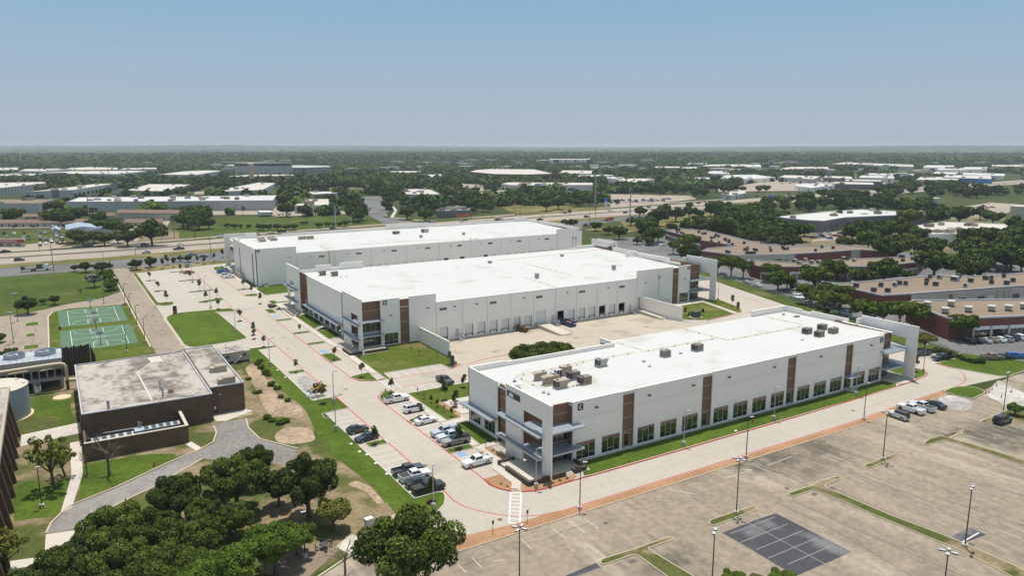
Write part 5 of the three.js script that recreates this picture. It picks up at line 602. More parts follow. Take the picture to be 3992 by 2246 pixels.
for (const [q, pts, h] of [[c1, [[90, 270], [1300, 40], [2000, -80]], 11.35], [c1, [[90, 270], [740, 610], [1180, 520]], 11.4], [c1, [[1500, 610], [2400, 440], [1640, 80]], 11.4], [q1, [[1540, 900], [2500, 725]], 11.25], [q2, [[0, 722], [960, 545]], 11.2], [q2, [[490, 420], [960, 545], [1080, 575]], 11.1], [q2, [[1080, 575], [2040, 395]], 11.2], [q2, [[1570, 285], [2040, 385]], 11], [q1, [[2260, 600], [2576, 700]], 11]]) gasPipe(q, pts, h, 'thin yellow gas pipe on blocks across the roof of warehouse C'); for (const [q, pts, h] of [[q7, [[0, 185], [1200, 60]], 12.6], [q7, [[200, 160], [850, 320]], 12.2], [q7, [[0, 235], [700, 440]], 11.6]]) gasPipe(q, pts, h, 'thin gas pipe across the roof of warehouse B'); gasPipe(b2, [[1600, 1285], [1880, 1400]], 13.2, 'yellow gas pipe across the roof of warehouse A'); gasPipe(b3, [[0, 1335], [600, 1290], [1470, 1270]], 13.2, 'gas pipe along the roof of warehouse A');
// ---------- lamp posts ----------
function lampGeo(kind) {
  const o = new THREE.Group(), dark = kind !== 'arm', m = dark ? M.pole_dark : M.pole_grey, H = { arm: 7.4, drive: 8.2, quad: 9.5, twin: 9.5, road: 7.5, court: 7 }[kind];
  if (kind === 'arm') part(o, 'concrete_base', [cyl(0, 0, .95, 0, .38, .36, 14)], M.concrete_walk); else part(o, 'concrete_base', cyl(0, 0, .6, 0, .4, .38, 12), M.stone_pale);
  part(o, 'pole', cyl(0, .5, H, 0, .1, .07, 8), m); const heads = { arm: [[.75, 0]], drive: [[.75, 0]], quad: [[.7, 0], [-.7, 0], [0, .7], [0, -.7]], twin: [[.6, 0], [-.6, 0]], road: [[.8, 0]], court: [[.1, 0]] }[kind];
  for (const [x, z] of heads) { const hd = part(o, 'lamp_head', x ? box(x - .38, x + .38, H - .02, H + .12, -.2, .2) : box(-.2, .2, H - .02, H + .12, z - .38, z + .38), kind === 'arm' ? M.pole_grey : M.pole_dark); part(hd, 'lens', x ? box(x - .3, x + .3, H - .05, H - .025, -.15, .15) : box(-.15, .15, H - .05, H - .025, z - .3, z + .3), M.lamp_lens); if (dark && kind !== 'road') part(hd, 'top_cover', x ? box(x - .36, x + .36, H + .12, H + .15, -.19, .19) : box(-.19, .19, H + .12, H + .15, z - .36, z + .36), M.galv); } part(o, 'arm', heads.map(([x, z]) => rod([0, H - .02, 0], [x, H + .04, z], .04)), m); return o;
}
const lampP = {}; function lamp(kind, x, z, turn, label, group) { const o = (lampP[kind] ||= lampGeo(kind)).clone(); o.name = numbered('lamp_post'); o.position.set(x, .01, z); o.rotation.y = turn; scene.add(o); return tag(o, label, 'lamp post', group); }
const lampPx = (kind, q, l, turn, label, group) => l.forEach(([x, y, h]) => { const p = q(x, y, h || 0); lamp(kind, p.x, p.z, turn, label, group); });
lampPx('arm', q4, [[850, 768], [1980, 443]], -.8, 'grey lamp post on a concrete drum in the lawn along warehouse C', 'lamp posts in the lawn along warehouse C'); lampPx('arm', q5, [[676, 1135]], -.6, 'grey lamp post on a concrete drum by the side door steps of warehouse C', null); lampPx('arm', q5, [[1434, 870]], .2, 'grey lamp post on a concrete drum in the corner island by the free-standing wing wall', null); lampPx('arm', q3, [[1255, 1140]], -.5, 'grey lamp post on a concrete drum in the mulch bed by the terrace', null); lampPx('arm', a3, [[440, 358], [1153, 772], [1175, 1078]], .35, 'grey lamp post on a concrete drum in the grass along the drive', 'lamp posts along the west drive'); lampPx('arm', a4, [[2263, 668]], .9, 'grey lamp post on a concrete drum at the rounded lawn end beside the black pickup', null); lampPx('arm', a7, [[2370, 888], [2120, 652], [2065, 512], [1940, 392], [1835, 290]], .1, 'grey lamp post on a concrete drum in the lot near warehouse A', 'lamp posts in the lot near warehouse A'); lampPx('arm', b6, [[960, 1195]], .2, 'grey lamp post in the small lawn at the east end of warehouse B', null);
lampPx('drive', q4, [[1632, 925]], -.3, 'tall dark lamp post in the mulch strip near the inlet slab', null); lampPx('drive', q3, [[1802, 1408]], -.4, 'tall dark lamp post in the mulch strip across from the terrace of warehouse C', null); lampPx('drive', q5, [[765, 1412]], .1, 'tall dark lamp post in the mulch strip by the parked pickups', null); lampPx('court', a4, [[832, 1210]], 0, 'dark lamp post with a square head on the brown plaza by the oaks', null);
lampPx('quad', a6, [[497, 473]], .4, 'four-headed dark lamp post in the island beside the black asphalt patch', null); lampPx('quad', a6, [[1553, 84]], .4, 'four-headed dark lamp post in a short island of the old lot, alone', null); lampPx('quad', a6, [[2025, 745, 9.5]], .4, 'four-headed dark lamp post at the long planted strip', null); lampPx('quad', a5, [[838, 670, 9.5]], .6, 'four-headed dark lamp post near the crosswalk ramp', null); lampPx('twin', a6, [[2143, 713]], .3, 'two-headed dark lamp post beside the small black patch', null); lampPx('twin', a6, [[343, 598, 9.5]], .6, 'two-headed dark lamp post next to the large black asphalt patch', null); lampPx('twin', s5, [[1015, 1172]], .2, 'two-headed dark lamp post in the island by the orange markers', null);
lampPx('road', a7, [[1262, 605], [1318, 718], [1384, 845], [1462, 985], [1050, 600], [1125, 320]], .05, 'dark lamp post along the worn access road by the courts', 'lamp posts along the access road'); lampPx('court', a1, [[1282, 318]], 0, 'dark lamp post at the corner of the near basketball court', null); lampPx('quad', a7, [[188, 780], [145, 1000]], .2, 'tall dark lamp post in a small island of the lot beyond the cooling tower', 'lamp posts in the worn lot'); lampPx('court', a2, [[430, 718]], 0, 'short dark lamp post on a square pad in the lawn', null);
// ---------- signs, hydrants, markers ----------
const hydrant = (q, x, y, label) => { const p = q(x, y), o = thing('fire_hydrant', label, 'hydrant', null, p.x, .1, p.z); part(o, 'barrel', [cyl(0, 0, .6, 0, .14, .13, 10), new THREE.SphereGeometry(.15, 10, 6).translate(0, .62, 0)], M.hydrant_red); part(o, 'nozzle', [rod([-.25, .45, 0], [.25, .45, 0], .07), rod([0, .45, 0], [0, .45, .24], .09)], M.hydrant_red); part(o, 'bonnet', cyl(0, .74, .84, 0, .05, .04, 6), M.hydrant_red); };
hydrant(q4, 1718, 485, 'red fire hydrant in the lawn along warehouse C'); hydrant(a3, 1727, 655, 'red fire hydrant in the rounded island by the white pickup'); hydrant(a2, 1553, 305, 'red fire hydrant on the grass beside the curving driveway');
const sign = (q, x, y, label, mat = M.unit_dark, w = .45, h = .6, H = 2.2) => { const p = q(x, y), o = thing('post_sign', label, 'sign', null, p.x, 0, p.z, .3); part(o, 'post', cyl(0, 0, H, 0, .04, .04, 6), M.pole_dark); part(o, 'plate', box(-w / 2, w / 2, H - h, H, .045, .07), mat); };
sign(a5, 570, 722, 'small dark post sign on the mulch left of the crosswalk ramp pad'); sign(a5, 915, 615, 'small dark post sign on the mulch beside the crosswalk end'); sign(q3, 622, 650, 'access parking sign with blue plate by the brown mulch bed', M.blue_paint, .3, .45); sign(a2, 1268, 685, 'low dark marker post on the grass by the driveway', M.unit_dark, .2, .3, 1);
for (const [x, y] of [[840, 905], [875, 872], [932, 822], [994, 965], [1115, 900]]) { const p = s5(x, y), o = thing('traffic_marker', 'slim orange traffic marker standing on the dusty pavement', 'traffic marker', 'orange markers by the dusty driveway mouth', p.x, .02, p.z); part(o, 'base', cyl(0, 0, .08, 0, .28, .26, 8), M.rubber); part(o, 'tube', cyl(0, .08, 1.15, 0, .09, .06, 8), M.plastic_orange); part(o, 'collar', [cyl(0, .7, .8, 0, .078, .076, 8), cyl(0, .9, 1, 0, .073, .071, 8)], M.sign_white); }
const monument = (q, x, y, w, h, mat, label) => { const p = q(x, y), o = thing('monument_sign', label, 'sign', null, p.x, .1, p.z, -.2); part(o, 'plinth', box(-w / 2 - .1, w / 2 + .1, 0, .25, -.35, .35), M.stone_pale); part(o, 'slab', box(-w / 2, w / 2, .25, h, -.25, .25), mat); part(o, 'plate', box(-w / 2 + .1, w / 2 - .1, h * .45, h - .15, .25, .28), M.dark_sign); }; monument(a3, 2475, 372, .9, 3, M.unit_dark, 'dark upright monument sign on the lawn in front of warehouse B'); monument(a7, 1765, 712, 1.3, 3, M.brick_pier, 'brown upright monument sign at the lawn corner by the access road'); monument(q2, 1208, 180, 1, 2.6, M.brick_pier, 'brown upright monument sign in the lawn at the east end of warehouse B');
{ const p = q2(680, 285), o = thing('transformer', 'dark green electrical transformer on a white pad in the lawn', 'transformer', null, p.x, .14, p.z); part(o, 'pad', box(-2, 2, 0, .15, -1.7, 1.7), M.concrete_walk); part(o, 'cabinet', box(-1.3, 1.3, .15, 2.1, -1.1, 1.1), M.box_green); part(o, 'lid', box(-1.35, 1.35, 2.1, 2.2, -1.15, 1.15), M.box_green); part(o, 'door', box(-1.1, -.05, .3, 1.9, 1.1, 1.13), M.box_green); part(o, 'door', box(.05, 1.1, .3, 1.9, 1.1, 1.13), M.box_green); }
{ const p = a4(1545, 888), o = thing('utility_cabinet', 'pale grey utility cabinet on the dry grass beside the big oak', 'cabinet', null, p.x, 0, p.z, .2); part(o, 'cabinet', box(-.6, .6, .1, 1.7, -.4, .4), M.unit_grey); part(o, 'lid', box(-.64, .64, 1.7, 1.78, -.44, .44), M.sign_white); part(o, 'plinth', box(-.7, .7, 0, .1, -.5, .5), M.stone_pale); }
for (const [q, x, y] of [[q6, 2225, 1212], [q7, 1760, 755], [q7, 838, 905], [q7, 710, 922], [q7, 1583, 635], [q7, 486, 800]]) { const p = q(x, y, -.8); tag(part(scene, 'bollard', [cyl(p.x, -1.2, .2, p.z, .09, .09, 10), new THREE.SphereGeometry(.09, 8, 5).translate(p.x, .2, p.z)], M.yellow_paint), 'yellow steel bollard guarding a ramp or wall end in the truck court', 'bollard', 'yellow bollards of the truck court'); }
// dock stairs, ramps, container, pallets
function dockStairs(x, label) { const o = thing('dock_stairs', label, 'stairs', 'steel stairs at the dock wall', x, 0, -205); part(o, 'landing', box(-.7, .9, -.12, 0, .05, 1.4), M.galv); for (let i = 0; i < 5; i++) part(o, 'tread', box(-.6, .8, -.24 - i * .2, -.19 - i * .2, 1.4 + i * .36, 1.74 + i * .36), M.galv); for (const s of [-.65, .85]) part(o, 'railing', [rod([s, 0, .1], [s, 1.1, .1], .03), rod([s, 0, 1.35], [s, 1.1, 1.35], .03), rod([s, 1.1, .1], [s, 1.1, 1.35], .03), rod([s, 1.1, 1.35], [s, -.1, 3.2], .03), rod([s, -.1, 3.2], [s, -1.15, 3.2], .03), rod([s, .5, .1], [s, .5, 1.35], .02), rod([s, .5, 1.35], [s, -.65, 3.2], .02), rod([s, .1, 2.3], [s, -.6, 2.3], .02)], M.galv); part(o, 'door', box(-.5, .5, 0, 2.1, .02, .06), M.door_grey); }
dockStairs(105.4, 'steel stairs to a grey door at the dock wall beside the screen wall'); dockStairs(142, 'steel stairs beside the blue waste container'); dockStairs(176, 'steel stairs by the east ramp at the dock wall');
for (const [x0, x1, label] of [[134.9, 139.2, 'wide concrete ramp rising to the drive-in door beside the pallets'], [178, 180.3, 'narrow concrete ramp rising along the white east wall']]) { const o = thing('loading_ramp', label, 'ramp', null, (x0 + x1) / 2, 0, -205), w = (x1 - x0) / 2; part(o, 'deck', hexa([[-w, -1.2, .1], [w, -1.2, .1], [w, -1.1, 15], [-w, -1.1, 15]], [[-w, -.02, .1], [w, -.02, .1], [w, -.72, 15], [-w, -.72, 15]]), M.concrete_walk); part(o, 'kerb', hexa([[-w - .2, -1.2, .1], [-w, -1.2, .1], [-w, -1.1, 15], [-w - .2, -1.1, 15]], [[-w - .2, .18, .1], [-w, .18, .1], [-w, -.55, 15], [-w - .2, -.55, 15]]), M.stone_pale); }
{ const o = thing('waste_container', 'long blue open-top waste container standing at the dock wall', 'skip', null, 145.6, -1.15, -201.2); part(o, 'side', box(-1.25, -1.15, .2, 1.6, -3, 3), M.bin_blue); part(o, 'side', box(1.15, 1.25, .2, 1.6, -3, 3), M.bin_blue); part(o, 'end', box(-1.15, 1.15, .2, 1.6, -3, -2.9), M.bin_blue); part(o, 'end', box(-1.15, 1.15, .2, 1.6, 2.9, 3), M.bin_blue); part(o, 'rubbish', box(-1.15, 1.15, .2, 1.1, -2.9, 2.9), M.rust); part(o, 'rib', [...rng(-2.6, 2.7, .65).map(z => box(1.25, 1.32, .2, 1.55, z - .05, z + .05)), ...rng(-.8, .9, .8).map(x => box(x - .05, x + .05, .2, 1.55, 3, 3.08))], M.bin_blue); part(o, 'skid', box(-1, 1, 0, .2, -2.9, 2.9), M.unit_dark); part(o, 'plate', [box(1.32, 1.34, .9, 1.3, .3, .7), box(.3, .8, .9, 1.3, 3.08, 3.1)], M.sign_white); }
{ const stack = (x, z, n, turn) => { const o = thing('pallet_stack', 'brown wooden pallet stack at the dock wall', 'pallets', 'pallet stacks at the dock wall', x, courtY(z) + .01, z, turn); for (let i = 0; i < n; i++) { const y = i * .15; part(o, 'pallet', [box(-.6, .6, y, y + .03, -.5, .5), box(-.6, .6, y + .1, y + .125, -.5, .5), ...[-.52, 0, .52].map(k => box(k - .05, k + .05, y + .03, y + .1, -.5, .5))], M.wood); } }; stack(127, -203.4, 15, 0); stack(128.3, -203, 13, .1); stack(127.4, -201.9, 14, -.1); stack(128.8, -201.6, 9, .2); stack(127.9, -200.6, 11, 0); stack(129.8, -201.4, 1, .5); }
// garden furniture
for (const [x, z, u] of [[75.2, -147.6, 1], [76.6, -144.2, 0]]) { const o = thing('picnic_table', u ? 'round picnic table with a closed pale umbrella on the white patio' : 'round picnic table without umbrella on the white patio', 'table', null, x, .17, z); part(o, 'table_top', cyl(0, .7, .76, 0, .7, .7, 14), M.unit_dark); part(o, 'leg', cyl(0, 0, .7, 0, .08, .08, 8), M.unit_dark); for (let i = 0; i < 4; i++) { const a = i * PI / 2 + .4; part(o, 'bench', [box(-.4, .4, .42, .47, -.17, .17).rotateY(-a).translate(cos(a + PI / 2) * 1.1, 0, sin(a + PI / 2) * 1.1), rod([0, .25, 0], [cos(a + PI / 2) * 1.1, .42, sin(a + PI / 2) * 1.1], .03)], M.unit_dark); } if (u) { part(o, 'umbrella_pole', cyl(0, .7, 1.5, 0, .03, .03, 6), M.galv); part(o, 'umbrella', cyl(0, 1.2, 3.0, 0, .2, .06, 8), M.umbrella); } }
// skid loader and the heap of broken concrete
{ const o = thing('skid_loader', 'yellow skid-steer loader with a black cab and lowered bucket', 'loader', null, 0, .03, 0), c = zm(1160, 1460, 12.075), r = c(1090, 832), f = c(850, 885); o.position.set((r.x + f.x) / 2, .03, (r.z + f.z) / 2 - .8); o.rotation.y = Math.atan2(-(f.z - r.z), f.x - r.x);
  part(o, 'chassis', [box(-1.15, 1, .35, 1.0, -.5, .5), hexa([[-1.4, .5, .6], [-1.4, .5, -.6], [-.4, .5, -.6], [-.4, .5, .6]], [[-1.35, 1.6, .55], [-1.35, 1.6, -.55], [-.4, 1.75, -.55], [-.4, 1.75, .55]])], M.machine_yellow); part(o, 'cab', [box(-.45, .75, 1.95, 2.08, -.48, .48), ...[[-.42, .45], [-.42, -.45], [.7, .45], [.7, -.45]].map(([x, z]) => box(x - .05, x + .05, 1, 1.95, z - .05, z + .05)), box(-.42, .7, 1, 1.35, .42, .46), box(-.42, .7, 1, 1.35, -.46, -.42)], M.machine_black); part(o, 'cab_glass', [box(.66, .69, 1.1, 1.9, -.4, .4)], M.car_glass); part(o, 'nose', box(.7, 1.15, .45, 1.1, -.46, .46), M.stone_pale);
  for (const s of [.66, -.66]) part(o, 'lift_arm', [hexa([[-1.3, 1.5, s - .1], [-1.3, 1.5, s + .1], [1.3, .75, s + .1], [1.3, .75, s - .1]], [[-1.3, 1.85, s - .1], [-1.3, 1.85, s + .1], [1.3, 1.0, s + .1], [1.3, 1.0, s - .1]]), rod([1.25, .9, s], [1.75, .3, s], .1), rod([-1.3, 1.6, s], [-1.15, 2.35, s], .07)], s > 0 ? M.machine_yellow : M.machine_yellow); part(o, 'rear_frame', [rod([-1.15, 2.35, .6], [-1.15, 2.35, -.6], .07), rod([-1.15, 2.3, 0], [-.5, 1.9, 0], .07)], M.machine_black);
  for (const x of [-.62, .58]) for (const s of [.72, -.72]) { const w = part(o, 'wheel', cyl(0, -.15, .15, 0, .42, .42, 14).rotateX(PI / 2).translate(x, .42, s), M.tyre); part(w, 'rim', cyl(0, -.16, .16, 0, .22, .22, 10).rotateX(PI / 2).translate(x, .42, s), M.stone_pale); } part(o, 'bucket', [hexa([[1.7, .02, .9], [1.7, .02, -.9], [2.6, .02, -.9], [2.6, .02, .9]], [[1.7, .12, .9], [1.7, .12, -.9], [2.6, .06, -.9], [2.6, .06, .9]]), box(1.65, 1.72, .02, .75, -.9, .9), hexa([[1.7, .02, .88], [1.7, .02, .92], [2.5, .02, .92], [2.5, .02, .88]], [[1.7, .75, .88], [1.7, .75, .92], [1.75, .7, .92], [1.75, .7, .88]]), hexa([[1.7, .02, -.92], [1.7, .02, -.88], [2.5, .02, -.88], [2.5, .02, -.92]], [[1.7, .75, -.92], [1.7, .75, -.88], [1.75, .7, -.88], [1.75, .7, -.92]])], M.galv); }
{ const c = zm(1160, 1460, 12.075), m = c(870, 1060), o = new THREE.Group(); o.name = 'rubble_heap'; scene.add(o); tag(o, 'heap of broken pale concrete pieces beside the loader', 'rubble'); const gs = [0, 1, 2].map(i => { const g = new THREE.DodecahedronGeometry(1, 0), p = g.attributes.position; for (let k = 0; k < p.count; k++) p.setXYZ(k, p.getX(k) * (1 + .3 * hash(k / 3 | 0, i, 3)), p.getY(k) * .45, p.getZ(k) * (.8 + .4 * hash(k / 3 | 0, i, 5))); g.computeVertexNormals(); return uvm(g); }); for (let i = 0; i < 90; i++) { const a = rnd() * 6.28, r = Math.sqrt(rnd()), x = m.x + cos(a) * r * 2.3, z = m.z + sin(a) * r * 1.3, y = .05 + .55 * (1 - r * r) * rnd(), k = part(o, 'rubble_piece', gs[i % 3], M.dust); k.position.set(x, y, z); k.scale.setScalar(rr(.12, .36)); k.rotation.set(rr(-.6, .6), rr(0, 6), rr(-.6, .6)); } }
// ---------- fences ----------
std('mesh_wire', [.4, .41, .4], .6, { transparent: true, opacity: .28 });
function chainFence(pts, H, label, step = 3.2) { const o = thing('chain_fence', label, 'fence'); for (let i = 0; i < pts.length - 1; i++) { const [a, b] = [pts[i], pts[i + 1]], L = hyp(b[0] - a[0], b[1] - a[1]), n = Math.round(L / step); for (let k = 0; k < n; k++) { const t = k / n; part(o, 'post', cyl(a[0] + (b[0] - a[0]) * t, 0, H + .1, a[1] + (b[1] - a[1]) * t, .05, .05, 6), M.galv); } const w = new THREE.PlaneGeometry(L, H).rotateY(Math.atan2(-(b[1] - a[1]), b[0] - a[0])).translate((a[0] + b[0]) / 2, H / 2 + .05, (a[1] + b[1]) / 2); part(o, 'wire_mesh', w, M.mesh_wire); part(o, 'top_rail', rod([a[0], H + .06, a[1]], [b[0], H + .06, b[1]], .03), M.galv); } }
chainFence([[275, -330], [257.5, -252], [249.5, -217], [240.5, -188], [230, -154], [222, -128], [217.6, -113]], 1.8, 'long grey chain-link fence between the east drive and the office street'); chainFence([[245, -330], [258, -318], [275, -330]], 1.8, 'short chain-link fence behind the marked end of warehouse A'); chainFence([[340, -452], [420, -480], [500, -497]], 1.6, 'chain-link fence along the frontage road by the orange lorry', 4);
// utility poles and monopoles
function utility(q, x, y, ty, label, group, kind = 'wood', y0 = 0) { const p = q(x, y), H = hgt(q, x, y, ty), o = thing(kind === 'steel' ? 'steel_monopole' : kind === 'light' ? 'street_lamp' : 'utility_pole', label, 'pole', group, p.x, 0, p.z), r = kind === 'steel' ? .55 : .17; part(o, 'shaft', cyl(0, 0, H, 0, r, r * .55, 10), kind === 'wood' ? M.bark : M.pole_grey); if (kind === 'wood') { part(o, 'crossarm', box(-1.3, 1.3, H - .9, H - .72, -.08, .08), M.bark); for (const k of [-1.1, .1, 1.1]) part(o, 'insulator', cyl(k, H - .72, H - .5, 0, .06, .06, 6), M.unit_grey); } if (kind === 'light') { part(o, 'arm', rod([0, H - .1, 0], [1.8, H + .3, 0], .06), M.pole_grey); part(o, 'lamp_head', box(1.5, 2.5, H + .2, H + .4, -.2, .2), M.pole_grey); } if (kind === 'steel') for (const k of [.72, .8, .88, .96]) part(o, 'bracket', rod([0, H * k, 0], [1.6 * (k > .85 ? -1 : 1), H * k + .2, 0], .09), M.pole_grey); return [p.x, H, p.z]; }
const tops = []; for (const [q, x, y, t] of [[b1, 1380, 545, 365], [b1, 1135, 1065, 690], [b2, 1965, 1150, 840], [b4, 1140, 1105, 600], [b4, 1830, 645, 470], [b4, 705, 860, 440]]) utility(q, x, y, t, 'tall grey steel monopole rising above the trees near the highway', 'steel monopoles', 'steel');
for (const [q, x, y, t] of [[b1, 1905, 1240, 1040], [b1, 2195, 1255, 960], [b1, 2450, 1250, 1080], [b1, 1540, 900, 815], [b1, 2110, 900, 815], [b1, 258, 930, 830], [b1, 450, 930, 825], [b2, 205, 1250, 1080], [b2, 800, 980, 825], [b2, 715, 980, 825], [b2, 1385, 1175, 985], [b3, 805, 1040, 870], [b3, 2022, 990, 750], [b3, 1962, 960, 765], [b3, 1935, 935, 835], [b3, 1755, 870, 755], [b3, 1590, 720, 620], [b3, 1410, 1010, 855], [b4, 635, 1110, 850], [b4, 710, 1020, 790], [b4, 2068, 930, 770], [b4, 510, 910, 780], [a7, 2125, 155, -70], [a7, 548, 285, 45], [a7, 525, 115, -5]]) tops.push(utility(q, x, y, t, 'brown utility pole with a crossarm along the streets beyond the warehouses', 'wooden utility poles', 'wood'));
for (const [q, x, y, t] of [[b1, 2035, 1315, 1110], [b1, 505, 1420, 1180], [b1, 1710, 1449, 1310], [b2, 1178, 1195, 1030], [b2, 2165, 1140, 945], [a7, 1045, 185, 80], [a7, 1368, 115, 0], [b4, 1480, 790, 690], [b4, 2245, 730, 630], [b4, 700, 905, 790], [b3, 165, 1090, 905], [a7, 652, 225, 165], [b4, 1525, 770, 670]]) utility(q, x, y, t, 'slim street lamp along the highway and its frontage roads', 'street lamps along the highway', 'light');
{ const l = []; for (let i = 0; i < tops.length - 1; i++) { const [a, b] = [tops[i], tops[i + 1]]; if (hyp(a[0] - b[0], a[2] - b[2]) < 160) for (const k of [-1.1, .1, 1.1]) { const m = [(a[0] + b[0]) / 2 + k, (a[1] + b[1]) / 2 - 1.8, (a[2] + b[2]) / 2]; l.push(rod([a[0] + k, a[1] - .5, a[2]], m, .025, 4), rod(m, [b[0] + k, b[1] - .5, b[2]], .025, 4)); } } const w = part(scene, 'power_lines', l, M.unit_dark); tag(w, 'thin dark power lines strung between the wooden utility poles', 'cable'); w.userData.kind = 'stuff'; }
// basketball hoops
for (const [q, x, y, t] of [[a7, 910, 655, 1], [a7, 945, 800, -1], [a7, 960, 858, 1], [a7, 1012, 1018, -1]]) { const p = q(x, y), o = thing('basketball_hoop', 'basketball hoop on a dark post at the end of a green court', 'hoop', 'hoops of the green courts', 8.75, 0, p.z, t > 0 ? 0 : PI); part(o, 'post', [cyl(0, 0, 3.2, 0, .1, .08, 8), rod([0, 3, 0], [0, 3.3, 1.1], .06)], M.pole_dark); part(o, 'backboard', box(-.9, .9, 2.9, 3.95, 1.1, 1.14), M.galv); part(o, 'rim', new THREE.TorusGeometry(.23, .02, 6, 14).rotateX(PI / 2).translate(0, 3.05, 1.4), M.plastic_orange); part(o, 'foot', box(-.5, .5, 0, .12, -.4, .4), M.pole_dark); }
{ const p = a7(610, 865); tag(part(scene, 'litter_bin', [cyl(p.x, 0, 1, p.z, .32, .36, 10), cyl(p.x, 1, 1.08, p.z, .4, .38, 10)], M.pole_dark), 'dark litter bin on the grass between the two courts', 'bin'); }
// pale drain inlets in the lawn edge
for (const [q, x, y] of [[a3, 610, 495], [a3, 525, 415], [a3, 1345, 1240], [a3, 1440, 1325], [a3, 1520, 1360], [a4, 1618, 168], [a4, 1742, 287], [q4, 1503, 585]]) { const p = q(x, y); tag(part(scene, 'valve_box', [cyl(p.x, 0, .17, p.z, .3, .3, 10)], M.sign_white), 'small pale valve box lid in the lawn', 'valve box', 'valve boxes in the lawn'); }
// ---------- trees ----------
M.leaf = Object.assign(new THREE.MeshPhysicalMaterial({ roughness: .9, specularIntensity: .1, vertexColors: true, side: THREE.DoubleSide }), { name: 'leaf' });
function taper(a, b, r0, r1, n = 7) { const A = new V3(...a), B = new V3(...b), d = B.clone().sub(A), g = new THREE.CylinderGeometry(r1, r0, d.length(), n, 1).toNonIndexed(); g.applyQuaternion(new THREE.Quaternion().setFromUnitVectors(new V3(0, 1, 0), d.clone().normalize())); g.translate((A.x + B.x) / 2, (A.y + B.y) / 2, (A.z + B.z) / 2); return g; }
// leaf sprays spread through the outer shell of many small lobes; every spray is a bent pair of triangles with its own tint
function crownGeo(lobes, n, size, tints, flat = .5) {
  const pos = new Float32Array(n * 18), col = new Float32Array(n * 18), tot = lobes.reduce((s, l) => s + l[3] * l[3], 0), v = new V3(), u = new V3(), w = new V3(), c = new V3(), nn = new V3(); let k = 0;
  for (let i = 0; i < n; i++) {
    let t = rnd() * tot, L = lobes[0], li = 0; for (; li < lobes.length - 1; li++) { t -= lobes[li][3] ** 2; if (t <= 0) break; } L = lobes[li];
    nn.set(rnd() - .5, rnd() - .42, rnd() - .5).normalize(); const r = L[3] * (.62 + .42 * Math.sqrt(rnd())); c.set(L[0] + nn.x * r, L[1] + nn.y * r * (L[4] || .75), L[2] + nn.z * r);
    v.set(rnd() - .5, rnd() - .5, rnd() - .5).addScaledVector(nn, flat); v.y += .25; v.normalize(); u.set(rnd() - .5, rnd() - .5, rnd() - .5).cross(v).normalize(); w.crossVectors(v, u); const s = size * (.6 + .8 * rnd()), sw = s * (.45 + .35 * rnd());
    const T = tints[(rnd() < .65 ? li : Math.floor(rnd() * 9)) % tints.length], b = .72 + .56 * rnd(), q = [[-s, -sw, 0], [s, -sw * .6, s * .2], [s * .8, sw, 0], [-s, -sw, 0], [s * .8, sw, 0], [-s * .7, sw * .8, s * .25]];
    for (const [x, y, z] of q) { pos[k] = c.x + u.x * x + w.x * y + v.x * z; pos[k + 1] = c.y + u.y * x + w.y * y + v.y * z; pos[k + 2] = c.z + u.z * x + w.z * y + v.z * z; col[k] = T[0] * b; col[k + 1] = T[1] * b; col[k + 2] = T[2] * b; k += 3; }
  }
  const g = new THREE.BufferGeometry(); g.setAttribute('position', new THREE.BufferAttribute(pos, 3)); g.setAttribute('color', new THREE.BufferAttribute(col, 3)); g.computeVertexNormals(); return g;
}
// crowns are built for radius 1; height of the crown centre hc and of the trunk are in the same unit
function makeTree(kind, n, leaf, tints, o = {}) {
  const g = new THREE.Group(), lobes = [], limbs = [], hc = o.hc ?? 1.05, sq = o.sq ?? .7, m = o.lobes ?? 14, tr = o.tr ?? .085;
  for (let i = 0; i < m; i++) { const a = i * 2.4 + rr(-.4, .4), rad = Math.sqrt((i + .5) / m) * (o.spread ?? .72), y = hc + (rr(-.5, .6)) * sq * (1.1 - rad * .8), s = rr(.2, .46) * (o.lobe ?? 1); const p = [cos(a) * rad, y, sin(a) * rad]; lobes.push([...p, s, rr(.65, .9)]); if (i % 2 === 0 || o.bare) limbs.push(taper([0, hc * .42 + rr(-.05, .1), 0], [p[0] * .9, p[1], p[2] * .9], tr * .5, tr * .12, 5)); }
  const lean = o.lean || 0; part(g, 'trunk', [taper([-lean, 0, 0], [0, hc * .5, 0], tr, tr * .68, 9), taper([0, hc * .48, 0], [rr(-.1, .1), hc * 1.05, rr(-.1, .1)], tr * .7, tr * .25, 7), ...limbs], M.bark); if (n) part(g, 'crown', crownGeo(lobes, n, leaf, tints), M.leaf);
  if (o.ring) { const r = part(g, 'mulch_ring', cyl(0, 0, .03, 0, o.ring, o.ring * .9, 12), M.dark_mulch); }
  return g;
}
function bareTree() { // leafless: limbs that fork into fine twigs
  const l = [], grow = (p, d, L, r, n) => { const e = p.clone().addScaledVector(d, L); l.push(taper(p.toArray(), e.toArray(), r, r * .6, n > 3 ? 7 : 4)); if (n) for (let i = 0; i < (n > 3 ? 5 : 3); i++) { const q = p.clone().lerp(e, n > 3 ? rr(.45, 1) : rr(.4, 1)), v = d.clone().add(new V3(rr(-1, 1), rr(-.35, .5), rr(-1, 1))).normalize(); grow(q, v, L * rr(.5, .72), r * .48, n - 1); } };
  grow(new V3(), new V3(0, 1, 0), 1.05, .055, 4); const g = new THREE.Group(); part(g, 'trunk', l, std('dead_wood', [.14, .11, .085], 1)); return g;
}
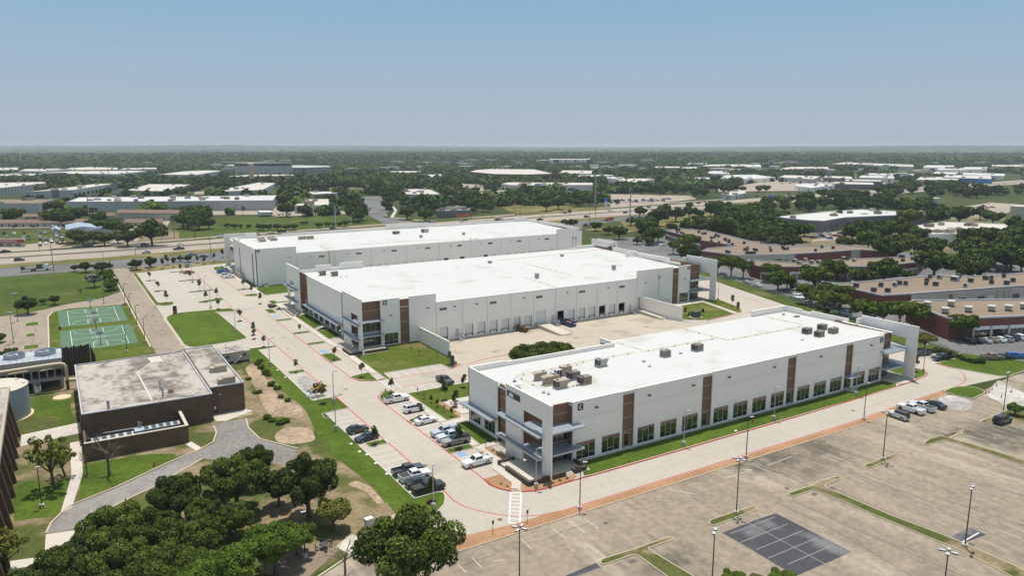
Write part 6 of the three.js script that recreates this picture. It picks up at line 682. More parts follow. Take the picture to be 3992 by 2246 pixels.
const OAK = [[.07, .094, .018], [.092, .12, .023], [.052, .072, .015], [.118, .148, .03]], OAKD = [[.056, .078, .018], [.075, .1, .023], [.04, .058, .014]], BRIGHT = [[.1, .146, .02], [.135, .185, .027], [.075, .115, .017]], OLIVE = [[.14, .145, .03], [.17, .17, .04], [.1, .105, .024]], SPARSE = [[.15, .165, .025], [.19, .19, .035], [.115, .13, .028]], YOUNG = [[.09, .11, .035], [.13, .14, .05], [.17, .13, .07]], MID = [[.064, .09, .02], [.082, .112, .024], [.048, .068, .016], [.1, .128, .03]];
const TP = {
  oak: [0, 1, 2].map(i => makeTree('oak', 21000, .027, OAK, { lobes: 40 + i * 6, hc: .95, sq: .75, spread: .86, lobe: .62 })), dark: [0, 1].map(i => makeTree('dark', 19000, .029, OAKD, { lobes: 44, hc: 1.05, sq: .88, spread: .8, lobe: .66 })), bright: [0, 1].map(i => makeTree('bright', 19000, .029, BRIGHT, { lobes: 42, hc: .95, sq: .66, spread: .82, lobe: .66 })),
  olive: [0].map(i => makeTree('olive', 5500, .055, OLIVE, { lobes: 26, hc: 1.1, sq: .5, lobe: .85, spread: .8 })), sparse: [makeTree('sparse', 1500, .05, SPARSE, { lobes: 26, hc: 1.5, sq: 1.3, lobe: .5, spread: .9, lean: .15 })], bare: [bareTree()],
  mid: [0, 1, 2, 3].map(i => makeTree('mid', 2400, .085, MID, { lobes: 24, hc: 1.0, sq: .75, spread: .8, lobe: .82 })), midb: [0, 1].map(i => makeTree('midb', 2300, .085, BRIGHT.map(c => c.map(v => v * .85)), { lobes: 22, hc: 1.0, sq: .7, spread: .8, lobe: .82 })), street: [0, 1].map(i => makeTree('street', 4200, .066, [...OAK, ...BRIGHT.slice(1)], { lobes: 28, hc: 1.35, sq: .6, tr: .07, spread: .8, lobe: .78 })),
  far: [0, 1, 2].map(i => makeTree('far', 420, .24, MID, { lobes: 9, hc: .95, sq: .75 })), white: [makeTree('white', 1700, .11, [[.1, .12, .06], [.35, .36, .28], [.06, .08, .03]], { lobes: 14, hc: 1.3, sq: 1 })],
  young: [0, 1, 2].map(i => makeTree('young', 300, .16, YOUNG, { lobes: 7, hc: 2.3, sq: 1.5, spread: .5, lobe: 1.2, tr: .035, ring: .75 })), tiny: [makeTree('tiny', 70, .16, YOUNG, { lobes: 5, hc: 1.8, sq: 1.3, spread: .3, lobe: .8, tr: .04, ring: 1 })], younggreen: [0, 1].map(i => makeTree('younggreen', 420, .15, [[.05, .075, .022], [.06, .09, .026], [.04, .06, .02]], { lobes: 8, hc: 2.1, sq: 1.5, spread: .5, lobe: 1.25, tr: .04, ring: .8 })),
};
function tree(kind, x, z, R, label, group, o = {}) { const p = pick(TP[kind]).clone(); p.name = numbered(o.name || (['oak', 'dark', 'bright'].includes(kind) ? 'oak_tree' : kind === 'bare' ? 'bare_tree' : 'broadleaf_tree')); p.position.set(x, o.y || 0, z); p.rotation.y = rnd() * 6.28; p.scale.set(R, R * (o.h || rr(.92, 1.1)), R); scene.add(p); return tag(p, label, o.cat || 'tree', group); }
// crown centre seen at a pixel, R metres; the crown hangs at R * hc
const crownAt = (q, kind, l, label, group, o = {}) => l.forEach(([cx, cy, R, k]) => { const hc = (o.hc || 1) * R, p = q(cx, cy, hc); tree(k || kind, p.x, p.z, R, label, group, o); });
// the radius in zoomed pixels turned into metres from the distance of the crown centre
const crownPx = (q, s, kind, l, label, group, o = {}) => l.forEach(([cx, cy, r, k]) => { const p0 = q(cx, cy, 5), R = min(9, max(1, r / s / FPX * camDist(p0.x, p0.z))), p = q(cx, cy, R * (o.hc || 1)); tree(k || kind, p.x, p.z, R, label, group, o); });
// foreground
const TALL = { hc: 1.16, h: 1.22 };
crownAt(ov, 'oak', [[1030, 1366, 6.7]], 'broad live oak standing alone beside the grey utility cabinet', null, TALL); crownAt(ov, 'dark', [[772, 1205, 4.9]], 'tall dark green oak at the edge of the dry slope', null, { hc: 1.35, h: 1.3 }); crownAt(ov, 'olive', [[838, 1288, 3]], 'small rounded olive green tree casting a round shadow on bare ground', null);
crownAt(ov, 'oak', [[592, 1198, 5.4], [640, 1165, 3.6, 'dark'], [448, 1248, 4.2, 'dark'], [520, 1275, 3.4], [300, 1328, 5.2], [388, 1345, 4.2, 'dark'], [212, 1398, 4.8], [482, 1345, 4.6], [148, 1440, 4, 'dark'], [330, 1422, 4.8], [590, 1300, 3], [430, 1432, 4.2], [700, 1225, 3, 'dark']], 'dark spreading oak in the grove by the curving driveway', 'oaks of the grove by the driveway', TALL); crownAt(ov, 'bright', [[690, 1362, 4.5], [562, 1428, 4.4], [745, 1345, 2.8], [498, 1450, 4]], 'fresh green oak at the sunny near edge of the grove', 'bright oaks of the grove', TALL);
{ const p = a2(540, 530); tree('sparse', p.x, p.z, 3.6, 'thin yellow-green tree with a leaning trunk beside the tan path', null, { h: 1.3 }); const b = a2(1105, 400); tree('bare', b.x, b.z, 5, 'leafless grey tree in front of the chiller wall', null, { h: .85 }); const c = a2(882, 392); tree('bare', c.x, c.z, 2.4, 'small leafless tree beside the large bare one', null, { h: 1.2 }); const d = a2(80, 1385); tree('sparse', d.x, d.z, 3, 'thin leaning tree by the brick buttresses', null, { h: 1 }); const e = a4(1280, 1400); tree('bare', e.x, e.z, 3.2, 'small dead tree at the yellow kerb', null, { h: .9 }); const f = a2(640, 410); tree('sparse', f.x, f.z, 2.4, 'thin small tree next to the tan path', null, { h: 1.1 }); }
{ const p = G(2115, 1375, 7.5); crownAt(q1, 'oak', [[1130, 690, 4.6], [1330, 660, 4.8], [1520, 650, 5]], 'green oak crown rising behind the roof of warehouse C', 'oaks in the court behind warehouse C', { hc: 1.35, y: 1 }); crownPx(q7, 2.576, 'midb', [[1680, 1180, 30]], 'bush in the bottom lot', null); }
crownAt(ov, 'bright', [[1848, 1447, 1.9], [1972, 1441, 2.1], [1905, 1452, 1.2, 'olive']], 'small bright green tree rising at the corner of the black asphalt patch', 'small trees by the asphalt patch', { hc: 1.3 });
// young trees of the new site
const young = (q, l, label, group, kind = 'young', R = .75) => l.forEach(([x, y, s]) => { const p = q(x, y); tree(s ? 'tiny' : kind, p.x, p.z, s ? .45 : R * rr(.85, 1.2), label, group, { y: .14, name: 'young_tree', h: rr(1.2, 1.5) }); });
young(a7, [[1512, 372], [1598, 480], [1680, 598], [1915, 368], [2015, 478], [2075, 588], [2180, 552], [2198, 658], [2415, 778], [2550, 918], [2450, 460], [2530, 512], [1820, 295]], 'staked young tree in a narrow island of the far lot', 'young trees of the far lot', 'young', .95); young(a7, [[1510, 262], [1685, 218], [1990, 198], [2055, 208], [2155, 178], [2240, 142], [1640, 250], [1750, 235]], 'young tree on the dry verge by the frontage road', 'young trees on the verge', 'younggreen', 1); young(q6, [[45, 672], [485, 998]], 'staked young tree in an island beside warehouse B', 'young trees beside warehouse B'); young(a3, [[265, 65], [372, 152], [735, 437], [1160, 300], [1462, 490], [1795, 668], [2450, 350]], 'staked young tree in an island beside warehouse B', 'young trees beside warehouse B', 'young', .8); young(a3, [[1040, 782]], 'thin young tree in a mulch ring beside the rubble heap', null, 'young', 1); young(a3, [[1615, 1240]], 'young tree in the island next to the navy sedan', null, 'younggreen', .75); young(a3, [[2115, 930]], 'young tree in the island behind the white suv', null, 'young', .7); young(s2, [[1655, 478]], 'bushy young tree in the island next to the tan grey truck', null, 'younggreen', 1); young(a4, [[2235, 590]], 'bushy young tree in a mulch ring beside the black pickup', null, 'younggreen', .95); young(q5, [[1345, 868]], 'thin young tree by the free-standing wing wall', null, 'young', .9);
young(a3, [[2370, 632], [2390, 750], [2495, 825]], 'young tree with a full crown in the garden lawn', 'young trees of the garden', 'younggreen', .85); young(a3, [[2237, 780], [2305, 825], [2465, 935]], 'slim dark young tree in the garden lawn', 'slim trees of the garden', 'younggreen', .5); young(a3, [[2085, 682, 1], [2158, 732, 1], [2380, 882, 1], [2015, 202, 1], [2100, 252, 1], [2205, 202, 1], [2298, 257, 1]], 'tiny staked sapling in a mulch ring on the lawn', 'saplings on the lawns', 'young'); young(q1, [[340, 1165]], 'young tree with a full crown beside the patio', null, 'younggreen', .85); young(q2, [[545, 258], [592, 308], [768, 273]], 'small shrub-like tree beside the green transformer', 'shrubs round the transformer', 'younggreen', .6); young(q2, [[1135, 152]], 'young tree in the lawn by the brown monument sign', null, 'young', .9);
// street trees of the office park
crownPx(b6, 3.22, 'street', [[830, 690, 80], [960, 735, 110], [1130, 745, 130], [1280, 775, 120], [1620, 800, 130], [1720, 890, 150, 'midb'], [1830, 920, 110, 'midb'], [1740, 740, 90], [2180, 900, 185], [2380, 780, 120], [2060, 1090, 120], [2230, 1110, 130, 'midb'], [2340, 1080, 130], [2500, 1100, 150]], 'leafy street tree along the office street', 'street trees of the office park', { hc: 1.2 });
crownPx(b6, 3.22, 'street', [[600, 445, 130], [600, 575, 150, 'dark'], [400, 515, 85], [210, 345, 95, 'dark'], [100, 440, 60], [90, 270, 100], [40, 215, 90], [25, 420, 40]], 'dark leafy tree before the brown roofed offices', 'trees before the brown roofed offices', { hc: 1.2 });
crownPx(q5, 2.888, 'street', [[330, 45, 140], [500, 70, 120], [780, 100, 140, 'midb'], [1000, 130, 150, 'midb'], [1180, 190, 130], [1310, 230, 150], [1455, 285, 65], [1880, 310, 150]], 'leafy tree between the fence and the brick offices', 'trees by the fence and brick offices', { hc: 1.15 }); crownPx(q5, 2.888, 'olive', [[1470, 470, 110]], 'brownish round tree beside the dark teal suv', null, { hc: 1.25 }); crownAt(s5, 'bright', [[1180, 1040, 1.9]], 'bright young tree with a bent bare top beside the green off-roader', null, { hc: 1.5 });
crownPx(b7, 3.22, 'mid', [[520, 885, 150], [800, 805, 170], [60, 885, 90], [210, 805, 130], [1080, 860, 90], [1430, 690, 190], [1880, 770, 190], [1900, 620, 160], [2030, 660, 130], [1340, 500, 170], [860, 510, 200], [760, 310, 150], [480, 290, 170], [600, 400, 140, 'midb'], [1000, 270, 150], [1080, 400, 90, 'olive'], [1220, 340, 120], [1120, 140, 130, 'olive'], [1450, 130, 120], [1740, 100, 130], [2000, 90, 80], [2160, 130, 100], [2440, 215, 110], [400, 330, 120], [300, 460, 110], [950, 430, 100], [250, 130, 90], [520, 140, 90], [740, 120, 90], [1640, 700, 90, 'olive'], [1880, 370, 130], [2050, 380, 170], [2250, 380, 190], [2450, 420, 190], [1980, 520, 180], [2200, 540, 200], [2400, 600, 200], [1760, 500, 120], [2520, 700, 120], [2330, 680, 120], [2480, 300, 110]], 'full green tree in the wooded office park', 'trees of the wooded office park');
crownPx(b4, 3.22, 'mid', [[400, 1050, 70], [320, 1040, 50], [440, 1048, 60], [715, 1085, 75, 'midb'], [1160, 1020, 75], [1270, 910, 80], [1350, 1095, 130], [1430, 1190, 130], [870, 1140, 70], [1010, 1165, 100], [1235, 1270, 65], [1385, 1285, 60], [1290, 1170, 60], [1500, 960, 130], [1720, 930, 110], [1580, 870, 80], [1890, 910, 90], [2010, 930, 70], [2210, 850, 120], [2160, 900, 80], [2440, 880, 110, 'midb'], [1670, 1105, 70], [1880, 1090, 110], [2050, 1040, 90], [2030, 1110, 80], [2300, 1090, 150], [2460, 1010, 130], [1390, 1040, 100], [2560, 1120, 100], [2200, 1150, 90], [1890, 830, 50], [2520, 970, 90]], 'bushy green tree between the highway and the offices', 'trees between highway and offices'); 
crownPx(b4, 3.22, 'mid', [[1490, 600, 40], [1590, 600, 40], [1685, 610, 35], [1800, 605, 35], [1895, 605, 30], [1985, 615, 30], [2230, 590, 90], [2110, 610, 60], [2500, 520, 60], [980, 790, 40], [2440, 600, 70], [1600, 550, 60, 'midb'], [1190, 545, 45]], 'upright green tree on the strip beyond the highway', 'trees on the strip beyond the highway');
crownPx(a7, 2.576, 'dark', [[275, 600, 95], [550, 560, 50], [860, 225, 60], [755, 240, 38], [1020, 225, 68], [1100, 225, 40], [1370, 200, 62], [1515, 175, 60], [1750, 160, 28], [1815, 148, 34], [1890, 145, 42], [1330, 205, 40]], 'dense dark green tree beside the meadow and access road', 'dark trees beside the meadow', { hc: 1 }); crownPx(a7, 2.576, 'midb', [[1070, 290, 58], [1100, 330, 50], [1130, 390, 66], [1105, 420, 55], [440, 570, 38]], 'mid green tree in the row by the low stone wall', 'green trees by the stone wall', { hc: 1 }); crownPx(a7, 2.576, 'white', [[950, 360, 66]], 'pale flowering tree standing in the meadow', null, { hc: 1.1 }); crownPx(a7, 2.576, 'sparse', [[812, 468, 20]], 'slender small tree alone in the meadow', null, { hc: 1.4 }); crownPx(a1, 2.576, 'mid', [[0, 160, 55], [70, 320, 70], [130, 310, 50]], 'green tree behind the cooling tower fence', 'trees behind the cooling tower');
crownPx(b1, 3.22, 'mid', [[170, 945, 105], [640, 955, 105, 'midb'], [770, 960, 105], [985, 935, 95], [1250, 980, 90], [1390, 1065, 120, 'midb'], [940, 1200, 95], [1040, 1250, 90], [1180, 1215, 90], [1310, 1235, 100], [1600, 1225, 115], [1900, 1165, 170], [590, 850, 60], [690, 830, 75], [1290, 1070, 90, 'midb'], [1560, 1110, 90], [1480, 1230, 80], [2420, 940, 130, 'midb'], [2530, 920, 100], [2300, 1010, 110], [2480, 1040, 100], [820, 780, 60], [910, 770, 50], [140, 520, 50], [270, 520, 50], [370, 525, 50], [850, 990, 90], [100, 1000, 60], [1140, 1060, 70, 'midb']], 'green tree among the car lots beyond the highway', 'trees among the car lots');
crownPx(b2, 3.22, 'mid', [[1340, 880, 95], [1570, 890, 85], [1480, 750, 60], [1300, 745, 85], [1050, 1105, 50], [1130, 1105, 50], [1230, 1105, 50], [1340, 1105, 50], [1440, 1100, 55], [1000, 1100, 45], [1750, 1078, 50, 'midb'], [1865, 1072, 45, 'midb'], [1935, 1068, 40, 'midb'], [2005, 1065, 45, 'midb'], [2080, 1060, 52, 'midb'], [500, 570, 75], [270, 540, 60], [370, 535, 60], [610, 575, 60], [600, 1085, 40], [690, 1095, 45], [770, 1095, 35], [870, 1095, 35], [1590, 1060, 30], [1540, 1060, 30], [30, 900, 90, 'midb'], [120, 900, 90], [220, 930, 100], [320, 960, 90], [100, 1020, 100], [250, 1040, 100], [370, 1050, 80], [1900, 860, 90], [1950, 780, 80, 'midb'], [2120, 800, 85], [2230, 830, 95], [2180, 920, 110], [2280, 930, 95], [2240, 970, 85], [1860, 740, 60], [2150, 730, 60], [2280, 680, 40]], 'green tree near the small white offices beyond the highway', 'trees near the small white offices');
crownPx(b3, 3.22, 'mid', [[1065, 675, 35], [1212, 740, 55], [600, 920, 95], [830, 940, 100], [900, 930, 70], [640, 900, 70], [550, 820, 45], [740, 830, 50], [900, 835, 60], [860, 830, 40], [1130, 830, 40], [1190, 660, 60, 'midb'], [1230, 620, 60], [1470, 640, 55], [1690, 650, 50], [2090, 640, 85], [330, 700, 80], [380, 760, 80], [350, 830, 70], [400, 660, 70], [300, 640, 70], [540, 690, 55], [380, 880, 50], [20, 770, 60], [50, 860, 60], [1340, 650, 60], [1420, 760, 70], [1500, 790, 80, 'midb'], [1560, 840, 80, 'midb'], [1640, 870, 60], [1430, 700, 60], [1380, 830, 60], [1440, 900, 50], [1310, 690, 50], [1600, 800, 60], [2300, 750, 90], [2420, 720, 80], [2350, 820, 90], [2500, 800, 90], [2250, 680, 70], [2540, 700, 80], [1100, 500, 70], [1160, 560, 70], [1900, 655, 50]], 'green tree round the stores beyond warehouse A', 'trees round the stores beyond warehouse A');
// belts: trees scattered over a stretch of ground given by its outline in the photograph
const keepOut = []; const inside = (pts, x, z) => { let c = false; for (let i = 0, j = pts.length - 1; i < pts.length; j = i++) { const [a, b] = pts[i], [e, f] = pts[j]; if ((b > z) !== (f > z) && x < (e - a) * (z - b) / (f - b) + a) c = !c; } return c; };
const planted = []; function belt(q, pts, n, R0, R1, label, group, kind = 'far', gap = .9) { const w = P(q, pts), xs = w.map(p => p[0]), zs = w.map(p => p[1]), x0 = min(...xs), x1 = max(...xs), z0 = min(...zs), z1 = max(...zs); let k = 0; for (let t = 0; t < n * 30 && k < n; t++) { const x = rr(x0, x1), z = rr(z0, z1), R = rr(R0, R1); if (!inside(w, x, z) || planted.some(p => hyp(p[0] - x, p[1] - z) < (p[2] + R) * gap * .62) || keepOut.some(b => inside(b, x, z))) continue; planted.push([x, z, R, rnd() < .25]); k++; } }

{ const hp = P(s5, [[185, 395], [290, 420], [400, 455], [520, 505], [640, 535], [760, 545]]), lb = []; for (let i = 0; i < hp.length - 1; i++) for (let k = 0; k < 7; k++) { const t = (k + rnd()) / 7; lb.push([hp[i][0] + (hp[i + 1][0] - hp[i][0]) * t + rr(-.3, .3), rr(.5, .9), hp[i][1] + (hp[i + 1][1] - hp[i][1]) * t + rr(-.3, .3), rr(.5, .85), 1]); } tag(part(scene, 'hedge', crownGeo(lb, 2600, .2, MID), M.leaf), 'overgrown green hedge along the chain fence by the corner lawn', 'hedge'); }
crownAt(a3, 'midb', [[330, 300, 1], [300, 330, .9], [345, 370, 1.1], [390, 430, 1.2], [420, 450, .9], [460, 560, 1.1], [520, 600, 1], [280, 650, .8], [320, 645, .9], [410, 930, 1], [460, 960, .9], [560, 985, 1.1], [620, 970, .9], [560, 700, .8], [640, 740, .8], [200, 500, .8]], 'low weedy shrub along the eroded ditch', 'shrubs along the ditch', { hc: .5, name: 'shrub', cat: 'shrub', y: -.5 });
crownAt(b6, 'mid', [[2110, 1230, 1.2], [2240, 1290, 1.4], [2320, 1330, 1.3], [2180, 1260, 1.2], [2420, 1400, 1.3]], 'low dark shrub at the foot of the street trees', 'shrubs under the street trees', { hc: .5, name: 'shrub', cat: 'shrub', y: -.4 });
for (const [x, z, r] of [[73.4, -103.35, .3], [69.6, -103.3, .3], [77.4, -103.5, .4], [66.8, -106, .35], [66.8, -108, .3], [66.8, -110, .3], [67.6, -102.4, .25], [69, -101.8, .25], [71, -101.9, .25], [72.6, -102.1, .3], [74.2, -102.2, .3], [63, -106.5, .25], [63.4, -105, .25], [72.6, -123.4, .5], [71, -113.7, .3], [69.2, -120, .3], [69.2, -117.5, .25], [72.6, -148, .25], [72.6, -145, .3], [72.6, -143, .25]]) tree('midb', x, z, r, 'tiny tuft planted in the beds round warehouse C', 'tufts in the planting beds', { y: z > -104 && r > .3 ? .85 : .05, h: .6, name: 'shrub', cat: 'shrub' });
crownPx(b6, 3.22, 'mid', [[1330, 390, 125], [1500, 380, 100], [1650, 330, 125], [1800, 270, 155], [1950, 300, 140], [1780, 430, 140], [1900, 440, 110], [1100, 240, 115], [1280, 160, 120], [1000, 200, 115], [900, 250, 95], [1150, 330, 95], [720, 180, 85], [1420, 120, 105], [1600, 90, 95], [1000, 90, 85], [1200, 60, 85], [1450, 250, 110, 'midb'], [1000, 320, 90]], 'dark tree of the wood behind the winding brick office', 'trees behind the winding brick office');
// ---------- brick plant, west ----------
{
  const o = thing('brick_plant_building', 'flat dark brick plant building with a weathered grey roof', 'building'), h = 6;
  part(o, 'wall', [box(1.2, 25.7, 0, h, -206, -166)], M.brick_dark); part(o, 'roof', box(1.5, 25.4, h - .1, h + .02, -205.7, -166.3), M.roof_worn); part(o, 'parapet_cap', [box(1.1, 1.4, h, h + .25, -206.1, -165.9), box(25.5, 25.8, h, h + .25, -206.1, -165.9), box(1.4, 25.5, h, h + .25, -206.1, -205.8), box(1.4, 25.5, h, h + .22, -166.2, -165.9)], M.curb_grey);
  part(o, 'annex_wall', box(25.9, 33.2, 0, h + .2, -207, -170), M.brick_dark); part(o, 'annex_roof', box(26.2, 32.9, h + .1, h + .23, -206.7, -170.3), M.roof_worn); part(o, 'parapet_cap', [box(33, 33.3, h + .2, h + .45, -207.1, -169.9), box(26, 33, h + .2, h + .45, -207.1, -206.8), box(26, 33, h + .2, h + .4, -170.2, -169.9)], M.curb_grey); part(o, 'door', box(26.4, 27.5, .1, 2.3, -170, -169.94), M.dark_sign); part(o, 'notice', box(26.6, 26.95, 1.2, 1.8, -169.94, -169.91), M.sign_white); part(o, 'wall_lamp', box(27.8, 28.1, 4.3, 4.5, -170, -169.8), M.sign_white);
  part(o, 'yard_wall', box(1.0, 19.2, 0, 3.5, -156.3, -155.9), M.brick_dark); part(o, 'yard_wall', box(18.8, 19.2, 0, 3.5, -165.8, -156.3), M.brick_dark); part(o, 'yard_wall', box(1.0, 1.4, 0, 3, -165.8, -156.3), M.brick_dark); part(o, 'yard_wall_cap', [box(.9, 19.3, 3.5, 3.62, -156.4, -155.8), box(18.7, 19.3, 3.5, 3.62, -165.8, -156.4)], M.stone_pale); part(o, 'yard_ladder', [rod([.95, 0, -178], [.95, 6.6, -178], .04), rod([.95, 0, -177.4], [.95, 6.6, -177.4], .04), ...rng(.4, 6.2, .4).map(y => rod([.95, y, -178], [.95, y, -177.4], .025))], M.pipe_yellow);
  part(o, 'roof_patch', [sheet([[17, -204.5], [20, -204.5], [20, -199], [17.4, -199]], h + .03), band([[18, -200], [13.6, -192], [14.2, -168.4]], .35, h + .035), band([[2.5, -184], [14, -186.5], [23, -190]], .3, h + .04)], M.roof_pale);
  // chillers in the yard
  for (const [x0, x1, z, lab] of [[2.2, 9.6, -158.6, 'white chiller with two rows of fans in the brick yard, by its open end'], [11.2, 18.2, -160.2, 'white chiller with two rows of fans in the brick yard, by the inner wall']]) { const c = thing('chiller', lab, 'chiller', null, (x0 + x1) / 2, 0, z), w = (x1 - x0) / 2; part(c, 'frame', [box(-w, w, 2.9, 3.1, -1.1, 1.1), ...rng(-w, w - .1, (2 * w - .2) / 5).map(x => box(x, x + .15, 0, 2.9, -1.1, 1.1))], M.tower_white); part(c, 'coil', box(-w + .1, w - .1, 1, 2.8, -.8, .8), M.unit_dark); for (let i = 0; i < 5; i++) for (const s of [-.52, .52]) { const x = -w + .8 + i * (2 * w - 1.6) / 4, f = part(c, 'fan', cyl(x, 3.1, 3.22, s, .45, .45, 14, true), M.unit_grey); part(f, 'fan_grille', cyl(x, 3.12, 3.14, s, .43, .43, 14), M.unit_dark); } }
  { const c = thing('control_cabinet', 'white control cabinet between the two chillers', 'cabinet', null, 10.4, 0, -159.4); part(c, 'cabinet', box(-.6, .7, 0, 3.3, -1, 1), M.tower_white); part(c, 'pipes', [rod([.3, 3.2, -.9], [.3, 4.6, -.9], .12), rod([.7, 3.2, -.9], [.7, 4.4, -.9], .12), rod([-6, 3.3, -1.4], [.3, 3.3, -1.2], .1)], M.tower_white); }
  for (const [x, y, H, r] of [[1098, 895, 2, .28], [1617, 705, 2.4, .18], [1643, 770, 2.4, .22]]) { const p = a1(x, y, h), c = thing('flue', 'upright metal flue on the weathered brick plant roof', 'flue', 'flues of the brick plant', p.x, h, p.z); part(c, 'pipe', cyl(0, 0, H, 0, r, r, 10), M.unit_grey); part(c, 'flashing', cyl(0, 0, .12, 0, r * 2, r * 1.4, 10), M.roof_pale); }
  { const p = a1(1722, 720, h), c = thing('roof_fan', 'round tan exhaust fan on the brick plant roof', 'fan', null, p.x, h, p.z); part(c, 'drum', cyl(0, .2, .75, 0, .55, .6, 14), M.unit_tan); part(c, 'cap', cyl(0, .75, .9, 0, .7, .4, 14), M.rust); part(c, 'curb', box(-.6, .6, 0, .2, -.6, .6), M.unit_grey); }
  for (const [x, y] of [[2230, 505], [2315, 620]]) { const p = a1(x, y, h + .2), c = thing('rooftop_unit', 'pale beige ribbed rooftop unit on the brick annex', 'air conditioner', 'beige units on the brick annex', p.x - .6, h + .22, p.z); part(c, 'cabinet', box(-.9, 1.6, .15, 1.5, -1.2, 1.1), M.unit_tan); part(c, 'end_box', box(-2, -.9, .15, 1.2, -.9, .9), M.unit_tan); part(c, 'rib', rng(-.6, 1.5, .5).map(x => box(x, x + .06, 1.5, 1.56, -1.2, 1.1)), M.unit_tan); part(c, 'base', box(-2, 1.7, 0, .15, -1.2, 1.1), M.roof_pale); }
}
{ // cooling tower on legs
  const o = thing('cooling_tower', 'concrete cooling tower on legs with two large white fan rings', 'cooling tower', null, -8, 0, -214); const w = 6.6, d = 5;
  part(o, 'basin', box(-w, w, 2.2, 3.0, -d, d), M.tower_grey); part(o, 'body', box(-w, w, 5, 7.6, -d, d), M.tower_grey); part(o, 'rear_louvre', rng(3.05, 4.9, .3).map(y => box(-w, w, y, y + .2, -d, -d + .12)), M.tower_grey); part(o, 'side_wall', [box(-w, -w + .2, 3, 5, -d, d), box(w - .2, w, 3, 5, -d, d)], M.tower_grey); for (let i = 0; i <= 8; i++) part(o, 'mullion', box(-w + i * (2 * w - .3) / 8, -w + i * (2 * w - .3) / 8 + .3, 3, 5, d - .35, d), M.tower_grey); for (const x of [-w + .2, 0, w - .8]) for (const z of [-d + .3, d - .9]) part(o, 'leg', box(x, x + .7, 0, 2.2, z, z + .7), M.tower_grey); part(o, 'deck', box(-w - .1, w + .1, 7.6, 7.75, -d - .1, d + .1), M.tower_white);
  for (const x of [-3.2, 3.3]) { const f = part(o, 'fan_ring', new THREE.LatheGeometry([[2.2, 7.75], [2.1, 8.2], [2.25, 8.85], [2.36, 8.85], [2.22, 8.2], [2.35, 7.75]].map(([a, b]) => new THREE.Vector2(a, b)), 28).translate(x, 0, -.6), M.tower_white); part(f, 'fan_blade', [0, 1, 2, 3, 4].map(i => box(.2, 2, 8.3, 8.36, -.28, .28).rotateY(i * 1.257).translate(x, 0, -.6)), M.tower_white); part(f, 'fan_hub', cyl(x, 8.4, 8.75, -.6, .35, .3, 12), M.tower_white);  }
  const rail = []; for (let i = 0; i <= 10; i++) rail.push(rod([-w + i * w / 5, 7.7, d], [-w + i * w / 5, 8.8, d], .03)); rail.push(rod([-w, 8.8, d], [w, 8.8, d], .03), rod([-w, 8.3, d], [w, 8.3, d], .025)); part(o, 'railing', rail, M.pole_dark); part(o, 'steel_stairs', [...rng(0, 9, 1).map(i => box(.5, 1.6, .2 + i * .26, .25 + i * .26, d + 2.4 - i * .26, d + 2.7 - i * .26)), rod([.5, .2, d + 2.5], [.5, 3.4, d], .05), rod([1.6, .2, d + 2.5], [1.6, 3.4, d], .05)], M.galv);
  const p = thing('process_pipe', 'thick beige pipe running before the cooling tower and down to the plant', 'pipe', null, 0, 0, 0), curve = new THREE.CatmullRomCurve3([[-40, 6.2, -206], [-14, 6.5, -207], [-2.6, 6.7, -207.4], [-1, 6.3, -207.4], [-.7, 5.2, -207.4], [-.7, 2.8, -207.4], [-.4, 2.4, -207.2], [1.2, 2.3, -206.8]].map(a => new V3(...a)), false, 'catmullrom', .3); part(p, 'pipe', uvm(new THREE.TubeGeometry(curve, 60, .38, 10).toNonIndexed()), M.beige_pipe); part(p, 'branch', [rod([-12.5, 5.6, -207.6], [-8.6, 5.8, -207.6], .16), rod([-6, 5.4, -207.6], [-3.4, 5.6, -207.6], .16)], M.beige_pipe); part(p, 'support', box(-1.1, -.4, 0, 2.3, -207.7, -207), M.bark);
}
function palisade(pts, H, label) { const o = thing('board_fence', label, 'fence'); for (let i = 0; i < pts.length - 1; i++) { const [a, b] = [pts[i], pts[i + 1]], L = hyp(b[0] - a[0], b[1] - a[1]), n = Math.round(L / .55), t = Math.atan2(-(b[1] - a[1]), b[0] - a[0]); for (let k = 0; k < n; k++) { const u = (k + .5) / n, m = part(o, 'board', PAL[k % 3], M.brick_fence); m.position.set(a[0] + (b[0] - a[0]) * u, 0, a[1] + (b[1] - a[1]) * u); m.rotation.y = t; m.scale.y = H; } part(o, 'rail', [rod([a[0], H * .85, a[1]], [b[0], H * .85, b[1]], .07), rod([a[0], H * .3, a[1]], [b[0], H * .3, b[1]], .07)], M.bark); } }
const PAL = [0, .03, -.02].map(d => box(-.26, .26, 0, 1 + d, -.05 + d, .05 + d)); palisade([[-40, -220.5], [-1, -220.5], [5, -221]], 7.4, 'tall dark board fence behind the cooling tower'); palisade([[5.2, -221], [5.8, -209]], 7.2, 'tall dark board fence beside the cooling tower, with a leaning brace'); palisade([[11.5, -210], [11.8, -213.5], [27.5, -213.5], [28, -210]], 2.8, 'low dark board fence behind the brick plant'); 
for (const x of [14.6, 16]) { const o = thing('small_tank', 'small round beige tank inside the low dark fence', 'tank', 'two small tanks by the fence', x, 0, -210.2); part(o, 'shell', [cyl(0, .3, 2.4, 0, .5, .5, 14), new THREE.SphereGeometry(.5, 14, 6).scale(1, .5, 1).translate(0, 2.4, 0)], M.beige_pipe); part(o, 'skirt', cyl(0, 0, .3, 0, .4, .4, 10), M.unit_dark); }
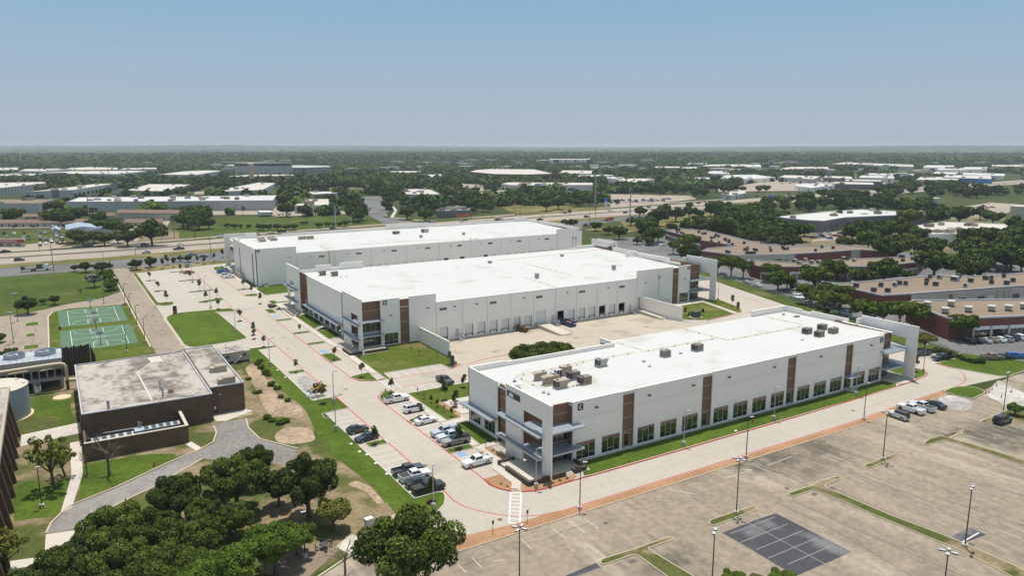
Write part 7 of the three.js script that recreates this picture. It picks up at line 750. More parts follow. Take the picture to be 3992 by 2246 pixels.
{ const o = thing('storage_tank', 'large round grey water tank with a pale flat top', 'tank', null, -14.6, 0, -193); part(o, 'shell', uvm(new THREE.CylinderGeometry(6.4, 6.4, 7, 40, 1, true).toNonIndexed().translate(0, 3.5, 0)), M.tank_grey); part(o, 'lid', uvm(new THREE.CylinderGeometry(.3, 6.5, .35, 40).toNonIndexed().translate(0, 7.17, 0)), M.stone_pale); part(o, 'footing', cyl(0, 0, .15, 0, 6.9, 6.9, 32), M.sand_stone); for (let i = 0; i < 8; i++) part(o, 'hatch', box(-.4, .4, 0, .12, -.25, .25).translate(5.6, 7.08, 0).rotateY(i * .7), M.unit_grey); }
{ // building with brick buttresses at the frame edge
  const H = 9.6, o = thing('buttressed_building', 'brick building with tall buttresses and an overhanging weathered roof', 'building', null, 0, 0, 0); part(o, 'wall', box(-40, -12.6, 0, H - .6, -180, -95), M.brick_dark); part(o, 'roof', box(-40.4, -11.4, H - .6, H, -181, -94), M.roof_worn); part(o, 'roof_edge', [box(-11.4, -10.9, H - .7, H + .12, -181.4, -94), box(-40, -11.4, H - .7, H + .12, -181.4, -181)], M.unit_tan); for (let z = -177.5; z < -96; z += 6.35) { part(o, 'buttress', hexa([[-12.6, 0, z - .35], [-12.6, 0, z + .35], [-9.9, 0, z + .35], [-9.9, 0, z - .35]], [[-12.6, H - .7, z - .35], [-12.6, H - .7, z + .35], [-11.2, H - .7, z + .35], [-11.2, H - .7, z - .35]]), M.brick_dark); part(o, 'window', box(-12.62, -12.5, 1, 7.5, z + 1.4, z + 5), M.glass_dark); } part(o, 'roof_skylight', [box(-20, -16.4, H, H + .5, -178, -175.6), box(-15.4, -12.4, H, H + .5, -178.4, -176)], M.unit_brown); for (const [x, z] of [[-14.5, -168], [-15, -164], [-15.5, -157]]) part(o, 'roof_drain', cyl(x, H, H + .1, z, .35, .3, 8), M.unit_dark); }
{ const o = thing('site_trailer', 'low grey trailer building with steel steps and roof hatches', 'trailer', null, 39.4, 0, -212.6); part(o, 'wall', box(-3.6, 3.6, .5, 3, -3.4, 3.4), M.wall_stucco); part(o, 'roof', box(-3.8, 3.8, 3, 3.15, -3.6, 3.6), M.roof_worn); for (const [x, z] of [[-1, -2.4], [-.3, -1], [.1, .6], [.3, 1.9]]) part(o, 'roof_hatch', box(x - .55, x + .55, 3.15, 3.35, z - .3, z + .3), M.galv); part(o, 'window', box(-2.8, -1.8, 1.6, 2.3, 3.4, 3.44), M.glass_dark); part(o, 'window', box(1.6, 2.6, 1.6, 2.4, 3.4, 3.44), M.glass_dark); part(o, 'skirt', box(-3.5, 3.5, 0, .5, -3.3, 3.3), M.unit_dark); part(o, 'steps', [...rng(0, 6, 1).map(i => box(-.9 + i * .3, -.4 + i * .3, .2 + i * .28, .25 + i * .28, 3.5, 4.4)), rod([-1, 1.1, 4.4], [1.2, 3.1, 4.4], .04), rod([-1, .2, 4.4], [-1, 1.1, 4.4], .04)], M.galv); part(o, 'mast', rod([-2.4, 3, 2.6], [-2.4, 5.6, 2.6], .06), M.rust); }
{ const p = a1(630, 775); tag(part(scene, 'stone_disc', cyl(p.x, 0, .25, p.z, 2, 1.9, 20), M.sand_stone), 'flat round stone manhole slab in the grass beside the tank', 'slab'); const o = thing('cafe_table', 'black round table with chairs on the shaded plaza edge', 'table', null, 29.6, .04, -101.8); part(o, 'table_top', cyl(0, .7, .76, 0, .65, .65, 14), M.pole_dark); part(o, 'leg', cyl(0, 0, .7, 0, .07, .07, 6), M.pole_dark); for (let i = 0; i < 4; i++) { const a = i * PI / 2; part(o, 'chair', [box(-.22, .22, .42, .47, -.22, .22), box(-.22, .22, .47, .95, .18, .22), ...[[-.2, -.2], [.2, -.2], [-.2, .2], [.2, .2]].map(([x, z]) => box(x - .02, x + .02, 0, .42, z - .02, z + .02))].map(g => g.rotateY(a).translate(sin(a) * 1.05, 0, cos(a) * 1.05)), M.pole_dark); } }
// low stone wall by the meadow
tag(part(scene, 'stone_wall', kerbLine([[15.4, -405], [17.6, -398], [17.8, -382], [18.6, -368], [19.6, -362]], .6, 0, .8), M.stone_pale), 'low winding pale stone wall below the row of trees', 'wall');
// ---------- brown roofed brick offices, east ----------
function office(outline, H, label, roofMat = M.roof_gravel, wallMat = M.brick_red, capMat = M.galv) { const o = thing('brick_office', label, 'building'), w = fillet(outline, .01); part(o, 'wall', slab(outline, 0, H - .05), wallMat); part(o, 'roof', sheet(inset(outline, .5), H), roofMat); part(o, 'parapet', kerbLine(inset(outline, .25), .5, H - .3, H + .45, true), capMat); keepOut.push(outline); return o; }
const offUnits = (q, l, h, label, group, w = 1.8, hh = 1.2, col = 'unit_dark') => l.forEach(([x, y, c]) => unit(q, x, y, h, w, hh, w * .7, c || col, 1, 0, rr(-.6, .6), label, group));
function colonnade(o, a, b, H, n, y0 = 0) { const dx = b[0] - a[0], dz = b[1] - a[1], L = hyp(dx, dz), t = Math.atan2(-dz, dx), nx = dz / L * -1, nz = dx / L; const put = (g, m, name) => { const k = part(o, name, g, m); k.position.set(a[0], 0, a[1]); k.rotation.y = t; }; put(box(0, L, 0, H * .45, -.1, .02), M.glass_dark, 'glazing'); put(box(0, L, H * .45, H * .62, .02, .12), M.frame_white, 'fascia_band'); for (let i = 0; i <= n; i++) put(box(L * i / n - .3, L * i / n + .3, 0, H * .62, 0, .5), M.wall_stucco, 'column'); }
{
  const o1 = office([[283.6, -252.6], [281.2, -273], [290, -278], [310.6, -278.2], [313.6, -306.2], [329.8, -352.6], [346.4, -355.6], [350, -335], [329, -276.2], [333, -262.2], [348.6, -252.8], [361.6, -254.4], [366, -232], [358, -216], [355, -214.5], [357.6, -226], [354, -233.7], [328, -237.4], [308.6, -242.6]], 5.6, 'long winding brick office with a brown gravel roof and white service court', M.roof_gravel); colonnade(o1, [313.4, -306], [329.4, -352], 5.6, 6); colonnade(o1, [281, -272.6], [289.6, -277.6], 5.6, 2);
  offUnits(b6, [[435, 320], [470, 325], [450, 355], [520, 370], [495, 362], [720, 350], [765, 370], [800, 368], [935, 390], [965, 405], [915, 415], [875, 425], [1045, 440], [1060, 450], [1100, 458], [1095, 480], [1140, 510], [970, 485], [875, 468], [1285, 490], [1070, 600], [1095, 610], [1290, 570], [1320, 578], [1410, 572], [1440, 580], [1320, 620], [1350, 618], [1375, 618], [1410, 618], [1330, 548, 'unit_tan'], [1620, 585], [1610, 545, 'unit_grey'], [1770, 545], [1790, 565], [1830, 562], [2180, 582], [2260, 540], [2400, 550]], 5.65, 'small dark rooftop unit on the winding brick office', 'units on the winding brick office', 1.5, 1);
  for (const [a, b, ds] of [[[283, -251], [308.6, -242.4], []], [[308.6, -242.4], [354, -233.5], [8, 22, 36]]]) { const L = hyp(b[0] - a[0], b[1] - a[1]), t = Math.atan2(-(b[1] - a[1]), b[0] - a[0]), put = (g, m, n) => { const k = part(o1, n, g, m); k.position.set(a[0], 0, a[1]); k.rotation.y = t; }; put(box(0, L, 0, 5.8, 0, .12), M.wall_stucco, 'court_wall'); for (const x of ds) put(box(x, x + 4, .2, 3.2, .12, .2), M.door_dark, 'dock_door'); for (const x of ds) put(box(x - 3, x - 2.85, .5, 5.2, .12, .22), M.rust, 'downpipe'); }  // dark dock doors: shade of the open interior painted as flat panels
  const o4 = office([[268.2, -230.4], [277.4, -240.2], [281, -233], [287.9, -225.2], [301, -220], [318.4, -216.6], [340.5, -209], [359.6, -204.9], [358.4, -202.6], [337.1, -193.6], [325.8, -195.1], [308.3, -196.6], [289.6, -209.3], [265.9, -222.5]], 5.6, 'curved brown roofed brick office wing across the court from the winding one', M.roof_gravel); colonnade(o4, [266, -222.4], [289.4, -209.2], 5.6, 5); colonnade(o4, [289.8, -209], [308.2, -196.5], 5.6, 4); colonnade(o4, [326, -195], [337, -193.5], 5.6, 2); offUnits(b6, [[1920, 720], [1980, 745], [2050, 710], [2130, 735], [2220, 735, 'unit_grey'], [2530, 690]], 5.65, 'rooftop unit on the curved brick office wing', 'units on the curved office wing', 2, 1.2, 'unit_grey'); offUnits(b7, [[280, 690], [320, 690], [410, 710, 'unit_grey'], [610, 745], [650, 750], [815, 685], [990, 660], [1020, 662], [1140, 690], [1020, 710], [1125, 630]], 5.65, 'small rooftop unit on the curved brick office wing', 'small units on the curved office wing', 1.6, 1);
  const o2 = office([[252.6, -170.6], [254.4, -178.8], [287, -172], [298, -171.6], [325.4, -157], [348, -152.6], [366, -150], [352, -128], [314, -138.4], [262, -151.6], [250, -155]], 5.8, 'brick office with a brown roof and a pale dock wall facing the courtyard', M.roof_gravel); { const a = [262, -151.4], b = [352, -127.8], L = hyp(90, 23.6), t = Math.atan2(-(b[1] - a[1]), b[0] - a[0]), put = (g, m, n, lab) => { const k = part(o2, n, g, m, lab); k.position.set(a[0], 0, a[1]); k.rotation.y = t; }; put(box(0, L, 0, 5.6, 0, .1), M.wall_stucco, 'court_wall', 'stained pale dock wall'); for (const x of [3, 8, 22, 31, 48]) put(box(x, x + 3.4, .2, 3.3, .1, .16), M.door_dark, 'dock_door'); put(box(36, 38.8, .2, 3.3, .1, .16), M.door_white, 'dock_door'); for (const x of [18, 40, 43.5, 46]) put(box(x, x + .15, 1, 5, .1, .2), M.rust, 'downpipe'); put(box(17.6, 18.8, 3.2, 5, .1, .5), M.unit_brown, 'louvre_box'); }  // dark dock panels paint in the shade of open bays
  offUnits(b7, [[435, 1035], [655, 1090], [830, 1095], [745, 1025], [920, 1020, 'unit_grey'], [975, 1000], [1055, 1005], [1320, 965], [1310, 1005], [1430, 1015], [1360, 920], [1480, 925, 'unit_grey'], [1715, 915], [1870, 970], [1800, 1030, 'unit_grey'], [2045, 935], [2065, 940], [2130, 935], [2130, 990], [2320, 1000], [2285, 910], [2400, 965]], 5.85, 'small rooftop unit on the brick office with the dock wall', 'units on the brick office with the dock wall', 1.7, 1.2); unit(b7, 1670, 950, 5.85, 3.2, 1.5, 2.4, 'unit_grey', 1, 0, .2, 'large grey rooftop unit on the brick office with the dock wall', null);
  const o3 = office([[243, -141.6], [237.8, -132.6], [233.4, -125.6], [231.4, -121], [238.2, -117.6], [256, -110.6], [290, -100], [310, -118], [284, -124], [258.6, -137.2], [249, -143]], 6.4, 'brick office with a colonnade and large tapered rooftop units', M.roof_gravel); colonnade(o3, [238.4, -117.4], [256, -110.5], 6.4, 3); colonnade(o3, [256.2, -110.4], [286, -101], 6.4, 4); for (const [x, y] of [[1480, 135], [1745, 125], [1680, 205], [1940, 190], [2200, 180], [2390, 175], [2560, 155]]) { const p = q5(x, y, 6.4), c = thing('rooftop_unit', 'large tapered grey rooftop unit on the brick office with the colonnade', 'air conditioner', 'tapered units on the brick office', p.x, 6.42, p.z, .35); part(c, 'cabinet', hexa([[-1, .3, .8], [-1, .3, -.8], [1, .3, -.8], [1, .3, .8]], [[-1.5, 1.7, 1], [-1.5, 1.7, -1], [1.5, 1.7, -1], [1.5, 1.7, 1]]), M.unit_grey); part(c, 'top', box(-1.55, 1.55, 1.7, 1.8, -1.05, 1.05), M.unit_grey); part(c, 'leg', [box(-1, -.8, 0, .3, -.8, .8), box(.8, 1, 0, .3, -.8, .8)], M.unit_dark); }
}
// ---------- buildings beyond, placed by their roof corners and wall foot ----------
function hall(q, foot, roof, o) { // foot: [x, foot y, roof y] of one front corner; roof: outline in pixels at roof height
  const H = o.H || hgt(q, ...foot), w = P(q, roof, H), b = thing(o.name || 'warehouse_hall', o.label, o.cat || 'building', o.group); keepOut.push(w); part(b, 'wall', slab(w, 0, H - .05), o.wall || M.wall_white); part(b, 'roof', sheet(inset(w, .4), H + .02), o.roof || M.roof_pale); part(b, 'parapet', kerbLine(inset(w, .2), .4, H - .2, H + .5, true), o.cap || o.wall || M.wall_white);
  const c = w.reduce((s, p) => [s[0] + p[0] / w.length, s[1] + p[1] / w.length], [0, 0]); const edges = w.map((p, i) => [p, w[(i + 1) % w.length]]).filter(([p, r]) => { let nx = r[1] - p[1], nz = -(r[0] - p[0]); const m = [(p[0] + r[0]) / 2, (p[1] + r[1]) / 2]; if ((m[0] - c[0]) * nx + (m[1] - c[1]) * nz < 0) { nx = -nx; nz = -nz; } return m[0] * nx + m[1] * nz < 0; });
  const on = (p, r, g, m, n) => { let t = Math.atan2(-(r[1] - p[1]), r[0] - p[0]); const k = part(b, n, g, m); k.position.set(p[0], 0, p[1]); k.rotation.y = t; };
  for (let [p, r] of edges) { const mx = (p[0] + r[0]) / 2 - c[0], mz = (p[1] + r[1]) / 2 - c[1]; const tx = r[0] - p[0], tz = r[1] - p[1]; if (-tz * mx + tx * mz < 0) [p, r] = [r, p]; const L = hyp(r[0] - p[0], r[1] - p[1]); if (o.ribs) for (let x = o.ribs; x < L; x += o.ribs) on(p, r, box(x - .25, x + .25, 0, H, 0, .25), M.wall_slate, 'pilaster'); if (o.doors) for (let x = o.doors * .5; x < L - 4; x += o.doors) on(p, r, box(x, x + 3.4, 0, 3.6, 0, .08), M.door_dark, 'dock_door'); if (o.band) on(p, r, box(L * .02, L * .98, o.band[0] * H, o.band[1] * H, 0, .1), o.bandMat || M.glass_dark, 'window_band'); if (o.wins) for (let x = 2; x < L - o.wins; x += o.wins) on(p, r, box(x, x + o.wins * .6, H * .12, H * .55, 0, .1), M.glass_dark, 'window'); if (o.ends && L > 20) on(p, r, box(L - L * .18, L + .2, 0, H + .8, 0, .4), M.wall_slate, 'accent_panel'); if (o.joints) for (let x = o.joints; x < L; x += o.joints) on(p, r, box(x - .07, x + .07, 0, H - .1, 0, .04), M.curb_grey, 'panel_joint'); if (o.stripe) on(p, r, box(0, L, H * .35, H * .55, 0, .06), M.wall_grey, 'colour_band'); }  // dock doors: dark panels with the shade of open doorways in their colour
  if (o.units) { const xs = w.map(p => p[0]), zs = w.map(p => p[1]); let k = 0; for (let t = 0; t < 400 && k < o.units; t++) { const x = rr(min(...xs), max(...xs)), z = rr(min(...zs), max(...zs)); if (!inside(inset(w, 4), x, z)) continue; k++; const s = rr(1.6, 3); part(b, 'rooftop_unit', [box(x - s, x + s, H + .02, H + rr(1.3, 2), z - s * .7, z + s * .7), box(x - s * .8, x + s * .8, H + 2, H + 2.15, z - s * .5, z + s * .5)], pick([M.unit_tan, M.unit_brown, M.unit_grey])); } }
  return b;
}
const WH = 'pale flat warehouses beyond the highway';
hall(b1, [848, 922, 800], [[848, 800], [2030, 795], [3430, 782], [3480, 715], [2800, 725], [1000, 742]], { label: 'long white warehouse with many rooftop units behind the motel', wall: M.wall_grey, roof: M.roof_white, units: 26, joints: 9, doors: 46, stripe: 1 });
hall(b1, [2050, 735, 672], [[1453, 650], [2050, 670], [2435, 577], [1880, 575], [1650, 640]], { label: 'flat pale warehouse with ribbed long side and a dark corner panel', wall: M.wall_grey, units: 4, ribs: 7, ends: 1 }); hall(b1, [740, 755, 660], [[260, 680], [740, 655], [920, 652], [1480, 565], [1180, 575], [840, 620], [420, 665]], { label: 'flat pale warehouse with two dark tower bays', wall: M.wall_grey, units: 8, ends: 1, wins: 14 }); hall(b1, [300, 690, 595], [[-250, 650], [300, 597], [590, 562], [560, 548], [0, 558], [-300, 570]], { label: 'flat pale warehouse with dark vertical ribs at the frame edge', wall: M.wall_grey, units: 6, ribs: 7 }); hall(b1, [490, 940, 820], [[-200, 818], [490, 820], [640, 782], [690, 765], [0, 768], [-250, 770]], { label: 'brown roofed grey storage building behind the trees', wall: M.wall_grey, roof: M.roof_gravel, units: 4, joints: 10 });
hall(b1, [600, 520, 445], [[600, 442], [1470, 450], [1856, 415], [1720, 405], [900, 412], [520, 432]], { label: 'very long pale warehouse with white roof on the far left', roof: M.roof_pale, wall: M.wall_grey, units: 8, band: [.1, .3] }); hall(b1, [2450, 545, 462], [[1955, 455], [2450, 462], [2820, 405], [2560, 402], [2300, 415], [2080, 445]], { label: 'pale warehouse with dark corner bays on the far left', wall: M.wall_grey, units: 3, ends: 1 }); hall(b1, [590, 520, 465], [[-100, 470], [590, 465], [480, 445], [-100, 448]], { label: 'white warehouse with units at the left frame edge', wall: M.wall_white, units: 8 });
for (const [l, n] of [[[[0, 400], [240, 395], [230, 365], [0, 368]], 'at the left frame edge'], [[[245, 412], [580, 415], [900, 395], [720, 378], [330, 385]], 'with a dark end wall'], [[[760, 400], [1490, 392], [1480, 368], [1120, 360], [900, 372]], 'stretched before the wood'], [[[1500, 395], [1980, 385], [1970, 368], [1580, 372]], 'with dark glazed bays']]) hall(b1, [0, 0, 0], l, { H: 11, label: 'low far pale warehouse ' + n, wall: M.wall_grey, units: 4, band: [.3, .6], bandMat: M.wall_slate });
hall(b2, [910, 722, 660], [[485, 670], [910, 658], [1050, 648], [1218, 562], [1000, 555], [660, 620]], { label: 'flat pale warehouse with a dark sign bay and black lettering', wall: M.wall_grey, units: 5, ends: 1 }); hall(b2, [720, 550, 488], [[620, 485], [1440, 470], [1430, 455], [900, 455], [640, 475]], { label: 'low pale civic building with square arches', wall: M.wall_stucco, wins: 12 }); hall(b2, [1640, 745, 708], [[1330, 695], [1640, 706], [1990, 690], [1960, 668], [1480, 672]], { label: 'low arched stone building with a white curved roof', wall: M.wall_stucco, roof: M.roof_white, units: 2, wins: 9 }); hall(b2, [1870, 940, 845], [[1450, 848], [1872, 842], [1880, 762], [1560, 765]], { label: 'small pale office block with rooftop units and dark garage bays', wall: M.wall_stucco, roof: M.roof_pale, units: 7, wins: 7 });
{ // hospital block and parking garage
  const H = hgt(b2, 935, 470, 358), w = P(b2, [[935, 362], [1560, 372], [1900, 362], [1880, 345], [1500, 338], [960, 345]], H), g = thing('parking_garage', 'long grey parking garage with open decks and pale posts', 'garage'); keepOut.push(w); for (let k = 0; k < 5; k++) { const y = (k + 1) * H / 5; part(g, 'deck', slab(w, y - .5, y), M.wall_grey); part(g, 'deck_rail', kerbLine(inset(w, .2), .3, y - .9, y + .9, true), M.wall_grey); } part(g, 'core', slab(inset(w, 14), 0, H - .6), M.wall_grey); const post = (a, e, n) => { for (let i = 0; i <= n; i++) { const x = a[0] + (e[0] - a[0]) * i / n, z = a[1] + (e[1] - a[1]) * i / n; part(g, 'post', box(x - .5, x + .5, 0, H + .6, z - .5, z + .6), M.wall_stucco); } }; post(w[0], w[1], 16); post(w[1], w[2], 8); for (const t of [.03, .12]) { const x = w[0][0] + (w[1][0] - w[0][0]) * t, z = w[0][1] + (w[1][1] - w[0][1]) * t; part(g, 'stair_panel', box(x - 5, x + 5, 0, H + 1, z - .2, z + .8), M.wall_grey); }
  hall(b2, [570, 410, 345], [[570, 345], [930, 345], [1400, 335], [1300, 330], [650, 332]], { label: 'glazed hospital block with a flat roof', wall: M.wall_stucco, band: [.15, .75] }); hall(b2, [690, 345, 308], [[690, 308], [870, 310], [1415, 306], [1300, 302], [720, 302]], { H: 27, label: 'upper storey of the glazed hospital block with a tan tower', wall: M.wall_grey, band: [.8, .95] }); hall(b2, [870, 400, 318], [[868, 320], [930, 320], [932, 308], [872, 308]], { H: 30, label: 'tan stair tower of the hospital', wall: M.sand_stone });
}
hall(b3, [380, 470, 420], [[380, 420], [530, 432], [950, 420], [900, 412], [420, 410]], { label: 'long tan school building with a white roof', wall: M.sand_stone, roof: M.roof_white, wins: 14 }); hall(b3, [800, 500, 462], [[720, 475], [950, 505], [1060, 470], [1040, 450], [800, 455]], { label: 'white flat building next to the tan school', roof: M.roof_white, wins: 10 }); hall(b3, [600, 800, 705], [[545, 640], [600, 705], [830, 708], [1030, 705], [900, 645], [720, 636]], { label: 'pale brick office with a dirty white roof beyond the cross street', wall: M.wall_grey, roof: M.roof_pale, units: 5, wins: 8 });
{ const s = hall(b3, [955, 1005, 918], [[955, 915], [1205, 912], [1385, 905], [1400, 880], [1270, 870], [1000, 890]], { label: 'low dark store with orange panels and cluttered roof by the highway', wall: M.wall_slate, roof: M.roof_worn, units: 10 }); const H = hgt(b3, 955, 1005, 918), p = b3(1210, 912, H), r = b3(1385, 905, H); const t = Math.atan2(-(r.z - p.z), r.x - p.x), L = hyp(r.x - p.x, r.z - p.z); std('orange_panel', [.55, .16, .05], .8); for (let i = 0; i < 5; i++) { const k = part(s, 'orange_panel', box(L * i / 5 + .2, L * (i + 1) / 5 - .2, .4, H * .55, .1, .3), M.orange_panel); k.position.set(p.x, 0, p.z); k.rotation.y = t; } const p2 = b3(960, 915, H); for (let i = 0; i < 6; i++) { const k = part(s, 'grey_panel', box(i * L * .24, i * L * .24 + L * .2, .4, H * .5, .1, .3), M.wall_grey); k.position.set(p2.x, 0, p2.z); k.rotation.y = t; } }
hall(b3, [1700, 490, 425], [[1380, 420], [1700, 450], [2100, 455], [2440, 445], [2200, 388], [1640, 385], [1480, 395]], { H: 11, label: 'large brown windowless building in the trees', wall: M.brick_pier, roof: M.roof_pale }); hall(b3, [1900, 650, 575], [[1785, 572], [1900, 590], [2290, 590], [2930, 588], [2930, 558], [2300, 556], [1880, 552]], { label: 'long grey car dealership with a bright blue panel', wall: M.wall_grey, roof: M.roof_pale, units: 8, wins: 16 }); { std('blue_panel', [.02, .2, .5], .7); const H = hgt(b3, 1900, 650, 575), p = b3(2205, 568, H + 2), o = b3(2285, 568, H + 2); const k = thing('blue_entrance', 'bright blue entrance box on the grey car dealership', 'entrance', null, p.x, 0, p.z, Math.atan2(-(o.z - p.z), o.x - p.x)), L = hyp(o.x - p.x, o.z - p.z); part(k, 'panel', box(0, L, 0, H + 2, 0, 3), M.blue_panel); part(k, 'doorway', box(L * .3, L * .7, 0, 3, 3, 3.1), M.glass_dark); const q = b4(840, 860), pl = thing('pylon_sign', 'tall white and blue pylon sign of the car dealership', 'sign', null, q.x, 0, q.z), PH = hgt(b4, 840, 860, 745); part(pl, 'pillar', box(-1.3, 1.3, 0, PH * .62, -.5, .5), M.sign_white); part(pl, 'blue_top', box(-1.5, 1.5, PH * .62, PH, -.6, .6), M.blue_panel); }
{ const b = hall(b4, [140, 328, 268], [[140, 268], [640, 268], [640, 258], [140, 258]], { H: 17, label: 'distant white and maroon apartment block above the wood', wall: M.wall_white, name: 'apartment_block' }); std('maroon', [.14, .03, .035], .9); const p = b4(140, 268, 17), r = b4(640, 268, 17), t = Math.atan2(-(r.z - p.z), r.x - p.x), L = hyp(r.x - p.x, r.z - p.z); for (const [u, v] of [[.08, .23], [.38, .42], [.63, .67], [.92, 1]]) { const k = part(b, 'maroon_bay', box(L * u, L * v, 0, 17.6, 0, 1.2), u < .1 || u > .9 ? M.maroon : M.wall_slate); k.position.set(p.x, 0, p.z); k.rotation.y = t; } for (let i = 0; i < 6; i++) for (let j = 0; j < 4; j++) { const k = part(b, 'window', box(L * (.25 + i * .11), L * (.3 + i * .11), 2 + j * 3.8, 4 + j * 3.8, 0, .2), M.wall_slate); k.position.set(p.x, 0, p.z); k.rotation.y = t; } }
// halls on the right
const RH = [[b4, [[255, 440], [660, 448], [670, 405], [300, 402]], 8, 'grey'], [b4, [[470, 485], [740, 480], [1040, 465], [830, 455], [500, 462]], 7, 'blue'], [b4, [[850, 500], [1060, 520], [1070, 490], [860, 478]], 8, 'white'], [b4, [[955, 555], [1150, 560], [1460, 520], [1400, 503], [1060, 505]], 7, 'tan'], [b4, [[1440, 370], [1780, 372], [1760, 352], [1460, 352]], 9, 'slate'], [b4, [[1790, 380], [1990, 376], [1980, 358], [1800, 360]], 9, 'slate'], [b4, [[1860, 330], [2130, 328], [2100, 312], [1880, 314]], 8, 'white'], [b4, [[1990, 350], [2600, 350], [2600, 325], [2150, 328]], 8, 'grey'], [b4, [[2100, 440], [2390, 450], [2390, 412], [2160, 410]], 7, 'white'], [b4, [[2140, 405], [2420, 410], [2600, 398], [2500, 382], [2220, 385]], 7, 'tan'], [b4, [[2280, 500], [2420, 510], [2700, 505], [2700, 460], [2420, 458]], 7, 'white'], [b4, [[1800, 510], [2150, 512], [2140, 490], [1820, 490]], 6, 'grey'], [b4, [[2210, 240], [2900, 238], [2900, 226], [2240, 228]], 10, 'tan'], [b4, [[650, 372], [930, 372], [930, 360], [660, 360]], 7, 'white'], [b4, [[2290, 700], [2420, 720], [2600, 690], [2580, 650], [2440, 660]], 5, 'grey'],
  [b5, [[0, 165], [1300, 162], [1300, 148], [0, 152]], 9, 'tan'], [b5, [[1400, 160], [2576, 175], [2576, 158], [1400, 145]], 9, 'white'], [b5, [[950, 215], [1640, 240], [1640, 222], [1060, 202]], 8, 'tan'], [b5, [[480, 262], [930, 258], [920, 240], [600, 240]], 7, 'tan'], [b5, [[0, 240], [360, 242], [350, 222], [0, 222]], 7, 'white'], [b5, [[15, 340], [200, 350], [480, 330], [300, 305], [60, 312]], 6, 'white'], [b5, [[500, 330], [800, 345], [860, 320], [560, 308]], 6, 'grey'], [b5, [[640, 400], [780, 420], [980, 395], [860, 378], [660, 385]], 5, 'white'], [b5, [[880, 330], [1130, 345], [1120, 322], [900, 315]], 6, 'slate'], [b5, [[960, 385], [1310, 392], [1300, 372], [980, 365]], 6, 'slate'], [b5, [[1060, 360], [1370, 365], [1370, 350], [1070, 345]], 6, 'slate'], [b5, [[1180, 330], [1480, 338], [1470, 318], [1200, 312]], 6, 'white'], [b5, [[1250, 310], [1640, 315], [1640, 300], [1260, 294]], 6, 'white'], [b5, [[1380, 385], [1480, 388], [1480, 372], [1390, 370]], 5, 'slate'], [b5, [[1720, 245], [1980, 248], [1980, 228], [1740, 226]], 7, 'white'], [b5, [[2050, 262], [2260, 262], [2260, 242], [2070, 242]], 7, 'white'], [b5, [[1800, 298], [2400, 318], [2410, 300], [1830, 282]], 7, 'white'], [b5, [[1660, 350], [2020, 352], [2010, 325], [1700, 325]], 6, 'tan'], [b5, [[1880, 330], [2300, 345], [2290, 312], [1920, 308]], 7, 'blue'], [b5, [[1840, 265], [2080, 268], [2060, 252], [1850, 250]], 7, 'white'], [b5, [[2300, 235], [2576, 240], [2576, 225], [2300, 222]], 8, 'tan']];
const HW = { grey: M.wall_grey, white: M.wall_white, tan: M.wall_stucco, slate: M.wall_slate, blue: Object.assign(std('blue_wall', [.03, .16, .38], .8)) }, HR = { grey: M.roof_pale, white: M.roof_white, tan: M.roof_pale, slate: M.roof_pale, blue: M.roof_pale }, HL = { grey: 'grey flat-roofed hall in the industrial district east of the highway', white: 'white flat-roofed hall in the industrial district east of the highway', tan: 'tan flat-roofed hall in the industrial district east of the highway', slate: 'dark flat-roofed hall in the industrial district east of the highway', blue: 'blue walled hall in the industrial district east of the highway' };
for (const [q, l, H, c] of RH) hall(q, [0, 0, 0], l, { H, label: HL[c], group: c + ' halls of the industrial district', wall: HW[c], roof: HR[c], units: 3, doors: 30 });
{ const o = hall(b5, [750, 780, 690], [[478, 665], [750, 692], [880, 698], [1060, 668], [1480, 650], [1770, 655], [1790, 632], [1200, 602], [900, 622]], { H: 8, label: 'slate and white office with a glass stair corner in the trees', wall: M.wall_slate, roof: M.roof_white, cap: M.wall_white, units: 6, wins: 9 }); const s = hall(b5, [1790, 890, 808], [[1655, 740], [1780, 812], [2060, 808], [2480, 770], [2400, 725], [1900, 705]], { H: 6.5, label: 'white walled low office with many tan rooftop units', wall: M.wall_white, roof: M.roof_pale, units: 10, wins: 16 }); hall(b5, [1640, 545, 515], [[1628, 512], [1875, 510], [1850, 500], [1700, 500]], { H: 6, label: 'small tan substation hut in the trees', wall: M.wall_grey, roof: M.roof_pale }); const t = b5(2530, 660), k = thing('storage_tank', 'pale round storage tank at the right frame edge', 'tank', null, t.x, 0, t.z); part(k, 'shell', cyl(0, 0, 9, 0, 7, 7, 28), M.stone_pale); part(k, 'lid', cyl(0, 9, 9.6, 0, 7.1, 1, 28), M.roof_pale); }
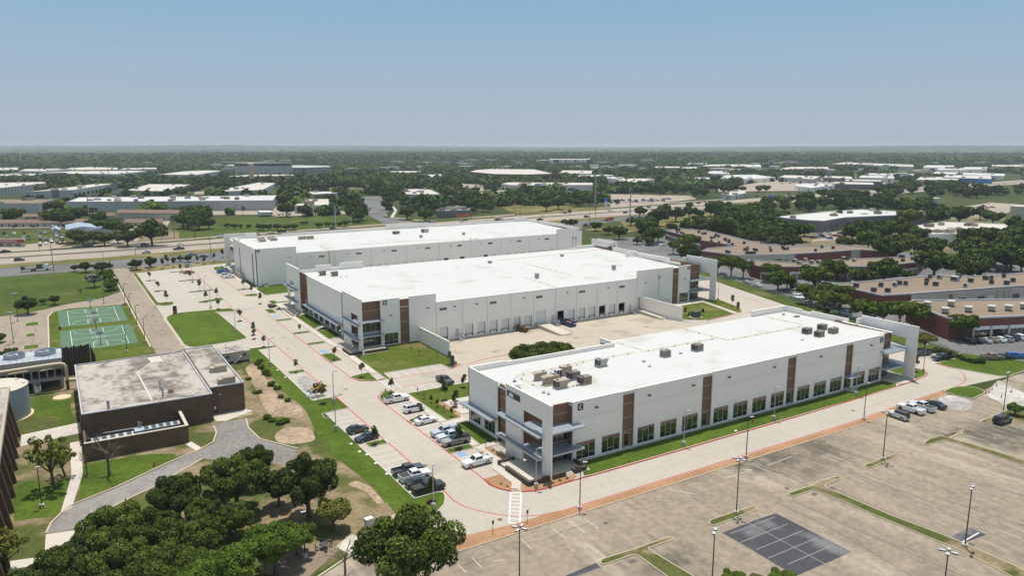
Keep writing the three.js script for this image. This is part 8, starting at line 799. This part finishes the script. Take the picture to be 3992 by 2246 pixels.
// motel ranges with brown roofs, shed, car lot office
{ std('brown_roof', [.16, .1, .075], .95); const range = (q, l, H, label) => { const w = P(q, l, H), o = thing('motel_range', label, 'building', 'brown roofed motel ranges'), cz = [(w[0][0] + w[3][0]) / 2, (w[0][1] + w[3][1]) / 2], ce = [(w[1][0] + w[2][0]) / 2, (w[1][1] + w[2][1]) / 2]; keepOut.push(w); part(o, 'wall', slab(inset(w, 1), 0, H), M.wall_stucco); part(o, 'roof', hexa([[w[0][0], H, w[0][1]], [w[3][0], H, w[3][1]], [w[2][0], H, w[2][1]], [w[1][0], H, w[1][1]]], [[cz[0], H + 1.6, cz[1]], [cz[0], H + 1.6, cz[1] - .2], [ce[0], H + 1.6, ce[1] - .2], [ce[0], H + 1.6, ce[1]]]), M.brown_roof); const L = hyp(w[1][0] - w[0][0], w[1][1] - w[0][1]), t = Math.atan2(-(w[1][1] - w[0][1]), w[1][0] - w[0][0]); for (let x = 2; x < L - 2; x += 5) { const d = part(o, 'door', box(x, x + 1, 0, 2.1, -1, -.9), M.unit_dark); d.position.set(w[0][0], 0, w[0][1]); d.rotation.y = t; } }; range(b1, [[-200, 1065], [800, 1060], [800, 1025], [-200, 1030]], 3, 'low brown roofed motel range behind the car lot'); range(b1, [[800, 1060], [1120, 1050], [1120, 1018], [800, 1025]], 3.2, 'short brown roofed motel range behind the metal shed'); range(b1, [[1475, 935], [2340, 940], [2330, 905], [1500, 900]], 6, 'two storey brown roofed motel block with galleries'); range(b1, [[1570, 1055], [2070, 1050], [2060, 1018], [1580, 1020]], 3, 'low brown roofed motel range beside the round trees'); range(b1, [[300, 985], [530, 980], [530, 955], [300, 958]], 3, 'small brown roofed house among the trees'); range(b1, [[1130, 975], [1450, 970], [1450, 945], [1130, 948]], 3.4, 'brown roofed motel range in front of the long white warehouse');
  std('metal_roof', [.42, .47, .55], .4, { metalness: .4 }); const sh = (l, H, label) => { const w = P(b1, l, H), o = thing('metal_shed', label, 'shed'); keepOut.push(w); part(o, 'wall', slab(w, 0, H), M.wall_stucco); const m = [(w[0][0] + w[1][0]) / 2, (w[0][1] + w[1][1]) / 2], n = [(w[2][0] + w[3][0]) / 2, (w[2][1] + w[3][1]) / 2]; part(o, 'roof', hexa([[w[0][0], H, w[0][1]], [w[3][0], H, w[3][1]], [w[2][0], H, w[2][1]], [w[1][0], H, w[1][1]]], [[m[0] - .2, H + 1.4, m[1]], [n[0] - .2, H + 1.4, n[1]], [n[0] + .2, H + 1.4, n[1]], [m[0] + .2, H + 1.4, m[1]]]), M.metal_roof); }; sh([[835, 1145], [1240, 1120], [1150, 1068], [825, 1085]], 5, 'metal shed with a blue-grey gable roof by the highway'); sh([[1045, 1160], [1450, 1150], [1440, 1115], [1200, 1120]], 3.6, 'lower metal lean-to beside the gabled shed'); sh([[655, 1150], [768, 1150], [765, 1118], [660, 1118]], 2.6, 'small white metal shed in the car lot');
  const o = hall(b1, [310, 1345, 1280], [[-60, 1285], [318, 1285], [318, 1255], [-60, 1258]], { H: 3.6, label: 'small car sales office with a red sign band', wall: M.stone_pale, roof: M.roof_gravel, wins: 5 }); { const a = b1(-60, 1285, 3.6), e = b1(318, 1285, 3.6), t = Math.atan2(-(e.z - a.z), e.x - a.x), L = hyp(e.x - a.x, e.z - a.z); std('sign_red', [.3, .03, .035], .7); const k = part(o, 'sign_band', box(0, L, 2.5, 4.4, .1, .4), M.sign_red); k.position.set(a.x, 0, a.z); k.rotation.y = t; const g = new TextGeometry('STEVE CHERMOR MOTOR SALES', { font, size: .85, depth: .04, curveSegments: 2 }); g.computeBoundingBox(); g.scale(L * .55 / (g.boundingBox.max.x), 1, 1).translate(L * .2, 3.1, .42); const tx = part(k, 'lettering', uvm(g), M.sign_white); } }
// car lots
const LOTS = [[P(b1, [[-300, 1449], [640, 1395], [830, 1340], [830, 1290], [320, 1330], [-300, 1350]]), .06], [P(b1, [[-300, 1130], [820, 1120], [820, 1080], [-300, 1090]]), .05], [P(b1, [[1380, 1320], [1750, 1290], [1740, 1220], [1660, 1120], [2100, 1110], [2150, 1030], [2090, 1020], [1650, 1090]]), .05], [P(b2, [[400, 960], [1040, 955], [1240, 980], [2160, 945], [2160, 915], [1260, 905], [1240, 860], [400, 915]]), .06], [P(b2, [[190, 700], [480, 700], [480, 665], [200, 665]]), .08], [P(b3, [[990, 810], [1310, 805], [1290, 740], [1040, 700]]), .07], [P(b3, [[1280, 700], [2150, 700], [2150, 670], [1580, 640], [1550, 590], [1260, 560], [1240, 610]]), .08], [P(b4, [[290, 720], [760, 760], [900, 830], [900, 870], [1500, 830], [1640, 800], [1980, 760], [1900, 720], [860, 700], [640, 660], [300, 650]]), .08], [P(b5, [[0, 450], [750, 440], [1000, 420], [1000, 340], [500, 350], [0, 420]]), .1], [P(b5, [[1900, 680], [2400, 640], [2576, 560], [2300, 540], [1880, 600]]), .06], [P(b5, [[780, 870], [1060, 850], [1060, 790], [840, 790]]), .05]]; LOTS.forEach(l => keepOut.push(l[0])); struct('parking_lot', LOTS.map(([l, y]) => sheet(l, y)), M.motorway);
struct('dry_field', [sheet(P(b3, [[1560, 730], [2200, 720], [2250, 850], [2576, 860], [2576, 930], [1990, 970], [1760, 850]]), .05), sheet(P(b4, [[0, 810], [400, 850], [760, 880], [740, 905], [0, 945]]), .055), sheet(P(b4, [[560, 1150], [1080, 1090], [1000, 1040], [1700, 1000], [2300, 930], [2130, 1080], [1500, 1130], [1100, 1180]]), .05), sheet(P(b4, [[1380, 600], [2400, 570], [2576, 590], [2576, 640], [1400, 645]]), .07), sheet(P(b5, [[0, 560], [640, 510], [900, 470], [600, 520], [200, 590]]), .06), sheet(P(b2, [[430, 260], [1500, 290], [1500, 265], [700, 250]]), .5), sheet(P(b1, [[1470, 370], [1950, 365], [1900, 335], [1560, 345]]), .4), sheet(P(b2, [[1260, 640], [2500, 640], [2480, 615], [1300, 620]]), .1)], M.dry_grass);
struct('meadow', [sheet(P(b2, [[420, 1010], [960, 980], [1180, 990], [2160, 960], [2330, 1010], [2500, 1060], [2400, 1110], [1700, 1150], [1000, 1180], [400, 1270], [0, 1275], [0, 1120]]), .045), sheet(P(b3, [[430, 990], [960, 1015], [1750, 990], [1740, 1000], [700, 1055]]), .07), sheet(P(b1, [[-300, 1340], [300, 1330], [820, 1280], [830, 1150], [-300, 1160]]), .05)], M.meadow);
std('far_car_glass', [.02, .025, .03], .2); const FC = {}; function farCar(x, z, turn, col, label, group) { const k = col.join(); const o = (FC[k] ||= (() => { const g = new THREE.Group(); part(g, 'body', [box(-2.3, 2.3, .3, .95, -.9, .9)], carPaint(...col)); part(g, 'cabin', hexa([[1, .95, .8], [1, .95, -.8], [-1.9, .95, -.8], [-1.9, .95, .8]], [[.3, 1.5, .65], [.3, 1.5, -.65], [-1.4, 1.5, -.65], [-1.4, 1.5, .65]]), M.far_car_glass); part(g, 'roof_panel', box(-1.35, .25, 1.5, 1.56, -.62, .62), carPaint(...col)); return g; })()).clone(); o.name = numbered('parked_car'); o.position.set(x, .1, z); o.rotation.y = turn; scene.add(o); tag(o, label, 'car', group); }
const COLS = [WHITE, WHITE, SILVER, BLACK, GREY, RED, BLUE, NAVY, [.3, .31, .33], WHITE]; const carPatch = (q, pts, n, label, group, turn = 0) => { const w = P(q, pts), xs = w.map(p => p[0]), zs = w.map(p => p[1]), cells = []; for (let x = min(...xs); x < max(...xs); x += 3) for (let z = min(...zs); z < max(...zs); z += 6.5) if (inside(w, x, z) && !keepOut.some(b => !LOTS.some(l => l[0] === b) && inside(b, x, z))) cells.push([x, z]); for (let k = 0; k < n && cells.length; k++) { const [x, z] = cells.splice(Math.floor(rnd() * cells.length), 1)[0]; farCar(x + rr(-.3, .3), z + rr(-.6, .6), PI / 2 + turn + rr(-.08, .08) + (rnd() < .5 ? PI : 0), pick(COLS), label, group); } };
carPatch(b1, [[0, 1330], [330, 1330], [640, 1390], [830, 1330], [830, 1200], [640, 1160], [340, 1180], [0, 1180]], 34, 'used car parked in the sales lot by the metal shed', 'cars of the sales lot'); carPatch(b1, [[-100, 1120], [820, 1115], [820, 1085], [-100, 1090]], 9, 'car parked before the motel range', 'cars before the motel'); carPatch(b1, [[1450, 610], [1860, 560], [1700, 520], [1480, 570]], 10, 'car parked between the far pale warehouses', 'cars between the pale warehouses'); carPatch(b3, [[1300, 690], [1540, 690], [1780, 640], [1550, 595], [1260, 600]], 40, 'car in the crowded dealership lot', 'cars of the dealership lot'); carPatch(b3, [[1580, 705], [2150, 700], [2150, 680], [1600, 680]], 12, 'car in the front row of the dealership', 'front row of the dealership'); carPatch(b4, [[290, 715], [760, 755], [780, 730], [620, 680], [320, 660]], 40, 'car in the back lot of the dealership', 'cars of the dealership back lot'); carPatch(b4, [[900, 825], [1500, 800], [1660, 790], [1640, 760], [900, 780]], 34, 'car in the roadside dealership row', 'cars of the roadside dealership'); carPatch(b5, [[520, 400], [980, 385], [980, 350], [560, 360]], 30, 'vehicle stored in the industrial yard', 'vehicles of the industrial yard'); carPatch(b5, [[1000, 420], [1500, 400], [1480, 380], [1100, 395]], 14, 'vehicle stored in the industrial yard', 'vehicles of the industrial yard'); carPatch(b5, [[790, 855], [1050, 845], [1050, 800], [850, 795]], 12, 'car in the small lot before the slate office', 'cars of the slate office'); carPatch(b2, [[1240, 975], [1440, 970], [1430, 955], [1250, 955]], 4, 'car parked under the pair of round trees', 'cars under the round trees'); carPatch(b5, [[1550, 350], [2300, 365], [2300, 350], [1560, 335]], 18, 'vehicle parked by the blue hall', 'vehicles by the blue hall'); carPatch(b5, [[1900, 660], [2350, 600], [2300, 560], [1950, 600]], 6, 'vehicle on the pale yard at the right frame edge', 'vehicles of the pale yard');
for (const [q, x, y, n] of [[b2, 1115, 980, 3]]) for (let i = 0; i < n; i++) { const p = q(x - 70 + i * 50, y); const o = thing('white_trailer', 'white box trailer standing in a row beside the meadow', 'trailer', 'white box trailers', p.x, 0, p.z - 4); part(o, 'box', box(-1.5, 1.5, 1, 4, -6, 6), M.wall_white); part(o, 'wheels', box(-1.2, 1.2, 0, 1, -5, -3), M.tyre); part(o, 'door', box(-1.4, 1.4, 1.1, 3.9, 6, 6.05), M.door_grey); }
// ---------- woods and far land ----------
belt(b5, [[640, 525], [900, 475], [1450, 530], [1450, 625], [1000, 612], [640, 625], [300, 640], [100, 640], [300, 570]], 74, 4.5, 6.5); belt(b5, [[0, 610], [450, 665], [770, 855], [500, 885], [160, 865], [0, 800]], 35, 4.5, 6.5); belt(b5, [[1300, 430], [1880, 400], [2576, 445], [2576, 505], [1900, 510], [1350, 485]], 67, 4.5, 7); belt(b5, [[1430, 565], [1900, 560], [1960, 665], [1500, 645]], 21, 4.5, 6);
belt(b4, [[0, 640], [500, 620], [860, 725], [840, 835], [460, 862], [0, 835]], 45, 4, 6); belt(b4, [[430, 500], [1100, 525], [1400, 645], [1400, 705], [900, 705], [500, 645]], 56, 4.5, 6.5); belt(b4, [[1400, 650], [2000, 645], [2150, 745], [1500, 745]], 29, 4, 6); belt(b4, [[1050, 450], [2100, 430], [2050, 500], [1300, 500]], 35, 5, 7);
belt(b3, [[0, 480], [1250, 565], [1250, 680], [560, 640], [260, 665], [0, 625]], 94, 4.5, 6.5); belt(b3, [[1250, 470], [1420, 470], [1500, 560], [1300, 560]], 13, 4.5, 6); belt(b3, [[1500, 500], [2576, 480], [2576, 550], [1560, 560]], 43, 4.5, 6.5); belt(b2, [[1330, 560], [2300, 525], [2500, 605], [2000, 635], [1300, 615]], 54, 4.5, 6.5); belt(b2, [[0, 520], [700, 540], [700, 600], [400, 620], [0, 560]], 29, 4, 6); belt(b1, [[1400, 560], [1650, 540], [1620, 520], [1400, 530]], 8, 3.5, 5); belt(b1, [[1450, 540], [1200, 560], [600, 560], [620, 585], [1400, 585]], 16, 3.5, 5);
belt(b5, [[0, 215], [950, 200], [1300, 195], [1300, 180], [0, 180]], 54, 6, 8); belt(b5, [[480, 290], [1340, 275], [1300, 240], [500, 268]], 45, 5, 7); belt(b5, [[100, 380], [400, 420], [420, 450], [20, 460]], 16, 4, 6);
{ // the planted belts beyond the highway: past the count of single trees
  const g = merge([TP.far[0].children[1].geometry, (() => { const t = TP.far[0].children[0].geometry.clone(), n = t.attributes.position.count; t.setAttribute('color', new THREE.Float32BufferAttribute(new Float32Array(n * 3).fill(.08), 3)); t.deleteAttribute('uv'); return t; })()]);
  const im = new THREE.InstancedMesh(g, M.leaf, planted.length), m = new THREE.Matrix4(), q = new THREE.Quaternion(), c = new THREE.Color(); planted.forEach(([x, z, R, b], i) => { q.setFromAxisAngle(new V3(0, 1, 0), rnd() * 6.28); m.compose(new V3(x, 0, z), q, new V3(R, R * rr(.85, 1.2), R)); im.setMatrixAt(i, m); const v = rr(.75, 1.2); im.setColorAt(i, c.setRGB(b ? v * 1.35 : v, b ? v * 1.4 : v, v)); }); im.name = 'tree_belts'; im.userData = { kind: 'stuff', label: 'belts of green trees between the streets and halls beyond the highway', category: 'trees' }; scene.add(im);
}
// wood as one mass: low leafy clumps by the ten thousand
{
  const g = crownGeo([[0, .55, 0, .6, .8], [.35, .4, .2, .42, .8], [-.3, .42, -.28, .45, .8], [.05, .4, -.42, .4, .8], [-.12, .8, .1, .36, .8]], 70, .3, [[1, 1, 1], [.8, .85, .8], [1.2, 1.15, 1.1]]);
  const M2 = new THREE.MeshPhysicalMaterial({ roughness: 1, specularIntensity: .1, side: THREE.DoubleSide, vertexColors: true }); M2.name = 'wood_leaf';
  const nz = (x, z, f, s) => fbm(((x * f) % 64 + 64) / 64, ((z * f) % 64 + 64) / 64, 64, 3, s), list = [];
  const az0 = AZ - .62, az1 = AZ + .62;
  for (let k = 0; k < 230000 && list.length < 80000; k++) {
    const d = Math.sqrt(rr(640 * 640, 4700 * 4700)), a = rr(az0, az1), x = d * sin(a), z = -d * cos(a), px = CX + FPX * Math.tan(a - AZ), right = ss(2500, 3300, px), left = 1 - ss(800, 1300, px);
    let near = 1180 - 60 * left + right * 900; const n = nz(x, z, .006, 501), n2 = nz(x, z, .02, 505);
    let dens = d > near ? ss(.3, .42, n2) : ss(.42, .54, n2) * .7; if (d > near && d < 2500 && n > .66) dens *= .1; if (right > .5 && d < 3200) dens *= ss(.42, .55, n); if (left > .3 && d < 1150) dens *= .3; if (rnd() > dens) continue;
    if (z > -620 || (z > -720 && x > 500) || keepOut.some(b => abs(b[0][0] - x) < 260 && abs(b[0][1] - z) < 260 && inside(b, x, z))) continue; if (x > 205 && x < 345 && z < -530 && z > -840 && abs(x - (225 + (-z - 540) * .33)) < 22) continue;
    list.push([x, z, rr(5, 8.5) * (d > 2600 ? 1.7 : 1)]);
  }
  const im = new THREE.InstancedMesh(g, M2, list.length), m = new THREE.Matrix4(), q = new THREE.Quaternion(), c = new THREE.Color(), Yv = new V3(0, 1, 0);
  list.forEach(([x, z, s], i) => { q.setFromAxisAngle(Yv, rnd() * 6.28); m.compose(new V3(x, 0, z), q, new V3(s, s * rr(.85, 1.25), s)); im.setMatrixAt(i, m); const v = rr(.7, 1.3) * (.7 + .6 * nz(x, z, .003, 511)); c.setRGB(.085 * v, .118 * v * rr(.92, 1.08), .03 * v); im.setColorAt(i, c); });
  im.name = 'far_wood'; im.userData = { kind: 'stuff', label: 'wide dark green wood stretching to the horizon', category: 'wood' }; im.castShadow = im.receiveShadow = true; scene.add(im);
}
{ // rolling wooded land out to the horizon
  const NA = 260, ND = 70, pos = [], idx = [], hill = (x, z, d, px) => { const n = fbm(((x / 9000) % 1 + 1) % 1, ((z / 9000) % 1 + 1) % 1, 6, 4, 601), b = fbm(((x / 700) % 1 + 1) % 1, ((z / 700) % 1 + 1) % 1, 16, 3, 605); const far = ss(5000, 11000, d), lft = 1 - ss(1300, 2300, px), rgt = ss(2500, 3600, px); return 1 + b * 9 * ss(4000, 5200, d) + far * (n - .3) * (70 * lft + 62 * rgt + 22) + far * (8 * lft + 14 * rgt); };
  for (let j = 0; j <= ND; j++) for (let i = 0; i <= NA; i++) { const d = 4300 * Math.pow(24000 / 4300, j / ND), a = AZ - .75 + 1.5 * i / NA, x = d * sin(a), z = -d * cos(a), px = CX + FPX * Math.tan(a - AZ); pos.push(x, j === 0 ? -.5 : hill(x, z, d, px), z); }
  for (let j = 0; j < ND; j++) for (let i = 0; i < NA; i++) { const a = j * (NA + 1) + i, b = a + 1, c = a + NA + 1, d = c + 1; idx.push(a, b, c, b, d, c); }
  const g = new THREE.BufferGeometry(); g.setAttribute('position', new THREE.Float32BufferAttribute(pos, 3)); g.setIndex(idx); g.computeVertexNormals(); struct('hills', uvm(g.toNonIndexed()), M.woodland);
}
{ // far suburbs: roofs too small to pick apart
  const g = box(-.5, .5, 0, 1, -.5, .5), l = []; for (let k = 0; k < 9000 && l.length < 900; k++) { const d = Math.sqrt(rr(1500 ** 2, 8200 ** 2)), a = rr(AZ - .6, AZ + .62), x = d * sin(a), z = -d * cos(a), px = CX + FPX * Math.tan(a - AZ), n = fbm(((x / 5200) % 1 + 1) % 1, ((z / 5200) % 1 + 1) % 1, 24, 3, 701); if (n < .56 - .1 * ss(2300, 3300, px)) continue; l.push([x, z, d]); }
  const im = new THREE.InstancedMesh(g, std('far_roof', [1, 1, 1], .9), l.length), m = new THREE.Matrix4(), q = new THREE.Quaternion(), c = new THREE.Color(); l.forEach(([x, z, d], i) => { const s = d > 3500 ? rr(18, 70) : rr(12, 40); q.setFromAxisAngle(new V3(0, 1, 0), rr(-.5, 1.2)); m.compose(new V3(x, 0, z), q, new V3(s, rr(9, 13) + (d > 5000 ? 6 : 0), s * rr(.4, .8))); im.setMatrixAt(i, m); const v = pick([.62, .5, .4, .3, .2]); im.setColorAt(i, c.setRGB(v, v * .94, v * .86)); }); im.name = 'far_suburb'; im.userData = { kind: 'stuff', label: 'scattered pale roofs of far suburbs in the wood', category: 'buildings' }; scene.add(im);
}
renderer.render(scene, camera);
